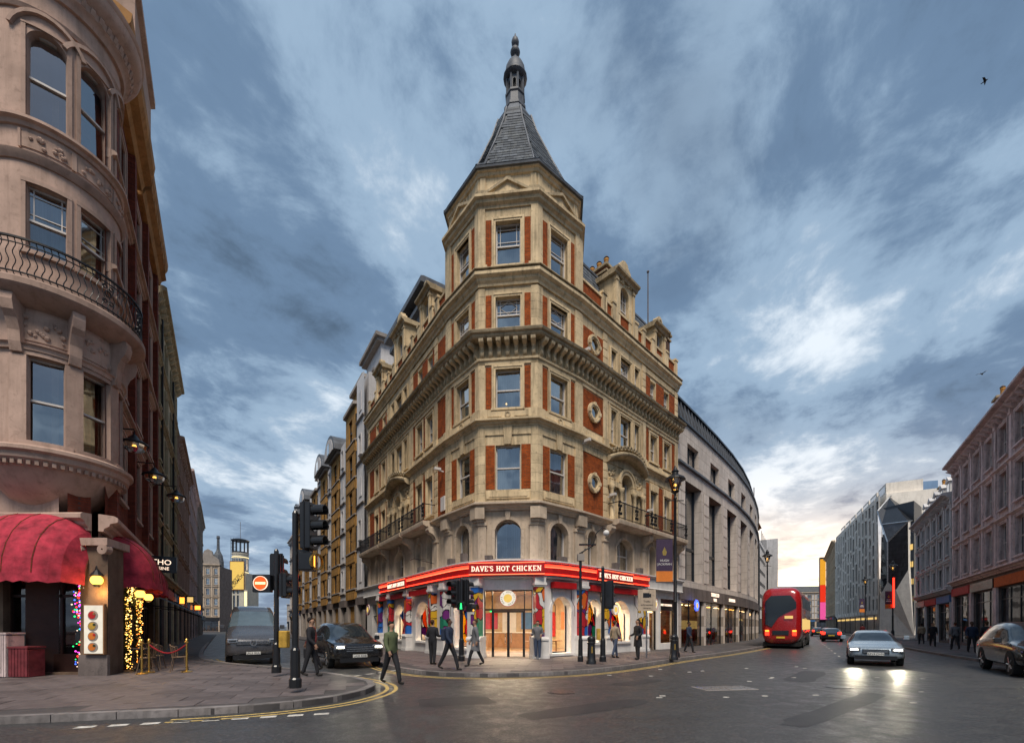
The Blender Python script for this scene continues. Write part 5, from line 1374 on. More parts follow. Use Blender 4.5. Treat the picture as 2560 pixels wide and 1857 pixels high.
# corbelled underside
smooth(MB('turret_stone').lathe([(TR + .05, 6.25), (TR - .05, 6.1), (TR - .2, 5.85), (TR - .5, 5.5), (TR - .95, 5.2), (.3, 5.05)], TX, TY, 32).put('corbel', lb))
for k in range(-118, 70, 6):
    a = R(k); fr = F((TX + (TR) * math.cos(a), TY + TR * math.sin(a)), (-math.sin(a), math.cos(a)))
    put('dentil', shared('dentil', lambda: MB('turret_stone').box(-.045, .045, -.17, .05, 6.24, 6.36).mesh('dentil')), lb, fr.M)
def tfr(a): return F((TX + TR * math.cos(a) , TY + TR * math.sin(a)), (-math.sin(a), math.cos(a)))
for c_ in wc[:3]:
    fr = tfr(c_)
    for (z0, z1, r_), kd, cu in zip(AW, ('sash', 'grid', 'sash'), ('blue_blind', 'net_curtain', 'dark_backing')):
        window(fr, lb, 0, z0, .88, z1 - z0, kd, None, cur=cu, y=.02)
        a, b_ = (c_ - hw - phi0) * TR, (c_ + hw - phi0) * TR
        sm = MB('turret_stone').box(a - .1, a, -.04, .02, z0, z1 + .05).box(b_, b_ + .1, -.04, .02, z0, z1 + .05).box(a - .1, b_ + .1, -.05, .02, z1 + .0, z1 + .12 if z0 < 16 else z1 + .05).box(a - .12, b_ + .12, -.1, .02, z0 - .12, z0)
        put('window_surround', subdiv_bend(sm, phi0), lb)
    # swept hood mould over upper windows
    a, b_ = (c_ - hw - phi0) * TR, (c_ + hw - phi0) * TR; cx = (a + b_) / 2
    hm = MB('turret_stone').ring_y(cx, 18.55, .78, .88, R(20), R(160), 12, -.1, .02)
    put('hood_mould', subdiv_bend(hm, phi0), lb)
    # carved friezes
    for zf, hh in ((15.4, .42), (9.85, .75)):
        pn = MB('turret_stone').box(cx - .52, cx + .52, -.03, .02, zf, zf + hh).box(cx - .58, cx - .52, -.06, .02, zf - .05, zf + hh + .05).box(cx + .52, cx + .58, -.06, .02, zf - .05, zf + hh + .05)
        for k in range(14): pn.sphere((cx + random.uniform(-.44, .44), -.03, zf + random.uniform(.08, hh - .08)), random.uniform(.04, .08), 6, 4)
        put('carved_panel', subdiv_bend(pn, phi0), lb)
for c_ in (R(-74), R(-30.5), R(12.5), R(56)):     # consoles under the balcony
    fr = tfr(c_)
    MB('turret_stone').prism_x([(.05, 9.4), (-.12, 9.45), (-.18, 9.7), (-.2, 10.0), (-.3, 10.3), (-.42, 10.45), (-.48, 10.7), (-.45, 10.9), (.05, 10.95)], -.14, .14).put('console', lb, fr.M)
    MB('turret_stone').box(-.2, .2, -.06, .1, 6.85, 9.4).put('pilaster', lb, fr.M)
# iron balcony with wavy bars
def rail(r, z, h, w): 
    return [[(TX + (r + a) * math.cos(R(k)), TY + (r + a) * math.sin(R(k)), z + c2) for a, c2 in ((-w, 0), (w, 0), (w, h), (-w, h))] for k in range(-118, 73, 4)]
RB_ = TR + .56
MB('black_iron').loft(rail(RB_, 12.36, .05, .03)).put('handrail', bal); MB('black_iron').loft(rail(RB_, 11.42, .03, .02)).put('bottom_rail', bal); MB('black_iron').loft(rail(RB_, 12.22, .02, .015)).put('middle_rail', bal)
bm_ = shared('wavybar', lambda: MB('black_iron').tube([(.035 * math.sin(z * 13), 0, z) for z in [11.34 + .08 * k for k in range(12)]] + [(0, 0, 12.36)], .013, n=4).mesh('baluster'))
for k in range(-116, 72, 4):
    a = R(k + .5); fr = F((TX + RB_ * math.cos(a), TY + RB_ * math.sin(a)), (-math.sin(a), math.cos(a))); put('baluster', bm_, bal, fr.M)
for k in (-12, 24, 52):
    a = R(k); fr = F((TX + RB_ * math.cos(a), TY + RB_ * math.sin(a)), (-math.sin(a), math.cos(a))); sp_ = MB('black_iron')
    for (dx, z, r) in ((-.09, 12.1, .07), (.09, 12.1, .07), (0, 11.9, .1), (-.09, 11.65, .07), (.09, 11.65, .07)): sp_.ring_y(dx, z, r - .02, r, 0, 2 * math.pi, 10, -.02, .02)
    sp_.put('scroll_panel', bal, fr.M)
# flat walls on either side of the turret
MB('turret_stone').wall(0, 26.2, 4.6, 20.4, [(19, 20.2, z0, z1) for z0, z1, _ in AW], .3).put('wall', lb, fA.M)
for z0, z1, _ in AW: window(fA, lb, 19.6, z0, 1.2, z1 - z0, 'sash', 'turret_stone', .15)
cornice(fA, lb, 0, 26.0, moulding(20.1, 1.0, .7), 'turret_stone'); cornice(fA, lb, 0, 27.2, moulding(4.5, .5, .35), 'turret_stone', name='string_course')
# red side front along the narrow street
SB = 13.3
hB = []; 
for k, z0 in enumerate((6.2, 10.2, 14.0, 17.6)):
    for i in range(3): hB.append((3.4 + i * 3.6 - .6, 3.4 + i * 3.6 + .6, z0, z0 + (2.5 if k < 3 else 2.0)))
MB('dark_red_brick').wall(.9, SB, 4.6, 20.8, hB, .35).put('wall', lb, fB.M)
for (a, b_, z0, z1) in hB: window(fB, lb, (a + b_) / 2, z0, 1.2, z1 - z0, 'sash', 'turret_stone', .2, hood=.2 if z0 < 12 else 0, cur='dark_backing')
for z, h, p in ((4.5, .5, .45), (9.3, .3, .28), (13.1, .3, .28), (16.8, .3, .28)): cornice(fB, lb, 0 if z < 5 else 1.0, SB, moulding(z, h, p), 'turret_stone', name='string_course')
for i in range(4): MB('dark_red_brick').box(1.4 + i * 3.6, 1.8 + i * 3.6, -.22, .02, 5.1, 20.5).put('buttress', lb, fB.M)
MB('gold_stone').prism_x([(0, 20.6), (-.2, 20.65), (-.3, 20.9), (-.55, 21.05), (-.5, 21.4), (-.62, 21.6), (-.66, 21.9), (0, 22.1)], 1.0, 6.9).put('cornice', lb, fB.M)
MB('gold_stone').prism_x([(0, 20.6), (-.2, 20.65), (-.3, 20.9), (-.5, 21.05), (-.45, 21.4), (-.55, 21.6), (-.58, 21.9), (0, 22.1)], 7.1, SB).put('cornice', lb, fB.M)
for k in range(14): put('modillion', shared('gmod', lambda: MB('gold_stone').box(-.12, .12, -.5, 0, 21.2, 21.5).mesh('modillion')), lb, fB.at(1.6 + k * .85, 0, 0))
MB('turret_stone').prism_x([(0, 22.1), (-.5, 22.1), (-.6, 22.3), (-.6, 23.6), (-.75, 23.7), (-.75, 23.95), (0, 24.1)], 2.0, 6.0).put('attic', lb, fB.M)
MB('dark_red_brick').prism_z([tuple(p) for p in (Vector((-40, 14.0)), Vector((-13.4, 14.0)), fB.w(.6, .8).xy, fB.w(SB, .8).xy, fB.w(SB, 12).xy, Vector((-45, 30)))], 4.4, 22.0).put('body', lb)
# ground floor of the turret building: pier, dark shop, awnings
gA = [(22.4, 24.2, .2, 3.4), (24.5, 26.85, .2, 3.4), (19.5, 22.0, .2, 3.4)]
MB('pier_stone').wall(0, 27.2, 0, 4.6, gA, .6, y=-.0).put('shop_wall', lb, fA.M)
gB = [(1.0, 3.6, .1, 3.3), (4.4, 7.2, .2, 3.3), (8.2, 12.6, .2, 3.3)]
MB('dark_stone').wall(0, SB, 0, 4.6, gB, .6).put('shop_wall', lb, fB.M)
pr_ = F(Kc, (Vector((1, 0)) + dL).normalized() if False else (math.cos(R(45)), math.sin(R(45))))
pier = MB('pier_stone').prism_z([(Kc.x - .3, Kc.y - .25), (Kc.x + .52, Kc.y - .25), tuple(fB.w(.55, -.5).xy), tuple(fB.w(.85, -.2).xy), tuple(fB.w(.85, .1).xy), (Kc.x - .3, Kc.y + .2)], 0, 4.0).put('corner_pier', lb)
MB('turret_stone').prism_z([(Kc.x - .42, Kc.y - .38), (Kc.x + .62, Kc.y - .38), tuple(fB.w(.6, -.65).xy), tuple(fB.w(1.0, -.3).xy), tuple(fB.w(1.0, .1).xy), (Kc.x - .42, Kc.y + .2)], 4.0, 4.22).put('capital', pier)
for s in (-.28, .46): MB('turret_stone').ring_y(Kc.x + s + .02, 3.88, .03, .15, 0, 2 * math.pi, 12, Kc.y - .40, Kc.y - .2).put('volute', pier)
MB('dark_stone').box(Kc.x - .33, Kc.x + .54, Kc.y - .29, Kc.y - .2, .0, .75).put('plinth', pier)
plain('dark_wood', (0.035, 0.015, 0.012), 0.5)
for f, ops in ((fA, gA), (fB, gB)):
    for a, b_, z0, z1 in ops:
        s = MB('dark_wood')
        n = max(2, round((b_ - a) / .8))
        for k in range(n + 1): x = a + (b_ - a) * k / n; s.box(x - .04, x + .04, .2, .3, z0, z1)
        s.box(a, b_, .2, .3, 2.5, 2.58).box(a, b_, .18, .32, z0, .75); s = s.put('shopfront', lb, f.M)
        MB('shop_glass').quad((a, .25, .75), (b_, .25, .75), (b_, .25, z1), (a, .25, z1)).put('pane', s, f.M)
        MB('dark_wood').quad((a, 1.8, 0), (b_, 1.8, 0), (b_, 1.8, z1), (a, 1.8, z1)).quad((a, .3, .15), (b_, .3, .15), (b_, 1.8, .15), (a, 1.8, .15)).quad((a, .3, z1), (a, 1.8, z1), (b_, 1.8, z1), (b_, .3, z1)).quad((a, .3, 0), (a, .3, z1), (a, 1.8, z1), (a, 1.8, 0)).quad((b_, .3, 0), (b_, .3, z1), (b_, 1.8, z1), (b_, 1.8, 0)).put('interior', s, f.M)
        for k in range(int((b_ - a) / .45)):
            x = a + .25 + k * .45; MB(random.choice(['lamp_warm', 'room_warm', 'window_lit', 'tail_red'])).sphere((x, 1.0, random.uniform(1.4, 2.8)), random.uniform(.025, .05), 6, 4).put('pendant_lamp', s, f.M)
            MB(random.choice(['shop_red', 'white_paint', 'poster_blue', 'timber', 'poster_orange'])).box(x - .12, x + .12, .7, .8, random.uniform(.4, .9), random.uniform(1.0, 1.6)).put('display', s, f.M)
def hood_awning(f, x0, x1, z0, z1, proj, label, seg=5):
    A = thing('hood_awning', label, 'awning', f.at((x0 + x1) / 2, 0, 0), 'red dutch hoods over the shopfronts')
    n = 7; mid = (x0 + x1) / 2; hwid = (x1 - x0) / 2; rib = []
    secs = [-1, -.62, -.2, .2, .62, 1]
    def P(u, k):
        e = math.sqrt(max(0, 1 - (abs(u) ** 3.2))) ; a = math.pi / 2 * k / n
        return (mid + u * hwid, -.02 - proj * math.sin(a) * (.25 + .75 * e), z0 + (z1 - z0) * math.cos(a) * (.35 + .65 * e) + 0)
    us = [-1 + 2 * k / 20 for k in range(21)]
    b = MB('awning_red')
    for i in range(20):
        for k in range(n):
            b.quad(P(us[i], k), P(us[i + 1], k), P(us[i + 1], k + 1), P(us[i], k + 1))
    c = b.put('canopy', A, f.M); smooth(c, 60)
    for u in secs: MB('dark_red_brick').tube([P(u, k) for k in range(n + 1)], .018, n=4).put('rib', A, f.M)
    v = MB('awning_red')
    for i in range(20):
        p, q_ = P(us[i], n), P(us[i + 1], n); dz = .22 + .06 * math.cos(i * math.pi)
        v.quad(p, q_, (q_[0], q_[1] - .02, q_[2] - .24 - .05 * (i % 2)), (p[0], p[1] - .02, p[2] - .24 - .05 * ((i + 1) % 2)))
    v.put('valance', A, f.M)
    return A
hood_awning(fA, 20.0, 23.9, 3.2, 4.95, 1.35, 'red domed awning at the far left edge of the view')
hood_awning(fA, 24.0, 27.35, 3.1, 5.0, 1.35, 'large red domed awning just left of the stone corner pier')
hood_awning(fB, .95, 4.2, 3.15, 4.75, 1.25, 'red ribbed dome awning right of the stone corner pier')
hood_awning(fB, 4.5, 7.4, 3.15, 4.5, 1.15, 'smaller red dome awning behind the nearer one in the narrow street')
ba = thing('folding_awning', 'pale blue sloping canvas awning over the dark cafe front', 'awning', fB.at(10.5, 0, 0))
MB('awning_blue').prism_x([(0, 3.35), (-2.3, 2.15), (-2.3, 2.1), (0, 3.28)], 8.2, 13.0).put('canvas', ba, fB.M); MB('awning_blue').box(8.2, 13.0, -2.33, -2.30, 1.92, 2.15).put('valance', ba, fB.M)
for x in (8.4, 12.8): MB('black_iron').tube([(x, -.05, 2.6), (x, -1.2, 2.5), (x, -2.2, 2.1)], .025).put('arm', ba, fB.M)
# -- the rest of the narrow street, left side ----------------------------------------------
def fBs(s): return F(Kc + dL * s, dL)
terrace('terrace_house', 'cream rendered house with drainpipes next to the red turret building', fBs(13.6), 13.4, 20.4, 5, 4, 'render_cream', 'render_cream', 4.4, 10, 1.1, 'six', False, 0, 'some', attic=1.2, sur=.14, back='brown_brick')
terrace('terrace_house', 'red brick house with stone bands and dormers just beyond the cream one', fBs(27.2), 14, 16.8, 4, 4, 'dark_red_brick', 'turret_stone', 4.4, 10, 1.1, 'sash', True, 0, 'some', roof=2.6, chim=1)
terrace('terrace_house', 'dark red brick house with tall windows halfway down the narrow street', fBs(41.5), 16, 18.4, 5, 5, 'dark_red_brick', 'pink_stone', 4.4, 10, 1.1, 'sash', True, 0, 'lit', roof=2.6, chim=2)
terrace('terrace_house', 'grey ornate stone house near the end of the narrow street', fBs(58), 20, 18.8, 5, 6, 'grey_stone', 'grey_stone', 4.4, 10, 1.1, 'sash', True, .1, 'lit', roof=3.0, chim=2)
for s, z in ((15.5, 20), (22.5, 19.5)):
    MB('black_iron').tube([fB.w(s, -.12, 3.6), fB.w(s, -.12, z)], .06, n=6).put('drainpipe', [o for o in C.objects if o.name == 'terrace_house'][0])
# old gabled building and theatre tower closing the street
og = F((-93.5, 130), (1, .22))
ob = terrace('gabled_building', 'grey brown stone building with curved gable beside the theatre tower', og, 6.4, 19.5, 5, 3, 'grey_stone', 'pale_stone', 4.2, 9, 1.0, 'sash', True, .1, 'some', roof=None, cor=.4)
MB('grey_stone').prism_y([(0, 20), (6.4, 20), (6.0, 21.5), (4.6, 22.6), (4.2, 24), (3.2, 24.6), (2.2, 24), (1.8, 22.6), (.4, 21.5)], 0, .8).put('gable', ob, og.M)
MB('slate').lathe([(1.5, 19.4), (1.5, 21), (1.2, 23), (.5, 24.5), (.4, 25), (.35, 28), (.5, 28.2), (.4, 28.9)], 5.2, 2, 10).put('stack', ob, og.M)
tt = thing('theatre_tower', 'pale rendered theatre with a round lantern tower and a lit yellow billboard', 'theatre', T(-100, 160, 0))
tF = F((-105.4, 158), (1, .05)); tF.M = tF.M @ Matrix.Diagonal((.84, 1, 1.33, 1))
MB('theatre_stone').wall(0, 11.2, 0, 15.8, [(6.0, 6.9, 3, 9.6), (7.6, 8.5, 3, 9.6), (6.0, 6.9, 10.0, 11), (7.6, 8.5, 10.0, 11)], .4).put('wall', tt, tF.M)
MB('theatre_stone').box(0, 11.2, .6, 9, 0, 15.7).put('body', tt, tF.M)
for x in (6.0, 7.6):
    for z0, z1 in ((3, 9.6), (10, 11)): MB('dark_glass').quad((x, .3, z0), (x + .9, .3, z0), (x + .9, .3, z1), (x, .3, z1)).put('window', tt, tF.M)
cx, cy = 7.0, 3.2
tw_ = MB('theatre_stone').lathe([(3.0, 15.8), (3.0, 20.8), (3.15, 20.9), (3.15, 21.2), (2.9, 21.3)], cx, cy, 20).put('tower_drum', tt, tF.M)
for k in range(10):
    a = R(-170 + k * 18); MB('dark_glass').box(-.35, .35, -.06, .1, 16.6, 19.6).put('slit_window', tw_, tF.M @ T(cx + 3.0 * math.cos(a), cy + 3.0 * math.sin(a), 0) @ RZ(a + math.pi / 2))
MB('strip_yellow').lathe([(3.06, 20.0), (3.1, 20.02), (3.1, 20.14), (3.06, 20.16)], cx, cy, 20).put('light_band', tw_, tF.M); MB('strip_yellow').lathe([(3.06, 15.9), (3.1, 15.92), (3.1, 16.04), (3.06, 16.06)], cx, cy, 20).put('light_band', tw_, tF.M)
tt2 = MB('dark_metal').lathe([(3.1, 21.2), (3.1, 21.6), (2.5, 21.6), (2.5, 21.4)], cx, cy, 20).lathe([(3.3, 24.6), (3.35, 24.9), (2.2, 25.2)], cx, cy, 20).put('lantern_stage', tt, tF.M)
for k in range(12):
    a = R(k * 30); MB('dark_metal').tube([(cx + 2.9 * math.cos(a), cy + 2.9 * math.sin(a), 21.5), (cx + 2.9 * math.cos(a), cy + 2.9 * math.sin(a), 24.7)], .16, n=5).put('post', tt2, tF.M)
MB('dark_stone').tube([(cx, cy, 25), (cx, cy, 30)], .08, n=5).put('mast', tt, tF.M)
MB('bill_yellow').box(5.2, 10.8, -.5, -.2, 11.2, 18.6).put('billboard', tt, tF.M)
bf = MB('timber').box(5.0, 5.2, -.55, -.15, 11.0, 18.8).box(10.8, 11.0, -.55, -.15, 11.0, 18.8).box(5.2, 10.8, -.55, -.15, 11.0, 11.2).box(5.2, 10.8, -.55, -.15, 18.6, 18.8).put('billboard_frame', tt, tF.M)
for s_, x, z, sz in (('THE', 6.3, 12.6, .8), ('BOOK OF', 7.4, 13.6, .9), ('MORMON', 8.4, 12.9, 1.5)):
    put('lettering', text_mesh(s_, sz, .02, 'black_paint', .02), bf, tF.at(x, -.56, z) @ Matrix.Rotation(R(-38), 4, 'Y'))
for x in (1.6,): MB('strip_yellow').box(x, x + .5, -.2, 0, 2.5, 11.5).put('light_strip', tt, tF.M)
MB('theatre_stone').box(11.0, 12.4, -.6, .4, 1, 11.0).put('fin_sign', tt, tF.M); MB('strip_yellow').box(11.2, 12.2, -.7, -.61, 1.4, 10.6).put('fin_light', tt, tF.M)
for k in range(9):
    MB('black_iron').box(3.0, 5.6, 3, 3.06, 17 + k, 17.08 + k).put('ladder_frame', tt, tF.M)
for x in (3.0, 4.2): MB('black_iron').box(x, x + .1, 3, 3.1, 16, 25.6).put('ladder_post', tt, tF.M)
# -- ochre and white bayed building next to the corner block --------------------------------
oc = thing('ochre_building', 'ochre and white stone block with canted bays and curved lead dormers', 'building', T(-24, 48, 0))
def fl(t): return F(PL + dL * t, -dL)           # x runs towards the corner block
def ochre_module(t0, w, H, kind, dormer):
    f = F(PL + dL * (t0 + w) - (nB * .28 if kind == 'white' else nB * 0), -dL); nF_ = 5; hg = 4.6; fh = (H - hg) / nF_
    if kind == 'white':
        MB('white_stone').wall(0, w, hg - .6, H, [(w / 2 - .3, w / 2 + .3, hg + fh * k + .7, hg + fh * k + 2.2) for k in range(nF_) if (k + int(t0)) % 2 == 0], .3).put('strip_wall', oc, f.M)
        for k in range(nF_):
            z = hg + fh * k
            if (k + int(t0)) % 2 == 0: window(f, oc, w / 2, z + .7, .6, 1.5, 'fixed', 'white_stone', .1, cur='dark_backing', frame='black_paint')
            else: MB('white_stone').box(w / 2 - .4, w / 2 + .4, -.05, .02, z + .7, z + 2.3).put('raised_panel', oc, f.M)
            cornice(f, oc, 0, w, moulding(z - .1, .2, .15), 'grey_stone', name='string_course')
        MB('white_stone').box(0, w, .36, 8, 0, H).put('body', oc, f.M)
    else:
        c = .32; pts = [(0, 0), (c, -c), (w - c, -c), (w, 0)]
        for k in range(3):
            a, b_ = pts[k], pts[k + 1]; A_ = f.w(*a).xy; B2 = f.w(*b_).xy; g = between(A_, B2)
            hl = []; ww = 1.25 if k == 1 else .45
            for j in range(nF_): z = hg + fh * j; hl.append((g.len / 2 - ww / 2, g.len / 2 + ww / 2, z + .35, z + .35 + fh * .66))
            MB('ochre_stone').wall(0, g.len, hg - .6, H, hl, .3).put('bay_wall', oc, g.M)
            for (x0, x1, z0, z1) in hl: window(g, oc, (x0 + x1) / 2, z0, round(x1 - x0, 2), z1 - z0, 'sash', None, cur='dark_backing', frame='black_paint', y=-.05)
            for j in range(nF_):
                z = hg + fh * j; MB('grey_stone').box(.05, g.len - .05, -.1, .02, z + .22, z + .34).put('sill', oc, g.M)
                if k == 1: MB('ochre_stone').box(.25, g.len - .25, -.05, .02, z - .62, z + .10).put('raised_panel', oc, g.M)
        MB('ochre_stone').prism_z([tuple(f.w(x, y).xy) for x, y in ((.1, .2), (c, -c + .4), (w - c, -c + .4), (w - .1, .2), (w, 8), (0, 8))], 0, H).put('body', oc)
        MB('grey_stone').prism_z([tuple(f.w(x, y).xy) for x, y in ((-.1, -.02), (c - .1, -c - .25), (w - c + .1, -c - .25), (w + .1, -.02), (w, 3), (0, 3))], H, H + .28).put('cornice', oc)
        if dormer:
            n = 10; P = [(-.3 + (w + .6) * .5 - (w + .6) * .5 * math.cos(math.pi * k / n), H + .28 + 1.9 * math.sin(math.pi * k / n)) for k in range(n + 1)]
            d = MB('lead').prism_y(P, -.95, 3).put('barrel_dormer', oc, f.M)
            MB('white_stone').prism_y([(x * .82 + w * .09, H + .3 + (z - H - .28) * .82) for x, z in P], -1.0, -.96).put('dormer_face', d, f.M); MB('dark_glass').box(w / 2 - .5, w / 2 + .5, -1.03, -1.005, H + .4, H + 1.4).put('pane', d, f.M)
        else:
            MB('ochre_stone').box(0, w, .4, 5, H + .28, H + 2.4).put('attic', oc, f.M); MB('grey_stone').box(-.2, w + .2, .1, 5.2, H + 2.4, H + 2.7).put('coping', oc, f.M)
    # ground floor
    MB('dark_stone').box(0, w, -.12, .3, 3.4, hg - .55).box(0, .5, -.2, .3, 0, 3.4, 'grey_stone').put('shop_fascia', oc, f.M)
    gd = MB('dark_interior').quad((0, .25, 0), (w, .25, 0), (w, .25, 3.4), (0, .25, 3.4)).put('shopfront', oc, f.M)
    MB('dark_glass').quad((.6, .2, .5), (w - .1, .2, .5), (w - .1, .2, 3.0), (.6, .2, 3.0)).put('pane', gd, f.M)
    MB('grey_stone').box(.5, w, .1, .24, 0, .5).put('stall_riser', oc, f.M)
t = 15.5
for w, kind, H, dm_ in ((2.4, 'white', 22.5, 0), (4.2, 'bay', 20.8, 0), (2.2, 'white', 19, 0), (4.4, 'bay', 18.6, 1), (1.8, 'white', 18.6, 0), (4.4, 'bay', 18.8, 1), (1.8, 'white', 21.5, 0), (4.4, 'bay', 18.2, 0), (1.8, 'white', 18.8, 0), (4.4, 'bay', 18.2, 1), (2.0, 'white', 18, 0), (4.4, 'bay', 17.6, 1)):
    ochre_module(t, w, H, kind, dm_); t += w
ot = F(PL + dL * 21.8, -dL)
MB('white_stone').box(0, 4.6, 1.6, 6, 20, 26.3).put('stair_tower', oc, ot.M); MB('grey_stone').box(-.3, 4.9, 1.2, 6.4, 26.3, 26.6).box(-.5, 5.1, 1.0, 6.6, 26.6, 26.9).put('stair_tower_cap', oc, ot.M)
MB('grey_stone').ring_y(2.3, 24.4, .6, .8, 0, 2 * math.pi, 16, 1.5, 1.62).put('roundel', oc, ot.M)
MB('brown_brick').box(-11, -10, 1, 3, 18, 22.2).put('chimney', oc, ot.M)
terrace('corner_house', 'plain grey stone house at the far end of the right-hand row', F(PL + dL * 66, -dL), 13, 16, 4, 5, 'grey_stone', 'white_stone', 4.2, 9, 1.1, 'sash', False, 0, 'lit', attic=.8)
terrace('far_house', 'small distant grey house closing the narrow street', F((-110, 215), (1, 0)), 50, 12, 3, 6, 'grey_stone', 'white_stone', 4, 9, 1.2, 'sash', False, 0, 'dark')
# -- curved modern block on the avenue ----------------------------------------------------
cm_ = thing('curved_block', 'curved grey stone modern block with tall slot windows and glazed attic', 'building', T(20, 45, 0))
cv = chaikin([(11.42, 30.32), (17.6, 37.2), (24.4, 45.4), (31.2, 55.6), (37.4, 67.2), (41.6, 77)], 3)
cum = [0]
for a, c_ in zip(cv[:-1], cv[1:]): cum.append(cum[-1] + (c_ - a).length)
def cvat(t):
    for i in range(len(cv) - 1):
        if cum[i + 1] >= t: return cv[i].lerp(cv[i + 1], (t - cum[i]) / max(1e-6, cum[i + 1] - cum[i]))
    return cv[-1]
nm = 11; ml = cum[-1] / nm
stone('clad', (0.66, 0.58, 0.52), 0.12, 0.3, (0.2, 0.17, 0.15), 0.7, joints=(1.6, .8, .012))
for k in range(nm):
    g = between(cvat(ml * k), cvat(ml * (k + 1))); Lg = g.len
    a, b_ = 1.35, Lg - .35
    m = MB('clad').wall(0, Lg, 4.4, 16.0, [(a, b_, 4.9, 12.0), (Lg * .35, Lg * .8, 13.3, 14.8)], .9).put('wall', cm_, g.M)
    w1 = MB('dark_metal').box(a, a + .08, .55, .7, 4.9, 12).box(b_ - .08, b_, .55, .7, 4.9, 12).box((a + b_) / 2 - .04, (a + b_) / 2 + .04, .55, .7, 4.9, 12).box(a + .08, b_ - .08, .56, .69, 7.3, 7.5).put('slot_window', cm_, g.M)
    MB('dark_glass').quad((a, .65, 4.9), (b_, .65, 4.9), (b_, .65, 12), (a, .65, 12)).put('pane', w1, g.M)
    MB('dark_backing').quad((a, 1.2, 4.9), (b_, 1.2, 4.9), (b_, 1.2, 12), (a, 1.2, 12)).put('curtain', w1, g.M)  # dark sheet painted as the unlit room behind the slot
    w2 = MB('dark_metal').box(Lg * .35, Lg * .35 + .07, .3, .42, 13.3, 14.8).box(Lg * .8 - .07, Lg * .8, .3, .42, 13.3, 14.8).box(Lg * .57, Lg * .57 + .06, .3, .42, 13.3, 14.8).box(Lg * .35, Lg * .8, .31, .41, 13.3, 13.37).box(Lg * .35, Lg * .8, .31, .41, 14.73, 14.8).put('upper_window', cm_, g.M)
    MB('pane_glass').quad((Lg * .35, .38, 13.3), (Lg * .8, .38, 13.3), (Lg * .8, .38, 14.8), (Lg * .35, .38, 14.8)).put('pane', w2, g.M); MB('net_curtain').quad((Lg * .35, .7, 13.3), (Lg * .8, .7, 13.3), (Lg * .8, .7, 14.8), (Lg * .35, .7, 14.8)).put('curtain', w2, g.M)
    MB('lead').prism_x([(0, 12.92), (-.18, 12.95), (-.18, 13.1), (0, 13.14)], -.02, Lg + .02).put('ledge', cm_, g.M)
    MB('dark_metal').prism_x([(.0, 15.98), (-.15, 16.0), (-.15, 16.1), (.1, 16.14)], -.02, Lg + .02).put('ledge', cm_, g.M)
    at_ = MB('dark_glass').quad((0, .35, 16.1), (Lg, .35, 16.1), (Lg, .75, 17.9), (0, .75, 17.9)).put('attic_glazing', cm_, g.M)
    MB('dark_interior').box(0, Lg, 1.0, 1.2, 16, 17.8).put('attic_wall', cm_, g.M)
    nmull = 7
    me = shared(('mull', round(Lg, 2)), lambda: MB('lead').add([(-.05, .05, 16.1), (.05, .05, 16.1), (.05, .50, 18.0), (-.05, .50, 18.0), (-.05, .45, 16.1), (.05, .45, 16.1), (.05, .85, 18.0), (-.05, .85, 18.0)], [(0, 1, 2, 3), (0, 4, 5, 1), (1, 5, 6, 2), (3, 7, 4, 0), (2, 6, 7, 3)]).mesh('mullion'))
    for j in range(nmull): put('mullion', me, at_, g.at(Lg * (j + .5) / nmull, 0, 0))
    MB('dark_metal').box(-.02, Lg + .02, .4, 1.3, 17.98, 18.12).put('attic_roof', cm_, g.M)
    # stone courses on the piers
    if k < 6: blocks(g, m, .10, a - .04, -.035, .02, 4.9, 12.0, 8, 'clad', .03)
    # ground-floor shop, lit
    MB('dark_stone').box(0, Lg, -.1, .4, 3.5, 4.4).put('shop_fascia', cm_, g.M)
    s = MB('black_paint').box(0, .5, -.05, .3, 0, 3.5, 'clad').box(.5, .58, .15, .25, 0, 3.5).box(Lg - .08, Lg, .15, .25, 0, 3.5).box(Lg * .5, Lg * .5 + .07, .15, .25, 0, 3.5).box(.3, Lg, .16, .24, 3.3, 3.42).box(.3, Lg, .16, .24, 0, .12).put('shopfront', cm_, g.M)
    MB('shop_glass').quad((.5, .2, 0), (Lg, .2, 0), (Lg, .2, 3.5), (.5, .2, 3.5)).put('pane', s, g.M)
    MB('shop_wall').quad((.5, 2, 0), (Lg, 2, 0), (Lg, 2, 3.5), (.5, 2, 3.5)).quad((.5, .25, .12), (Lg, .25, .12), (Lg, 2, .12), (.5, 2, .12)).put('interior', s, g.M)
    for j in range(3): MB('lamp_warm' if k % 2 else 'room_warm').box(.9 + j * Lg * .3, 1.5 + j * Lg * .3, .8, 1.0, 3.2, 3.26).put('ceiling_light', s, g.M)  # ceiling lamps added to give the shop row a warm amber tone
    for j in range(4): MB(random.choice(['poster_orange', 'shop_red', 'timber', 'white_paint'])).box(.8 + j * Lg * .22, 1.3 + j * Lg * .22, .5, .7, .12, random.uniform(.8, 2.0)).put('display', s, g.M)
    if k == 1: 
        put('lettering', text_mesh('TOBACCO', .42, .02, 'letter_white'), s, g.at(Lg / 2, -.14, 4.0)); put('lettering', text_mesh('VAPE', .34, .02, 'letter_white'), s, g.at(Lg / 2, -.14, 3.62))
    if k == 2: put('lettering', text_mesh('SOUVENIRS', .4, .02, 'letter_white'), s, g.at(Lg / 2, -.14, 3.8))
    if k == 0: roundel(cm_, g.at(2.2, -.5, 3.1), .42, 'bulb_blue')
MB('clad').prism_z([tuple(p) for p in offset_line(cv, -1.3)] + [(30, 85), (14, 60), (4, 42)], 0, 17.85).put('core', cm_)
MB('dark_stone').tube([(33, 60, 17.8), (33, 60, 20.5)], .06, n=5).put('aerial', cm_)
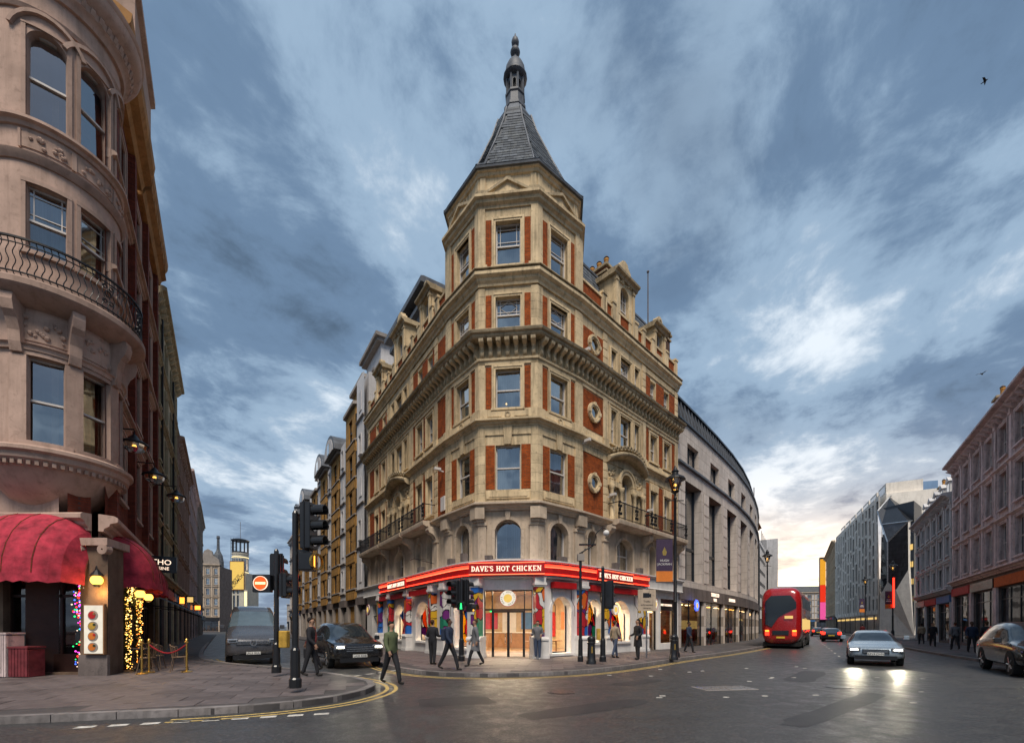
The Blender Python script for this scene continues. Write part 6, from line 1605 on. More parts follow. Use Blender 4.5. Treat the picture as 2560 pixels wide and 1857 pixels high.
rb2 = F((41.8, 77.5), (.56, .83))
rbd = terrace('red_brick_block', 'tall red brick and terracotta block beyond the curved modern one', rb2, 14, 21, 6, 4, 'red_brick', 'gold_stone', 4.4, 10, 1.2, 'sash', True, .1, 'lit', roof=2.0, cor=.8, chim=2)
MB('render_cream').box(-4.2, -.1, 1.0, 9, 0, 20.5).put('side_wall', rbd, rb2.M)
sl = F((51.5, 91), (.56, .83))
slb = thing('slab_block', 'pale plain end wall with dark scaffolded front on the avenue', 'building', sl.at(8, 4, 0))
MB('dark_metal').box(0, 15, .3, 9, 0, 19).put('front', slb, sl.M); MB('white_stone').box(15, 15.8, -2.2, 9, 0, 22).put('end_wall', slb, sl.M)
for k in range(6): MB('dark_glass').box(.4, 14.6, .24, .29, 3.2 + k * 2.6, 5.0 + k * 2.6).put('window_band', slb, sl.M)
for k in range(5): MB('black_iron').tube([(1 + k * 3, .0, 19), (1 + k * 3, .0, 21.5)], .05, n=4).put('scaffold_pole', slb, sl.M)
# -- far end of the avenue
terrace('far_block', 'distant pale stone terrace closing the avenue under the bright sky', F((88, 185), (1, -.18)), 46, 15, 4, 13, 'white_stone', 'pale_stone', 4.5, 12, 1.5, 'sash', True, 0, 'lit', roof=2.6, dorm=False)
terrace('far_block', 'distant taller grey block rising behind the closing terrace', F((112, 215), (1, -.1)), 14, 22, 5, 4, 'white_stone', 'white_stone', 4.5, 8, 1.5, 'sash', False, 0, 'dark')
# -- right side of the avenue (fronts face the camera's left; x runs from far to near) -------
def fr_(p, q): return between(Vector(p), Vector(q))
rA = Vector((28, 24)); dA = Vector((18, 26)).normalized()
f1 = F(rA + dA * 15.3, -dA)
terrace('victorian_terrace', 'pinkish stone Victorian front with tall dark windows and red brick roof storey at right edge', f1, 32, 14.4, 3, 12, 'pink_stone', 'pink_stone', 5.0, 11, 1.35, 'sash', True, .15, 'some', glassm='matte_glass', roof=-2.2, dorm=False, cor=.7, cur='dark_backing', hfrac=.7, signs=['shop_red', 'black_paint', 'orange_cloth', 'poster_blue', 'dark_stone'], chim=3)
f2_ = F(rA + dA * 31.6, -dA)
t2 = terrace('ornate_terrace', 'ornate grey stone front with red brick strips and stone dormers beside the dark glass prow', f2_, 15.9, 12.4, 3, 6, 'white_stone', 'white_stone', 4.6, 11, 1.2, 'sash', True, .15, 'some', glassm='matte_glass', roof=2.4, cor=.7, strips='red_brick', cur='dark_backing', chim=2)
# building with pale fins
fa, fb2 = Vector((65.2, 78)), Vector((85.4, 116))
ff = F(fb2, fa - fb2); LF_ = (fa - fb2).length
fin = thing('fin_building', 'white modern block with irregular vertical stone fins and slot windows', 'building', ff.at(LF_ / 2, 6, 0))
nb_ = 15; bw = LF_ / nb_; H_ = 25.0
hl = []
rs = random.Random(3)
for i in range(nb_):
    z = 4.6
    while z < H_ - 1.5:
        h = rs.choice([2.0, 2.8, 2.8, 3.6]); h = min(h, H_ - .6 - z)
        x = bw * i + (.35 if rs.random() < .5 else .8); w = rs.choice([1.1, 1.5, 1.9])
        hl.append((x, min(x + w, bw * (i + 1) - .25), z, z + h)); z += h + .55
MB('fin_stone').wall(0, LF_, 3.8, H_, hl, .25).put('wall', fin, ff.M)
for a, b_, z0, z1 in hl:
    o = MB('dark_metal').box(a, b_, .12, .2, z0, z0 + .08).box(a, b_, .12, .2, z1 - .08, z1).put('window', fin, ff.M); MB('matte_glass').quad((a, .16, z0), (b_, .16, z0), (b_, .16, z1), (a, .16, z1)).put('pane', o, ff.M)
    MB('dark_backing').quad((a, .24, z0), (b_, .24, z0), (b_, .24, z1), (a, .24, z1)).put('curtain', o, ff.M)  # dark sheet for the unlit space behind the window
for i in range(nb_ + 1):
    for j in range(3):
        z0 = 3.8 + j * 7 + rs.uniform(-.6, .6); MB('fin_stone').add([(bw * i - .12, 0, z0), (bw * i + .12, 0, z0), (bw * i + .12, 0, z0 + 6.6), (bw * i - .12, 0, z0 + 6.6), (bw * i, -.18, z0 + .1), (bw * i, -.18, z0 + 6.5)], [(0, 1, 4), (0, 4, 5, 3), (1, 2, 5, 4), (3, 5, 2), (0, 3, 2, 1)]).put('fin', fin, ff.M)
for i in range(7):
    a = LF_ * i / 7 + .5; MB('fin_stone').box(a, a + LF_ / 7 - 1.2, 1.0, 6, H_, H_ + 2.0).box(a + .4, a + LF_ / 7 - 1.6, .95, .99, H_ + .4, H_ + 1.6, 'dark_glass').put('roof_box', fin, ff.M)
MB('fin_stone').box(0, LF_, .9, 12, 0, H_ - .05).put('body', fin, ff.M)
for i in range(8):
    a = LF_ * i / 8 + .3; s = MB('black_paint').box(a, a + LF_ / 8 - .6, .3, .4, 0, 3.7).put('shopfront', fin, ff.M)
    MB('window_lit').box(a + .4, a + LF_ / 8 - 1.0, .25, .29, 2.9, 3.3).put('shop_light', s, ff.M)
# dark faceted prow
prow = thing('glass_prow', 'dark faceted metal and glass prow leaning out at the end of the finned block', 'building', T(65, 75, 0))
V = lambda px, py, D: pix(px, py, D)
a1 = V(2194, 1277, 76); a2 = V(2223, 1243, 77); a3 = V(2264, 1206, 80); a4 = V(2345, 1200, 86); a5 = V(2204, 1311, 74); a6 = V(2219, 1355, 73); a7 = V(2270, 1303, 70); a8 = V(2219, 1453, 73.5); a9 = V(2240, 1474, 72); a10 = V(2271, 1423, 70.2)
a11 = V(2345, 1290, 84); a12 = V(2200, 1490, 76); a13 = V(2350, 1520, 84); a14 = V(2198, 1585, 76.6); a15 = V(2285, 1590, 71.5)
def facet(name, pts, mat): return MB(mat).add(list(pts), [tuple(range(len(pts)))]).put(name, prow)
facet('roof_glazing', (a2, a3, a4, a11), 'dark_glass'); facet('roof_glazing', (a1, a2, a11, a7, a5), 'dark_metal')
facet('metal_facet', (a5, a7, a6), 'lead'); 
stone('black_tile', (0.035, 0.036, 0.042), 0.3, 0.3, (0.08, 0.08, 0.09), 0.3, joints=(1.4, .7, .03))
facet('tiled_facet', (a6, a7, a10, a9, a8), 'black_tile'); facet('side_facet', (a7, a11, a13, a15, a10), 'dark_glass')
facet('window_facet', (a1, a5, a6, a8, a12), 'pane_glass'); facet('stone_base', (a8, a9, a10, a15, a14, a12), 'fin_stone')
MB('dark_metal').prism_z([a14[:2], a15[:2], (76, 80), (86, 92), (75.8, 93)], 0, 22).put('core', prow)
for p, q_ in ((a1, a2), (a2, a3), (a5, a1), (a5, a7), (a6, a5), (a6, a7), (a8, a6), (a7, a11), (a2, a11)): MB('steel').tube([p, q_], .12, n=4).put('edge_trim', prow)
rw = Vector(a7).lerp(Vector(a11), .45)
for k in range(4): 
    p = Vector(a7).lerp(Vector(a15), .25 + .15 * k); q_ = Vector(a11).lerp(Vector(a13), .25 + .15 * k); n_ = Vector((-.4, -.5, 0))
    o = MB('window_lit').add([tuple(p.lerp(q_, .04) + n_ * .1), tuple(p.lerp(q_, .16) + n_ * .1), tuple(p.lerp(q_, .16) + n_ * .1 + Vector((0, 0, .9))), tuple(p.lerp(q_, .04) + n_ * .1 + Vector((0, 0, .9)))], [(0, 1, 2, 3)]).put('lit_window', prow)
# classical block and the big screen beyond
fc_ = F((107.6, 150.6), Vector((85.6, 116.4)) - Vector((107.6, 150.6)))
terrace('classical_block', 'tan classical stone block with many window rows beyond the white finned one', fc_, 40, 24, 6, 13, 'tan_stone', 'tan_stone', 4.5, 10, 1.4, 'sash', True, .1, 'lit', glassm='matte_glass', roof=1.6, dorm=False, cor=.9)
scr = thing('video_screen', 'tall curved advertising screen glowing yellow, red and pink on the avenue', 'screen', T(110, 155, 0))
sf = F((107.3, 153.4), (1, -.5))
MB('dark_metal').box(0, 1.7, -.2, 2, 3, 25.6).put('housing', scr, sf.M)
for z0, z1, m_ in ((4, 10, 'screen_pink'), (10, 16, 'screen_red'), (16, 25, 'screen_yellow')):
    MB(m_).box(.05, 1.65, -.3, -.21, z0, z1 - .05).put('display', scr, sf.M)
# ---------------------------------------------------------------- street furniture
def pole(b, h, r=.07, base=.12):
    b.lathe([(r * 1.9, .11), (r * 1.9, .3), (r * 1.5, .34), (r * 1.4, .95), (r * 1.05, 1.0), (r, 1.05), (r * .92, h), (r * .5, h + .06), (.001, h + .08)], 0, 0, 12)
def signal_head(par, M, lit=None, n=3):      # faces -y
    b = MB('black_paint').box(-.16, .16, -.12, .12, 0, .34 * n)
    b.box(-.19, .19, .0, .03, -.04, .34 * n + .04); hd = b.put('signal_head', par, M, bevel=.02)
    for k in range(n):
        z = .17 + .34 * (n - 1 - k); col = ['signal_red', 'signal_amber', 'signal_green'][k % 3]
        MB(col if lit == k else 'dark_glass').disc_y(0, z, .105, -.14, -.121, 16).put('lens', hd, M)
        v = MB('black_paint'); v.ring_y(0, z, .118, .135, R(-25), R(205), 12, -.40, -.12); v.put('visor', hd, M)
    return hd
def ped_unit(par, M, lit):
    o = MB('black_paint').box(-.15, .15, -.12, .12, 0, .32).put('pedestrian_signal', par, M, bevel=.02)
    # a standing figure of light
    g = MB(lit).disc_y(0, .235, .028, -.135, -.121, 10).box(-.03, .03, -.135, -.121, .11, .20).prism_y([(-.03, .11), (0, .11), (-.015, .03), (-.045, .03)], -.135, -.121).prism_y([(0, .11), (.03, .11), (.045, .03), (.015, .03)], -.135, -.121)
    g.put('lit_figure', o, M); MB('black_paint').ring_y(0, .15, .145, .16, R(-20), R(200), 12, -.3, -.12).put('visor', o, M)
    return o
PV = .12
ts = thing('traffic_signal', 'tall black traffic signal at the kerb in the left foreground, hoods facing right', 'traffic light', T(-4.84, 9.83, PV), 'traffic signals at the junction')
b = MB('black_paint'); pole(b, 4.0); b.put('pole', ts, W[ts])
signal_head(ts, W[ts] @ T(.30, 0, 3.2) @ RZ(R(82)))
u = MB('black_paint').box(.12, .42, -.14, .16, 2.72, 3.12).put('crossing_box', ts, W[ts], bevel=.02)
MB('signal_amber').box(.421, .428, -.02, .03, 2.78, 3.06).put('lit_slot', u, W[ts]); MB('brass').ring_y(0, 0, .16, .19, 0, 2 * math.pi, 18, -.04, .02).put('hood_rim', u, W[ts] @ T(.47, 0, 2.92) @ RZ(R(70)))
MB('black_paint').box(-.02, .32, -.02, .02, 3.14, 3.19).box(-.02, .32, -.02, .02, 4.1, 4.15).put('bracket', ts, W[ts])
ts2 = thing('traffic_signal', 'black signal post with a lit red no-entry disc in front of the van', 'traffic light', T(-6.96, 13, PV), 'traffic signals at the junction')
b = MB('black_paint'); pole(b, 3.7); b.put('pole', ts2, W[ts2])
signal_head(ts2, W[ts2] @ T(-.08, .18, 2.6) @ RZ(R(180))); signal_head(ts2, W[ts2] @ T(.28, 0, 2.35) @ RZ(R(80)), None, 2)
ne = MB('black_paint').box(-.64, -.12, -.14, .06, 2.48, 3.0).put('sign_box', ts2, W[ts2], bevel=.02)
MB('signal_red').disc_y(-.38, 2.74, .20, -.17, -.141, 24).put('no_entry_disc', ne, W[ts2]); MB('strip_yellow').box(-.53, -.23, -.18, -.171, 2.705, 2.775).put('bar', ne, W[ts2]); MB('letter_white').ring_y(-.38, 2.74, .195, .21, 0, 2 * math.pi, 24, -.18, -.15).put('rim', ne, W[ts2])
yb = MB('yellow_paint').box(.12, .36, -.12, .1, .85, 1.35).put('push_button_box', ts2, W[ts2], bevel=.02)
ts3 = thing('traffic_signal', 'black traffic signal on the corner pavement showing a green man', 'traffic light', T(-2.0, 17.4, PV), 'traffic signals at the junction')
b = MB('black_paint'); pole(b, 3.35); b.put('pole', ts3, W[ts3])
signal_head(ts3, W[ts3] @ T(-.22, 0, 2.25) @ RZ(R(-35))); signal_head(ts3, W[ts3] @ T(.1, .22, 2.3) @ RZ(R(140)))
ped_unit(ts3, W[ts3] @ T(.02, -.2, 2.12), 'signal_green'); ped_unit(ts3, W[ts3] @ T(.36, 0, 2.05) @ RZ(R(70)), 'signal_amber')
ts4 = thing('traffic_signal', 'black signal post seen from behind, right of the shop entrance', 'traffic light', T(3.53, 17.1, PV), 'traffic signals at the junction')
b = MB('black_paint'); pole(b, 3.75); b.put('pole', ts4, W[ts4]); signal_head(ts4, W[ts4] @ T(.25, .05, 2.2) @ RZ(R(150)))
MB('yellow_paint').box(-.24, -.1, -.1, .1, .95, 1.4).put('push_button_box', ts4, W[ts4], bevel=.015)
cp = thing('camera_pole', 'slim black pole topped by an angled camera bracket before the arched windows', 'pole', T(2.66, 17.1, PV))
b = MB('black_paint'); pole(b, 4.0, .06); b.put('pole', cp, W[cp])
MB('grey_stone').box(-.12, .14, -.1, .1, 4.02, 4.28).put('camera_box', cp, W[cp]); MB('black_iron').tube([(-.05, 0, 4.3), (.5, 0, 4.62)], .03).tube([(.05, 0, 4.3), (.2, 0, 4.5)], .02).box(-.05, .6, -.05, .05, 4.62, 4.68).put('bracket', cp, W[cp])
MB('black_iron').tube([(.5, 0, 4.65), (.62, 0, 5.1), (.85, 0, 5.32), (1.0, 0, 5.25)], .022).put('swan_neck', cp, W[cp]); smooth(MB('white_paint').sphere((1.0, 0, 5.1), .12, 12, 8).put('dome_camera', cp, W[cp]))
def bollard(x, y, label):
    o = thing('bollard', label, 'bollard', T(x, y, PV), 'cast iron bollards')
    smooth(MB('black_paint').lathe([(.2, 0), (.2, .12), (.17, .16), (.155, .4), (.14, .78), (.16, .8), (.16, .86), (.14, .88), (.15, .96), (.16, 1.0), (.12, 1.08), (.05, 1.12), (.001, 1.13)], 0, 0, 16).put('post', o, W[o]))
    MB('brass').box(-.03, .03, -.165, -.14, .45, .7).put('badge', o, W[o]); return o
bollard(3.1, 17.2, 'black bollard between the two poles right of the entrance'); bollard(7.2, 19.6, 'black bollard by the tall street lamp')
def lamp_post(x, y, h, label, banner=None, strip=False, rot=0):
    o = thing('street_lamp', label, 'street lamp', T(x, y, PV) @ RZ(rot), 'black lantern lamp posts'); M = W[o]
    smooth(MB('black_iron').lathe([(.22, 0), (.22, .2), (.17, .26), (.16, .9), (.12, 1.0), (.09, 1.1), (.085, 2.6), (.11, 2.65), (.08, 2.7), (.06, h - 1.5), (.09, h - 1.45), (.05, h - 1.38), (.05, h - 1.2)], 0, 0, 12).put('post', o, M))
    MB('black_iron').tube([(-.4, 0, h - 1.55), (.4, 0, h - 1.55)], .025).put('ladder_bar', o, M)
    z = h - 1.2
    hd = MB('black_iron').lathe([(.10, z), (.2, z + .08), (.1, z + .1)], 0, 0, 8).lathe([(.48, z + .62), (.42, z + .72), (.22, z + .84), (.16, z + .86), (.14, z + 1.0), (.18, z + 1.02), (.10, z + 1.12), (.02, z + 1.3)], 0, 0, 16).put('lantern_hood', o, M)
    for k in range(6):
        a = R(60 * k); MB('black_iron').tube([(.14 * math.cos(a), .14 * math.sin(a), z + .08), (.32 * math.cos(a), .32 * math.sin(a), z + .64)], .014, n=4).put('glazing_bar', hd, M)
    MB('pane_glass').lathe([(.13, z + .09), (.31, z + .63)], 0, 0, 12).put('glass', hd, M)
    MB('lamp_warm').sphere((0, 0, z + .38), .07, 8, 6).put('lamp', hd, M)
    if banner:
        bn = MB('banner_purple').box(-.9, -.12, -.012, .012, 3.6, 5.6).put('banner', o, M)
        MB('poster_orange').box(-.9, -.12, -.016, -.0125, 3.6, 4.1).put('banner_foot', bn, M); MB('black_iron').tube([(-.92, 0, 5.63), (0, 0, 5.63)], .02).tube([(-.92, 0, 3.57), (0, 0, 3.57)], .02).put('banner_arm', bn, M)
        if banner == 'text':
            put('lettering', text_mesh('HUGH', .15, .003, 'white_paint'), bn, M @ T(-.51, -.02, 4.55)); put('lettering', text_mesh('JACKMAN', .15, .003, 'white_paint'), bn, M @ T(-.51, -.02, 4.38))
        else: MB('white_paint').box(-.8, -.22, -.018, -.0165, 4.4, 4.48).box(-.72, -.3, -.018, -.0165, 4.6, 4.66).put('lettering', bn, M)
        MB('brass').prism_y([(-.51, 5.25), (-.4, 5.0), (-.44, 4.85), (-.58, 4.85), (-.62, 5.0)], -.018, -.0125).put('emblem', bn, M)
    if strip: MB('tail_red').box(-.09, .09, -.15, -.1, h - 5.5, h - 2.0).put('neon_strip', o, M)
    return o
plain('banner_purple', (0.05, 0.03, 0.065), 0.7)
lamp_post(7.75, 20.9, 9.0, 'tall black lantern lamp post with a purple theatre banner by the corner block', 'text')
lamp_post(25.3, 43.6, 9.0, 'black lantern lamp post before the red brick block on the avenue')
lamp_post(45.0, 52.0, 9.2, 'black lantern lamp post with glowing red strip before the dark prow', 'plain', True)
lamp_post(53.0, 66, 9.0, 'black lantern lamp post with banner before the white finned block', 'plain')
# wall lamps and globes of the left side
for x, y, z, lab in ((3.0, -.45, 8.2, 'dark wall lantern tucked behind the turret'), (6.2, -.7, 8.0, 'dark wall lantern on the red brick front'), (11.2, -1.1, 8.4, 'hanging enamel street lantern on a long bracket before the cream house')):
    o = thing('wall_lantern', lab, 'lantern', fB.at(x, y, z), 'lanterns along the narrow street')
    MB('black_iron').tube([(0, -y, .55), (0, 0, .62), (0, 0, .4)], .025).put('bracket', o, W[o])
    smooth(MB('black_iron').lathe([(.05, .42), (.1, .36), (.16, .26), (.42, .12), (.44, .06), (.40, .05)], 0, 0, 14).put('shade', o, W[o])); MB('pane_glass').lathe([(.36, .06), (.32, -.1), (.15, -.22), (.001, -.24)], 0, 0, 12).put('bowl', o, W[o]); MB('lamp_warm').sphere((0, 0, .0), .07, 8, 5).put('lamp', o, W[o])
gl = [(Kc + Vector((.35, -.42)), 2.96, 'glowing amber globe lamp on the stone corner pier'), (fB.w(2.3, -.7).xy, 2.75, 'glowing amber globe lamp above the garlanded doorway'), (fB.w(4.4, -.7).xy, 2.75, 'glowing amber globe lamp farthest along the garlanded front')]
for p, z, lab in gl:
    o = thing('globe_lamp', lab, 'lamp', T(p.x, p.y, z), 'amber globe lamps')
    smooth(MB('lamp_warm').sphere((0, 0, 0), .15, 14, 10).put('globe', o, W[o])); MB('black_iron').lathe([(.05, .3), (.17, .14), (.14, .12)], 0, 0, 10).lathe([(.06, -.2), (.10, -.13)], 0, 0, 10).tube([(0, 0, .28), (-.1, .1, .42), (-.25, .22, .3)], .02).put('fitting', o, W[o])
    l = bpy.data.lights.new('globe_light', 'POINT'); l.energy = 10; l.color = (1, .55, .18); l.shadow_soft_size = .15; lo = bpy.data.objects.new('globe_light', l); C.objects.link(lo); lo.location = (p.x + .02, p.y - .02, z - .35)
mn = thing('menu_lightbox', 'backlit food menu panel with four dishes on the stone corner pier', 'menu', T(Kc.x + .22, Kc.y - .36, .8))
M = W[mn]; MB('timber').box(-.31, .31, -.02, .06, -.03, 1.46).put('case', mn, M); MB('menu_white').box(-.27, .27, -.035, -.021, 0, 1.42).put('light_panel', mn, M)
for k, (z, c1, c2) in enumerate(((1.12, 'shop_red', 'timber'), (.80, 'yellow_paint', 'leaf_dark'), (.5, 'poster_orange', 'shop_red'), (.18, 'poster_orange', 'leaf_dark'))):
    d = MB('grey_stone').disc_y(0, z, .15, -.05, -.036, 16).put('dish', mn, M); MB(c1).disc_y(-.02, z + .01, .11, -.058, -.051, 9).put('food', d, M); MB(c2).disc_y(.05, z + .05, .04, -.066, -.059, 7).put('garnish', d, M)
# strings of fairy lights
def fairy(name, label, f, pts, n, cols, spread=.12, r=.014, leaf=True):
    o = thing(name, label, 'fairy lights', f.at(pts[0][0], 0, 0))
    P = [Vector(p) for p in pts]; L_ = [0]
    for a, c_ in zip(P[:-1], P[1:]): L_.append(L_[-1] + (c_ - a).length)
    def at(t):
        for i in range(len(P) - 1):
            if L_[i + 1] >= t: return P[i].lerp(P[i + 1], (t - L_[i]) / max(1e-6, L_[i + 1] - L_[i]))
        return P[-1]
    if leaf:
        g = MB('leaf_dark')
        for k in range(n * 4):
            p = at(random.random() * L_[-1]) + Vector((random.gauss(0, spread * .8), random.uniform(-.16, .02), random.gauss(0, spread * .8))); q_ = Vector((random.uniform(-1, 1), random.uniform(-1, 1), random.uniform(-1, 1))).normalized() * .07; s_ = q_.cross(Vector((.3, .5, .8))).normalized() * .025
            g.add([tuple(p - q_), tuple(p + s_), tuple(p + q_), tuple(p - s_)], [(0, 1, 2, 3)])
        stuff(g.put('garland', o, f.M))
    else: MB('black_iron').tube([tuple(p) for p in P], .012, n=4).put('wire', o, f.M)
    for c2 in cols:
        b = MB(c2)
        for k in range(n // len(cols)):
            p = at(random.random() * L_[-1]) + Vector((random.gauss(0, spread), random.uniform(-.2, -.05), random.gauss(0, spread))); b.sphere(tuple(p), r * random.uniform(.7, 1.3), 5, 4)
        stuff(b.put('bulbs', o, f.M))
arch = [(1.15, -.42, .3), (1.15, -.42, 2.3), (1.4, -.42, 2.8), (1.9, -.42, 3.0), (2.4, -.42, 2.9), (2.9, -.42, 2.5)]
fairy('fairy_lights', 'warm fairy lights in a green garland around the first shop doorway', fB, arch, 300, ['lamp_core', 'lamp_warm'], .1, .016)
fairy('fairy_lights', 'warm fairy lights in a garland down the pier beyond the doorway', fB, [(3.4, -.42, .3), (3.4, -.42, 2.4), (3.9, -.42, 2.8)], 200, ['lamp_warm', 'lamp_core', 'tail_amber'], .1, .018)
fairy('fairy_lights', 'tangled blue, red and violet fairy lights beside the dark shop window', fA, [(26.98, -.05, .5), (27.1, -.05, 1.4), (26.96, -.05, 2.2), (27.08, -.05, 3.2)], 160, ['bulb_blue', 'bulb_magenta', 'tail_red', 'signal_green', 'letter_white'], .09, .02, False)
# pavement cafe
def chair(x, y, rz, label):
    o = thing('bistro_chair', label, 'chair', T(x, y, PV + .012) @ RZ(rz), 'wicker chairs outside the cafe'); M = W[o]
    MB('wicker').lathe([(.22, .44), (.23, .46), (.2, .475)], 0, 0, 14).put('seat', o, M)
    bk = MB('wicker')
    for k in range(9): a = R(20 + k * 17.5); bk.tube([(.21 * math.cos(a), .19 * math.sin(a), .46), (.23 * math.cos(a), .25 * math.sin(a), .88 - .1 * abs(k - 4) / 4)], .012, n=4)
    bk.tube([(.23 * math.cos(R(20 + k * 17.5)), .25 * math.sin(R(20 + k * 17.5)), .88 - .1 * abs(k - 4) / 4) for k in range(9)], .016, n=5); bk.put('backrest', o, M)
    for sx in (-1, 1):
        for sy in (-1, 1): MB('wicker').tube([(.15 * sx, .15 * sy, .45), (.21 * sx, .22 * sy, 0)], .014, n=5).put('leg', o, M)
chair(-11.0, 14.55, R(120), 'wicker cafe chair nearest the brass rope posts'); chair(-12.3, 15.2, R(200), 'wicker cafe chair turned to the small round table'); chair(-13.2, 15.9, R(20), 'wicker cafe chair farthest along the pavement'); chair(-11.75, 14.2, R(-70), 'wicker cafe chair in front of the garlanded doorway')
o = thing('cafe_table', 'small round cafe table among the wicker chairs', 'table', T(-12.5, 14.75, PV + .012)); MB('dark_stone').lathe([(.33, .70), (.34, .72), (.33, .74)], 0, 0, 18).put('top', o, W[o]); MB('black_iron').lathe([(.22, 0), (.2, .03), (.04, .06), (.03, .7)], 0, 0, 10).put('pedestal', o, W[o])
posts = []
for x, y, lab in ((-11.55, 14.0, 'brass rope post left of the chairs'), (-10.5, 14.2, 'brass rope post at the right end of the rope'), (-11.4, 13.55, 'brass rope post nearest the kerb')):
    o = thing('rope_post', lab, 'rope post', T(x, y, PV + .012), 'brass rope posts')
    smooth(MB('brass').lathe([(.16, 0), (.16, .02), (.03, .06), (.025, .92), (.05, .94), (.05, .98), (.03, 1.0), (.045, 1.03), (.03, 1.07), (.001, 1.09)], 0, 0, 14).put('post', o, W[o]))
o = thing('barrier_rope', 'dark red velvet rope slung between the brass posts', 'rope', T(-11, 14.1, PV)); MB('rope_red').tube([(-11.55 + 1.05 * k / 8, 14.0 + .2 * k / 8, 1.02 - .28 * math.sin(math.pi * k / 8)) for k in range(9)], .025, n=6).put('rope', o)
# goods outside the shop under the left awning
for x, z, w, h, c2, lab in ((-14.2, 0, .55, .85, 'crate_red', 'pinkish red slatted crate standing before the dark shop'), (-14.75, 0, .42, 1.25, 'pink_stone', 'tall faded pink display case at the shop door')):
    o = thing('display_crate', lab, 'crate', T(x, 12.9, PV)); M = W[o]
    for k in range(6): MB(c2).box(-w / 2 + k * w / 6 + .008, -w / 2 + (k + 1) * w / 6 - .008, -.26, -.235, .04, h).put('slat', o, M)
    MB(c2).box(-w / 2, w / 2, -.23, .22, .02, h - .04).box(-w / 2 - .02, w / 2 + .02, -.28, .24, h, h + .05).put('case', o, M)
sg_ = thing('restaurant_sign', 'black projecting sign with white lettering on the narrow street', 'sign', fB.at(7.9, -.6, 4.1))
MB('black_paint').box(-.05, .05, -.75, .55, 0, .75).put('board', sg_, W[sg_]); Ms = W[sg_] @ T(-.06, -.1, 0) @ RZ(R(-90))
put('lettering', text_mesh('I THO', .34, .004, 'letter_white'), sg_, Ms @ T(0, 0, .36)); put('lettering', text_mesh('CUISINE', .2, .004, 'letter_white'), sg_, Ms @ T(0, 0, .12)); MB('black_iron').tube([(0, .55, .4), (0, .62, .4)], .03).put('arm', sg_, W[sg_])
sp_ = thing('warning_sign', 'pale traffic enforcement camera sign hung beside the lamp post', 'sign', T(6.3, 20.6, PV))
MB('steel').tube([(0, 0, 0), (0, 0, 3.3)], .04).put('post', sp_, W[sp_]); bd2 = MB('pale_stone').box(-.42, .42, -.05, -.03, 2.2, 3.2).put('plate', sp_, W[sp_])
put('lettering', text_mesh('Traffic', .13, .002, 'black_paint'), bd2, W[sp_] @ T(0, -.055, 2.6)); put('lettering', text_mesh('enforcement', .11, .002, 'black_paint'), bd2, W[sp_] @ T(0, -.055, 2.45)); put('lettering', text_mesh('cameras', .11, .002, 'black_paint'), bd2, W[sp_] @ T(0, -.055, 2.3)); MB('black_paint').prism_y([(-.18, 2.82), (.12, 2.82), (.12, 2.86), (.2, 2.82), (.2, 3.02), (.12, 2.98), (.12, 3.04), (-.18, 3.04)], -.056, -.051).put('camera_symbol', bd2, W[sp_])
def bird(x, y, z, a, lab):
    o = thing('bird', lab, 'bird', T(x, y, z) @ RZ(a), 'birds in the sky'); b = MB('black_iron')
    b.loft([[(r * math.cos(t_) , y_, r * math.sin(t_)) for t_ in [k * math.pi / 3 for k in range(6)]] for y_, r in ((-.2, .01), (-.12, .05), (0, .07), (.15, .04), (.3, .03))])
    for s in (-1, 1): b.add([(0, -.08, .03), (s * .3, -.02, .14), (s * .55, .12, .06), (s * .28, .12, .12), (0, .1, .03)], [(0, 1, 2, 3, 4)])
    b.put('body', o, W[o])
p = pix(2463, 203, 42); bird(*p, .6, 'small dark bird high in the upper right of the sky'); p = pix(2455, 935, 44); bird(*p, 2.0, 'small dark bird just above the right-hand roofs')
# ---------------------------------------------------------------- vehicles
plain('paint_black', (0.012, 0.012, 0.014), 0.22, 0.2, 0.5, var=.05, bump=0, coat=1.0)
plain('paint_van', (0.075, 0.075, 0.085), 0.3, 0.3, 0.5, var=.05, bump=0, coat=1.0)
plain('paint_silver', (0.34, 0.40, 0.45), 0.28, 0.5, 0.5, var=.05, bump=0, coat=1.0)
plain('paint_bus', (0.36, 0.008, 0.010), 0.25, 0.0, 0.5, var=.06, bump=0, coat=1.0)
plain('paint_red', (0.22, 0.01, 0.01), 0.25, 0.2, 0.5, var=.05, bump=0, coat=1.0)
plain('car_glass', (0.012, 0.016, 0.02), 0.06, 0.0, 0.8, var=.05, bump=0)
plain('van_screen', (0.10, 0.14, 0.17), 0.06, 0.0, 0.9, var=.1, bump=0)
plain('windscreen', (0.018, 0.024, 0.03), 0.05, 0.0, 0.9, var=.1, bump=0)
plain('plate_white', (0.75, 0.74, 0.70), 0.5); plain('plate_yellow', (0.75, 0.52, 0.05), 0.5)
def wheel(par, M, r=.34, w=.22):
    t = smooth(MB('rubber').loft([[(x, rr * math.cos(k * math.pi / 9), rr * math.sin(k * math.pi / 9)) for k in range(18)] for x, rr in ((-w / 2, r * .7), (-w / 2, r * .93), (-w * .35, r), (w * .35, r), (w / 2, r * .93), (w / 2, r * .7))]).put('wheel', par, M))
    h = MB('steel').loft([[(x, rr * math.cos(k * math.pi / 6), rr * math.sin(k * math.pi / 6)) for k in range(12)] for x, rr in ((-w * .42, r * .68), (-w * .42, r * .2), (w * .42, r * .2), (w * .42, r * .68))])
    for k in range(5):
        for s in (-1, 1): h.tube([(s * w * .46, 0, 0), (s * w * .46, r * .66 * math.cos(k * 1.2566), r * .66 * math.sin(k * 1.2566))], r * .1, n=4)
    h.put('rim', t, M)
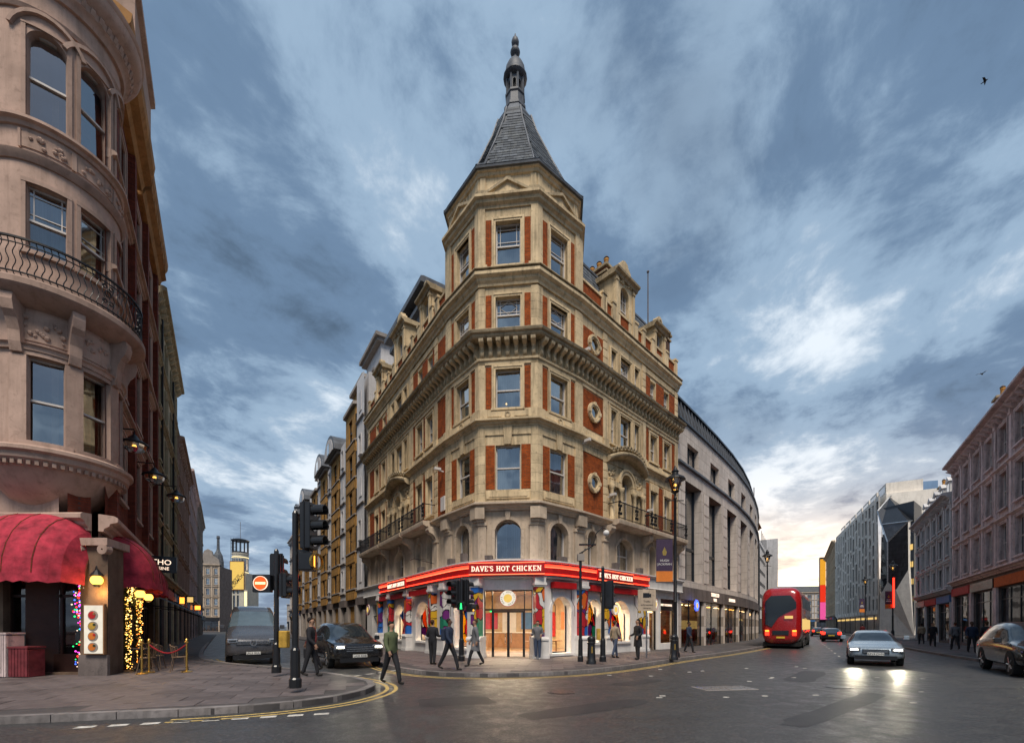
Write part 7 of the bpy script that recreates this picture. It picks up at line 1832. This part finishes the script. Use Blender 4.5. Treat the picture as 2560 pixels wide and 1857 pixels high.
def body(st, paint, cabin, mats=None):
    """stations (y, sill, belt, top, w_low, w_mid, w_belt, w_top); cabin = set of spans whose upper band is glass"""
    b = MB(paint); rings = []
    for (y, zs, zb, zt, wl, wm, wb, wt) in st:
        half_ = [(wl, zs), (wm, zs + .16), (wm * 1.005, (zs + zb) / 2), (wm, zb - .07), (wb, zb), (wt, max(zb + .005, zt - .05)), (wt * .82, zt)]
        rings.append([(x, y, z) for x, z in half_] + [(-x, y, z) for x, z in reversed(half_)])
    n = len(rings[0]); o = 0
    for k in range(len(rings) - 1):
        for i in range(n):
            j = (i + 1) % n; m = paint
            if k in cabin:
                if cabin[k] == 'side' and i in (4, 8): m = 'car_glass'
                if cabin[k] == 'screen' and i in (4, 5, 6, 7, 8): m = 'windscreen' if paint != 'paint_van' else 'van_screen'
            if i == n - 1: m = 'rubber'
            b.add([rings[k][i], rings[k][j], rings[k + 1][j], rings[k + 1][i]], [(0, 1, 2, 3)], m)
    b.add(rings[0], [tuple(range(n))]); b.add(rings[-1], [tuple(range(n - 1, -1, -1))])
    return b
def weld(b, name, par, M, sub=1, ang=50):
    me = b.mesh(name); bm = bmesh.new(); bm.from_mesh(me); bmesh.ops.remove_doubles(bm, verts=bm.verts, dist=1e-4); bmesh.ops.recalc_face_normals(bm, faces=bm.faces[:]); bm.to_mesh(me); bm.free()
    o = put(name, me, par, M)
    if sub:
        md = o.modifiers.new('s', 'SUBSURF'); md.levels = sub; md.render_levels = sub
    return smooth(o, ang)
def car(name, label, M, paint, st, cabin, L_, Wd, wr, axles, head=False, tail=False, plate=None, grille=(.5, .75, .5), lamp_z=.72, lamp_x=.68, group=None, cat='car', plate_txt=None, mirror_z=1.05, mirror_y=-.9, beam=0):
    o = thing(name, label, cat, M, group)
    weld(body(st, paint, cabin), 'body', o, M)
    f_, r_ = -L_ / 2, L_ / 2
    for ay in axles:
        for s in (-1, 1):
            Mw = M @ T(s * (Wd / 2 - .12), ay, wr); wheel(o, Mw, wr)
            MB('rubber').loft([[(s * (Wd / 2 + .005) - s * dx, ay + (wr + .07) * math.cos(a), wr + (wr + .07) * math.sin(a)) for a in [k * math.pi / 8 for k in range(9)]] for dx in (0.0, .3)], cap=True).put('wheel_arch', o, M)
    for s in (-1, 1):
        x = s * lamp_x
        h = MB('steel').box(x - .2, x + .2, f_ - .02, f_ + .3, lamp_z - .09, lamp_z + .09).put('headlight', o, M, bevel=.03)
        MB('head_white' if head else 'windscreen').box(x - .12, x + .12, f_ - .035, f_ + .0, lamp_z - .025, lamp_z + .03).put('lens', h, M)
        t = MB('tail_red' if tail else 'paint_red').box(x - .14, x + .14, r_ - .2, r_ + .02, lamp_z + .02, lamp_z + .3).put('tail_light', o, M, bevel=.02)
        mr = MB(paint).box(s * (Wd / 2 + .02) - .02, s * (Wd / 2 + .02) + .02, mirror_y, mirror_y + .06, mirror_z - .05, mirror_z).box(min(s * (Wd / 2 + .03), s * (Wd / 2 + .22)), max(s * (Wd / 2 + .03), s * (Wd / 2 + .22)), mirror_y - .06, mirror_y + .08, mirror_z, mirror_z + .17).put('mirror', o, M, bevel=.02)
    g = MB('black_paint').box(-grille[2], grille[2], f_ - .015, f_ + .1, grille[0], grille[1])
    g.box(-Wd * .36, Wd * .36, f_ - .012, f_ + .12, .26, .42)
    g = g.put('grille', o, M)
    for k in range(3): MB('steel').box(-grille[2] + .03, grille[2] - .03, f_ - .025, f_ - .014, grille[0] + .05 + k * (grille[1] - grille[0]) / 3.2, grille[0] + .07 + k * (grille[1] - grille[0]) / 3.2).put('grille_bar', g, M)
    pl_ = MB('plate_white').box(-.26, .26, f_ - .04, f_ - .02, .44, .55).put('number_plate', o, M)
    if plate_txt: put('lettering', text_mesh(plate_txt, .11, .002, 'black_paint'), pl_, M @ T(0, f_ - .045, .458))
    MB('plate_yellow').box(-.26, .26, r_ + .0, r_ + .03, .6, .71).put('number_plate', o, M)
    if head and beam:
        for s in (-1, 1):
            l = bpy.data.lights.new('headlight_beam', 'SPOT'); l.energy = beam; l.color = (1, .9, .66); l.spot_size = R(46); l.spot_blend = .7; l.shadow_soft_size = .06
            q_ = bpy.data.objects.new('headlight_beam', l); C.objects.link(q_); q_.parent = o; q_.matrix_basis = T(s * lamp_x, f_ - .08, lamp_z) @ Matrix.Rotation(R(-84), 4, 'X')
    return o
def heading(dx, dy): return math.atan2(dx, -dy) if True else 0      # local -y points along (dx,dy)
def hM(x, y, dx, dy): return T(x, y, 0.0) @ RZ(math.atan2(dx, -dy))
suv_st = [(-2.45, .38, .78, .82, .72, .80, .76, .62), (-2.38, .30, .92, .97, .86, .93, .88, .78), (-2.0, .27, 1.0, 1.05, .92, .98, .93, .82), (-1.25, .25, 1.06, 1.11, .94, .99, .95, .84), (-.45, .25, 1.10, 1.70, .94, .99, .95, .70), (.4, .25, 1.10, 1.79, .94, .99, .95, .72), (1.6, .25, 1.10, 1.76, .94, .99, .95, .71), (2.2, .28, 1.08, 1.60, .93, .98, .93, .68), (2.42, .34, 1.02, 1.08, .88, .94, .88, .72), (2.47, .42, .9, .95, .8, .86, .8, .66)]
suv_cab = {3: 'screen', 4: 'side', 5: 'side', 6: 'side', 7: 'screen'}
car('parked_suv', 'black four-wheel-drive car with lit headlamps waiting at the side street mouth', hM(-7.1, 18.6, .56, -.83), 'paint_black', suv_st, suv_cab, 4.92, 1.98, .38, (-1.5, 1.45), True, False, None, (.62, .86, .52), .82, .70, plate_txt='LA20 KXB', beam=18)
van_st = [(-2.75, .42, .85, .90, .80, .88, .84, .72), (-2.68, .34, 1.05, 1.1, .90, .97, .93, .84), (-2.2, .3, 1.30, 1.36, .94, 1.0, .96, .88), (-1.75, .3, 1.42, 1.52, .95, 1.01, .97, .88), (-.85, .3, 1.42, 2.40, .95, 1.01, .98, .80), (-.2, .3, 1.42, 2.56, .95, 1.01, .98, .82), (1.2, .3, 1.42, 2.58, .95, 1.01, .99, .84), (2.6, .3, 1.42, 2.56, .95, 1.01, .99, .84), (2.78, .35, 1.4, 2.5, .92, .98, .96, .8)]
van = car('delivery_van', 'dark grey high-roofed delivery van facing out of the narrow street', hM(-12.15, 20.6, .52, -.854), 'paint_van', van_st, {3: 'screen', 4: 'side'}, 5.5, 2.02, .35, (-1.75, 1.7), False, False, None, (.82, .98, .62), 1.0, .74, cat='van', plate_txt='LR23 XUU', mirror_z=1.5, mirror_y=-1.5)
eM = W[van] @ T(0, -2.79, .92)
em = MB('steel').ring_y(0, 0, .10, .125, 0, 2 * math.pi, 18, -.02, .01).put('emblem', van, eM)
MB('steel').tube([(-.05, -.01, .09), (0, -.01, .02), (.05, -.01, .09)], .011, n=4).tube([(-.09, -.01, .03), (-.04, -.01, -.08), (0, -.01, .0), (.04, -.01, -.08), (.09, -.01, .03)], .011, n=4).put('emblem_letters', em, eM)
sed_st = [(-2.2, .36, .62, .66, .68, .76, .72, .6), (-2.12, .26, .72, .76, .80, .86, .82, .70), (-1.7, .22, .80, .84, .84, .90, .86, .76), (-.95, .2, .90, .94, .86, .91, .88, .76), (-.1, .2, .94, 1.40, .86, .91, .88, .60), (.5, .2, .95, 1.46, .86, .91, .88, .62), (1.2, .2, .95, 1.40, .86, .91, .88, .60), (1.85, .24, .94, 1.02, .85, .90, .86, .68), (2.15, .3, .88, .93, .80, .86, .82, .68), (2.2, .4, .78, .82, .74, .8, .76, .6)]
sed_cab = {3: 'screen', 4: 'side', 5: 'side', 6: 'screen'}
sg1 = 'cars queuing on the avenue'
car('saloon_car', 'silver blue car with bright headlamps coming down the avenue', hM(15.9, 19.4, -.60, -.80), 'paint_silver', sed_st, sed_cab, 4.4, 1.82, .32, (-1.35, 1.3), True, False, plate_txt='KP19 DVM', beam=70, lamp_z=.66, grille=(.5, .68, .42))
car('saloon_car', 'dark car with red tail lights queuing nearest behind the bus', hM(34.6, 47.5, .62, .78), 'paint_black', sed_st, sed_cab, 4.4, 1.82, .32, (-1.35, 1.3), False, True, group=sg1)
car('saloon_car', 'dark red car with red tail lights farther along the queue', hM(39.6, 55, .58, .81), 'paint_red', sed_st, sed_cab, 4.4, 1.82, .32, (-1.35, 1.3), False, True, group=sg1)
car('saloon_car', 'farthest car of the queue with red tail lights', hM(50, 72, .52, .85), 'paint_black', sed_st, sed_cab, 4.4, 1.82, .32, (-1.35, 1.3), False, True, group=sg1)
car('black_taxi', 'black taxi with pale roof glare cut off by the right edge of the picture', hM(17.75, 14.9, -.57, -.82), 'paint_black', suv_st, suv_cab, 4.92, 1.98, .38, (-1.5, 1.45), True, False)
# double-decker bus seen from behind
Mb = hM(22.6, 36.0, .60, .80)
bus = thing('double_decker_bus', 'red double-decker bus with lit tail lamps driving away down the avenue', 'bus', Mb)
def sq(y, w, h, zc, n=4.5, k=28): return [(math.copysign(abs(math.cos(a)) ** (2 / n), math.cos(a)) * w, y, zc + math.copysign(abs(math.sin(a)) ** (2 / n), math.sin(a)) * h) for a in [2 * math.pi * i / k for i in range(k)]]
smooth(MB('paint_bus').loft([sq(-5.6, 1.0, 1.7, 2.3), sq(-5.5, 1.15, 1.9, 2.32), sq(-5.2, 1.24, 2.03, 2.36), sq(0, 1.26, 2.05, 2.37), sq(5.0, 1.26, 2.05, 2.37), sq(5.35, 1.22, 1.98, 2.34), sq(5.55, 1.10, 1.8, 2.28), sq(5.62, .9, 1.5, 2.2)]).put('body', bus, Mb), 45)
for s in (-1, 1):
    for z0, z1, nm_ in ((1.35, 2.15, 'lower_windows'), (2.95, 3.75, 'upper_windows')):
        for k in range(6): MB('window_lit' if z0 < 2 else 'car_glass').box(s * 1.262 - .006, s * 1.262 + .006, -4.6 + k * 1.6, -3.15 + k * 1.6, z0, z1).put('window', bus, Mb)
    for y in (-3.6, 3.2): wheel(bus, Mb @ T(s * 1.1, y, .48), .48, .28)
    MB('tail_red').box(s * .84 - .12, s * .84 + .12, 5.55, 5.66, .95, 1.2).put('tail_light', bus, Mb); MB('tail_amber').box(s * .84 - .12, s * .84 + .12, 5.55, 5.655, 1.22, 1.34).put('indicator', bus, Mb)
    MB('tail_red').box(s * .6 - .12, s * .6 + .12, 5.3, 5.45, 4.02, 4.1).put('roof_light', bus, Mb)
MB('tail_red').box(-.14, .14, 5.3, 5.46, 4.06, 4.14).put('roof_light', bus, Mb)
MB('car_glass').prism_y([(-.95, 2.9), (-.95, 3.3), (-.6, 3.8), (.6, 3.8), (.95, 3.4), (.95, 1.75), (.55, 1.55), (.1, 2.3), (-.4, 2.6)], 5.40, 5.67).put('rear_window', bus, Mb)
MB('car_glass').prism_y([(-.5, 1.0), (.5, 1.0), (.5, 1.3), (-.5, 1.3)], 5.5, 5.67).put('engine_grille', bus, Mb)
MB('plate_yellow').box(-.26, .26, 5.6, 5.66, .75, .87).put('number_plate', bus, Mb); MB('window_lit').box(-.75, -.25, 5.6, 5.69, 2.15, 2.35).put('route_display', bus, Mb)
MB('rubber').box(-1.15, 1.15, -5.2, 5.3, .18, .45).put('chassis', bus, Mb)

# ---------------------------------------------------------------- people
for n_, c_ in (('skin', (0.42, 0.24, 0.16)), ('skin_dark', (0.12, 0.06, 0.04)), ('hair_dark', (0.015, 0.01, 0.008)), ('hair_brown', (0.07, 0.035, 0.015)), ('coat_black', (0.016, 0.016, 0.02)), ('coat_navy', (0.02, 0.03, 0.06)), ('coat_grey', (0.14, 0.14, 0.15)), ('coat_beige', (0.30, 0.24, 0.17)), ('coat_green', (0.10, 0.12, 0.06)), ('coat_red', (0.20, 0.03, 0.03)), ('jeans', (0.05, 0.07, 0.12)), ('trousers_dark', (0.02, 0.02, 0.024)), ('shoe', (0.02, 0.017, 0.015)), ('shoe_white', (0.5, 0.48, 0.45))):
    plain(n_, c_, 0.8, var=.2, nscale=8, bump=.05)
def person(x, y, z, face, label, coat='coat_black', legs='trousers_dark', hair='hair_dark', skin='skin', shoe='shoe', stride=.0, arm=0.15, h=1.74, long_=False, bend=0.0, hold=None):
    """face: heading in radians (0 looks towards the camera, -y)"""
    V_, E_, Rr, lab = [], [], [], []
    def v(p, r, l, par=None):
        V_.append(Vector(p)); Rr.append(r); lab.append(l)
        if par is not None: E_.append((par, len(V_) - 1))
        return len(V_) - 1
    s = stride
    pel = v((0, 0, .96), (.155, .12), 'leg'); wst = v((0, 0, 1.10), (.165, .13), 'coat', pel); sp1 = v((0, -.01, 1.25), (.185, .14), 'coat', wst); ch = v((0, -.01, 1.40), (.19, .14), 'coat', sp1); nk = v((0, -.005, 1.50), (.055, .055), 'coat', ch); n2_ = v((0, -.01, 1.555), (.052, .052), 'skin', nk)
    hd = v((0, -.025, 1.63), (.072, .088), 'head', n2_); h2 = v((0, -.02, 1.69), (.074, .09), 'head', hd); h3 = v((0, -.01, 1.735), (.05, .06), 'head', h2)
    for sd_ in (-1, 1):
        st = s * sd_
        hp = v((.09 * sd_, 0, .90), (.10, .11), 'leg', pel); kn = v((.095 * sd_, -st * .5 - .015, .50 + abs(s) * .02), (.072, .08), 'leg', hp)
        lift = max(0, -st) * .25
        an = v((.095 * sd_, -st * .85 + (lift * .4), .10 + lift), (.055, .06), 'leg', kn); hl = v((.095 * sd_, -st * .85 + .03 + lift * .4, .045 + lift), (.04, .04), 'shoe', an); toe = v((.105 * sd_, -st * .85 - .15 + lift * .4, .035 + lift * .5), (.038, .032), 'shoe', hl)
        sh = v((.175 * sd_, 0, 1.41), (.085, .085), 'coat', ch); sw = -st * .7
        el = v((.235 * sd_, .02 - sw * .25, 1.13), (.066, .066), 'coat', sh); fw = -.02 - sw * .5 - arm
        wr = v((.24 * sd_, fw, .92 + arm * .6), (.045, .045), 'coat', el); pa_ = v((.24 * sd_, fw - .02, .86 + arm * .55), (.03, .022), 'hand', wr)
        for k in range(4): 
            f1_ = v((.24 * sd_ + (k - 1.5) * .004, fw - .045 + k * .02, .80 + arm * .5), (.0095, .0095), 'hand', pa_); v((.235 * sd_, fw - .05 + k * .02, .765 + arm * .5 + .008 * abs(k - 1.4)), (.008, .008), 'hand', f1_)
        th = v((.215 * sd_, fw - .055, .85 + arm * .55), (.0105, .0105), 'hand', pa_); v((.212 * sd_, fw - .07, .815 + arm * .5), (.009, .009), 'hand', th)
    me = bpy.data.meshes.new('skeleton'); me.from_pydata([tuple(p) for p in V_], E_, [])
    so = bpy.data.objects.new('skeleton', me); TMP.collection.objects.link(so)
    md = so.modifiers.new('skin', 'SKIN'); md.use_smooth_shade = True
    for i, d in enumerate(me.skin_vertices[0].data): d.radius = Rr[i]; d.use_root = (i == 0)
    sb = so.modifiers.new('sub', 'SUBSURF'); sb.levels = 1
    bm_ = evaluated(so); bpy.data.objects.remove(so)
    bm_.materials.clear()
    mats = [coat, legs, skin, shoe, hair]
    for m_ in mats: bm_.materials.append(MATS[m_])
    idx = {'coat': 0, 'leg': 1, 'skin': 2, 'shoe': 3, 'hand': 2, 'head': 2}
    segs = [(V_[a], V_[c2], lab[c2]) for a, c2 in E_]
    for p in bm_.polygons:
        c2 = p.center; best = 1e9; l_ = 'coat'
        for a, d, lb_ in segs:
            ab = d - a; t_ = max(0, min(1, (c2 - a).dot(ab) / max(1e-9, ab.length_squared))); q_ = (a + ab * t_ - c2).length
            if q_ < best: best, l_ = q_, lb_
        k = idx[l_]
        if l_ == 'leg' and (c2.z > .93 or (long_ and c2.z > .62)): k = 0
        if l_ == 'head' and (c2.z > 1.715 or (c2.y > .015 and c2.z > 1.58)): k = 4
        p.material_index = k; p.use_smooth = True
    sc_ = h / 1.79; M = T(x, y, z) @ RZ(face) @ Matrix.Scale(sc_, 4)
    o = thing('person', label, 'person', M, 'people on the pavements')
    bm_.name = 'body'; put('body', bm_, o, M)
    hr = MB(hair); hr.sphere((0, .004, 1.70), .088, 12, 8, None, 1.0); hr.v = [(x_ * .93, y_ * 1.08 + .012, z_ + .006) for x_, y_, z_ in hr.v]; hr.v = [(x_, max(y_, -.06 + (1.76 - z_) * .9 if z_ < 1.76 else y_), z_) for x_, y_, z_ in hr.v]
    smooth(hr.put('hair', o, M)); 
    fc = MB(skin).sphere((0, -.112, 1.652), .016, 6, 4)
    for s in (-1, 1): fc.sphere((s * .078, -.005, 1.66), .02, 6, 4)
    fc.put('nose_and_ears', o, M)
    ey = MB('rubber'); 
    for s in (-1, 1): ey.sphere((s * .03, -.106, 1.682), .009, 6, 4)
    ey.box(-.024, .024, -.108, -.098, 1.612, 1.618, 'coat_red'); ey.put('eyes_and_mouth', o, M)
    if long_:
        ct = MB(coat); ct.loft([[(r1 * math.cos(a), r2 * math.sin(a), zz) for a in [2 * math.pi * k / 16 for k in range(16)]] for zz, r1, r2 in ((1.08, .165, .125), (.9, .185, .15), (.7, .20, .165), (.58, .205, .17))], cap=False); smooth(ct.put('coat_skirt', o, M))
    if hold == 'bag':
        MB('trousers_dark').box(.20, .30, -.28, .02, .5, .78).tube([(.25, -.22, .78), (.25, -.13, .92), (.25, -.04, .78)], .01).put('carried_bag', o, M, bevel=0)
    if hold == 'pack': MB('coat_navy').box(-.15, .15, .10, .26, 1.02, 1.45).put('backpack', o, M, bevel=.04)
    return o
zp = PV + .01
person(-3.35, 12.2, 0, R(60), 'person in a yellow-green jacket crossing the side street', 'coat_green', 'trousers_dark', 'hair_dark', 'skin', 'shoe', .28, .05)
person(-3.05, 16.9, zp, R(160), 'person in dark coat looking into the painted shop windows', 'coat_black', 'trousers_dark', 'hair_brown', 'skin', 'shoe', .05, .35)
person(-2.1, 14.7, zp, R(75), 'person striding left of the green-man signal in dark clothes', 'coat_navy', 'trousers_dark', 'hair_dark', 'skin_dark', 'shoe', .34, .05, hold='pack')
person(-1.35, 16.2, zp, R(-80), 'person in grey coat walking right of the green-man signal', 'coat_grey', 'trousers_dark', 'hair_brown', 'skin', 'shoe', .32, .05, long_=True)
person(1.15, 19.7, zp, R(-15), 'person in grey jacket and white shoes by the painted column right of the door', 'coat_grey', 'jeans', 'hair_dark', 'skin', 'shoe_white', .06, .4)
person(5.55, 19.4, zp, R(-70), 'man in black coat standing right of the shop near the lamp post', 'coat_black', 'trousers_dark', 'hair_dark', 'skin', 'shoe', .06, .2, h=1.8, long_=True)
person(4.75, 20.3, zp, R(120), 'person in beige coat passing behind the man in black', 'coat_beige', 'jeans', 'hair_brown', 'skin', 'shoe', .25, .05)
person(-5.9, 12.9, zp, R(100), 'person in black jacket waiting beside the left signal post', 'coat_black', 'trousers_dark', 'hair_dark', 'skin', 'shoe', .2, .1)
person(-6.4, 14.1, zp, R(-60), 'person in dark red coat walking towards the black car', 'coat_red', 'trousers_dark', 'hair_brown', 'skin', 'shoe', .3, .05, hold='bag')
for k, (x, y, a, c2, lab_) in enumerate(((24.6, 22.8, 150, 'coat_black', 'person in black nearest the right edge of the pavement'), (25.5, 24.4, -30, 'coat_navy', 'person in navy walking past the right-hand shops'), (27.8, 27.6, 160, 'coat_grey', 'person in grey before the orange shop sign'), (30.6, 32, -35, 'coat_black', 'person in black before the red shop sign'), (33.5, 36, 150, 'coat_beige', 'person in beige halfway along the right pavement'), (44.6, 56, 140, 'coat_red', 'person in dark red near the glowing lamp post'), (9.9, 24.6, 45, 'coat_navy', 'person in navy on the pavement left of the bus'))):
    person(x, y, zp, R(a), lab_, c2, 'trousers_dark', random.choice(['hair_dark', 'hair_brown']), random.choice(['skin', 'skin', 'skin_dark']), 'shoe', .22, .08)

# small lit shop signs down the narrow street
for x, z, w, c_, lab in ((24.5, 3.3, .45, 'tail_amber', 'amber lit shop sign beyond the cafe awning'), (33.0, 3.8, .6, 'window_lit', 'pale yellow lit shop sign halfway down the narrow street'), (46.0, 3.5, .7, 'tail_amber', 'small orange lit shop sign far down the narrow street')):
    o = thing('projecting_sign', lab, 'sign', fB.at(x, -.7, z), 'lit signs in the narrow street')
    MB('black_paint').box(x - .07, x + .07, -.3 - w, -.3, z, z + .6).put('box', o, fB.M); MB(c_).box(x - .085, x - .071, -.25 - w + .05, -.35, z + .06, z + .54).put('light_panel', o, fB.M); MB('black_iron').tube([(x, 0, z + .65), (x, -.4 - w, z + .65)], .02).put('arm', o, fB.M)
bpy.data.scenes.remove(TMP)
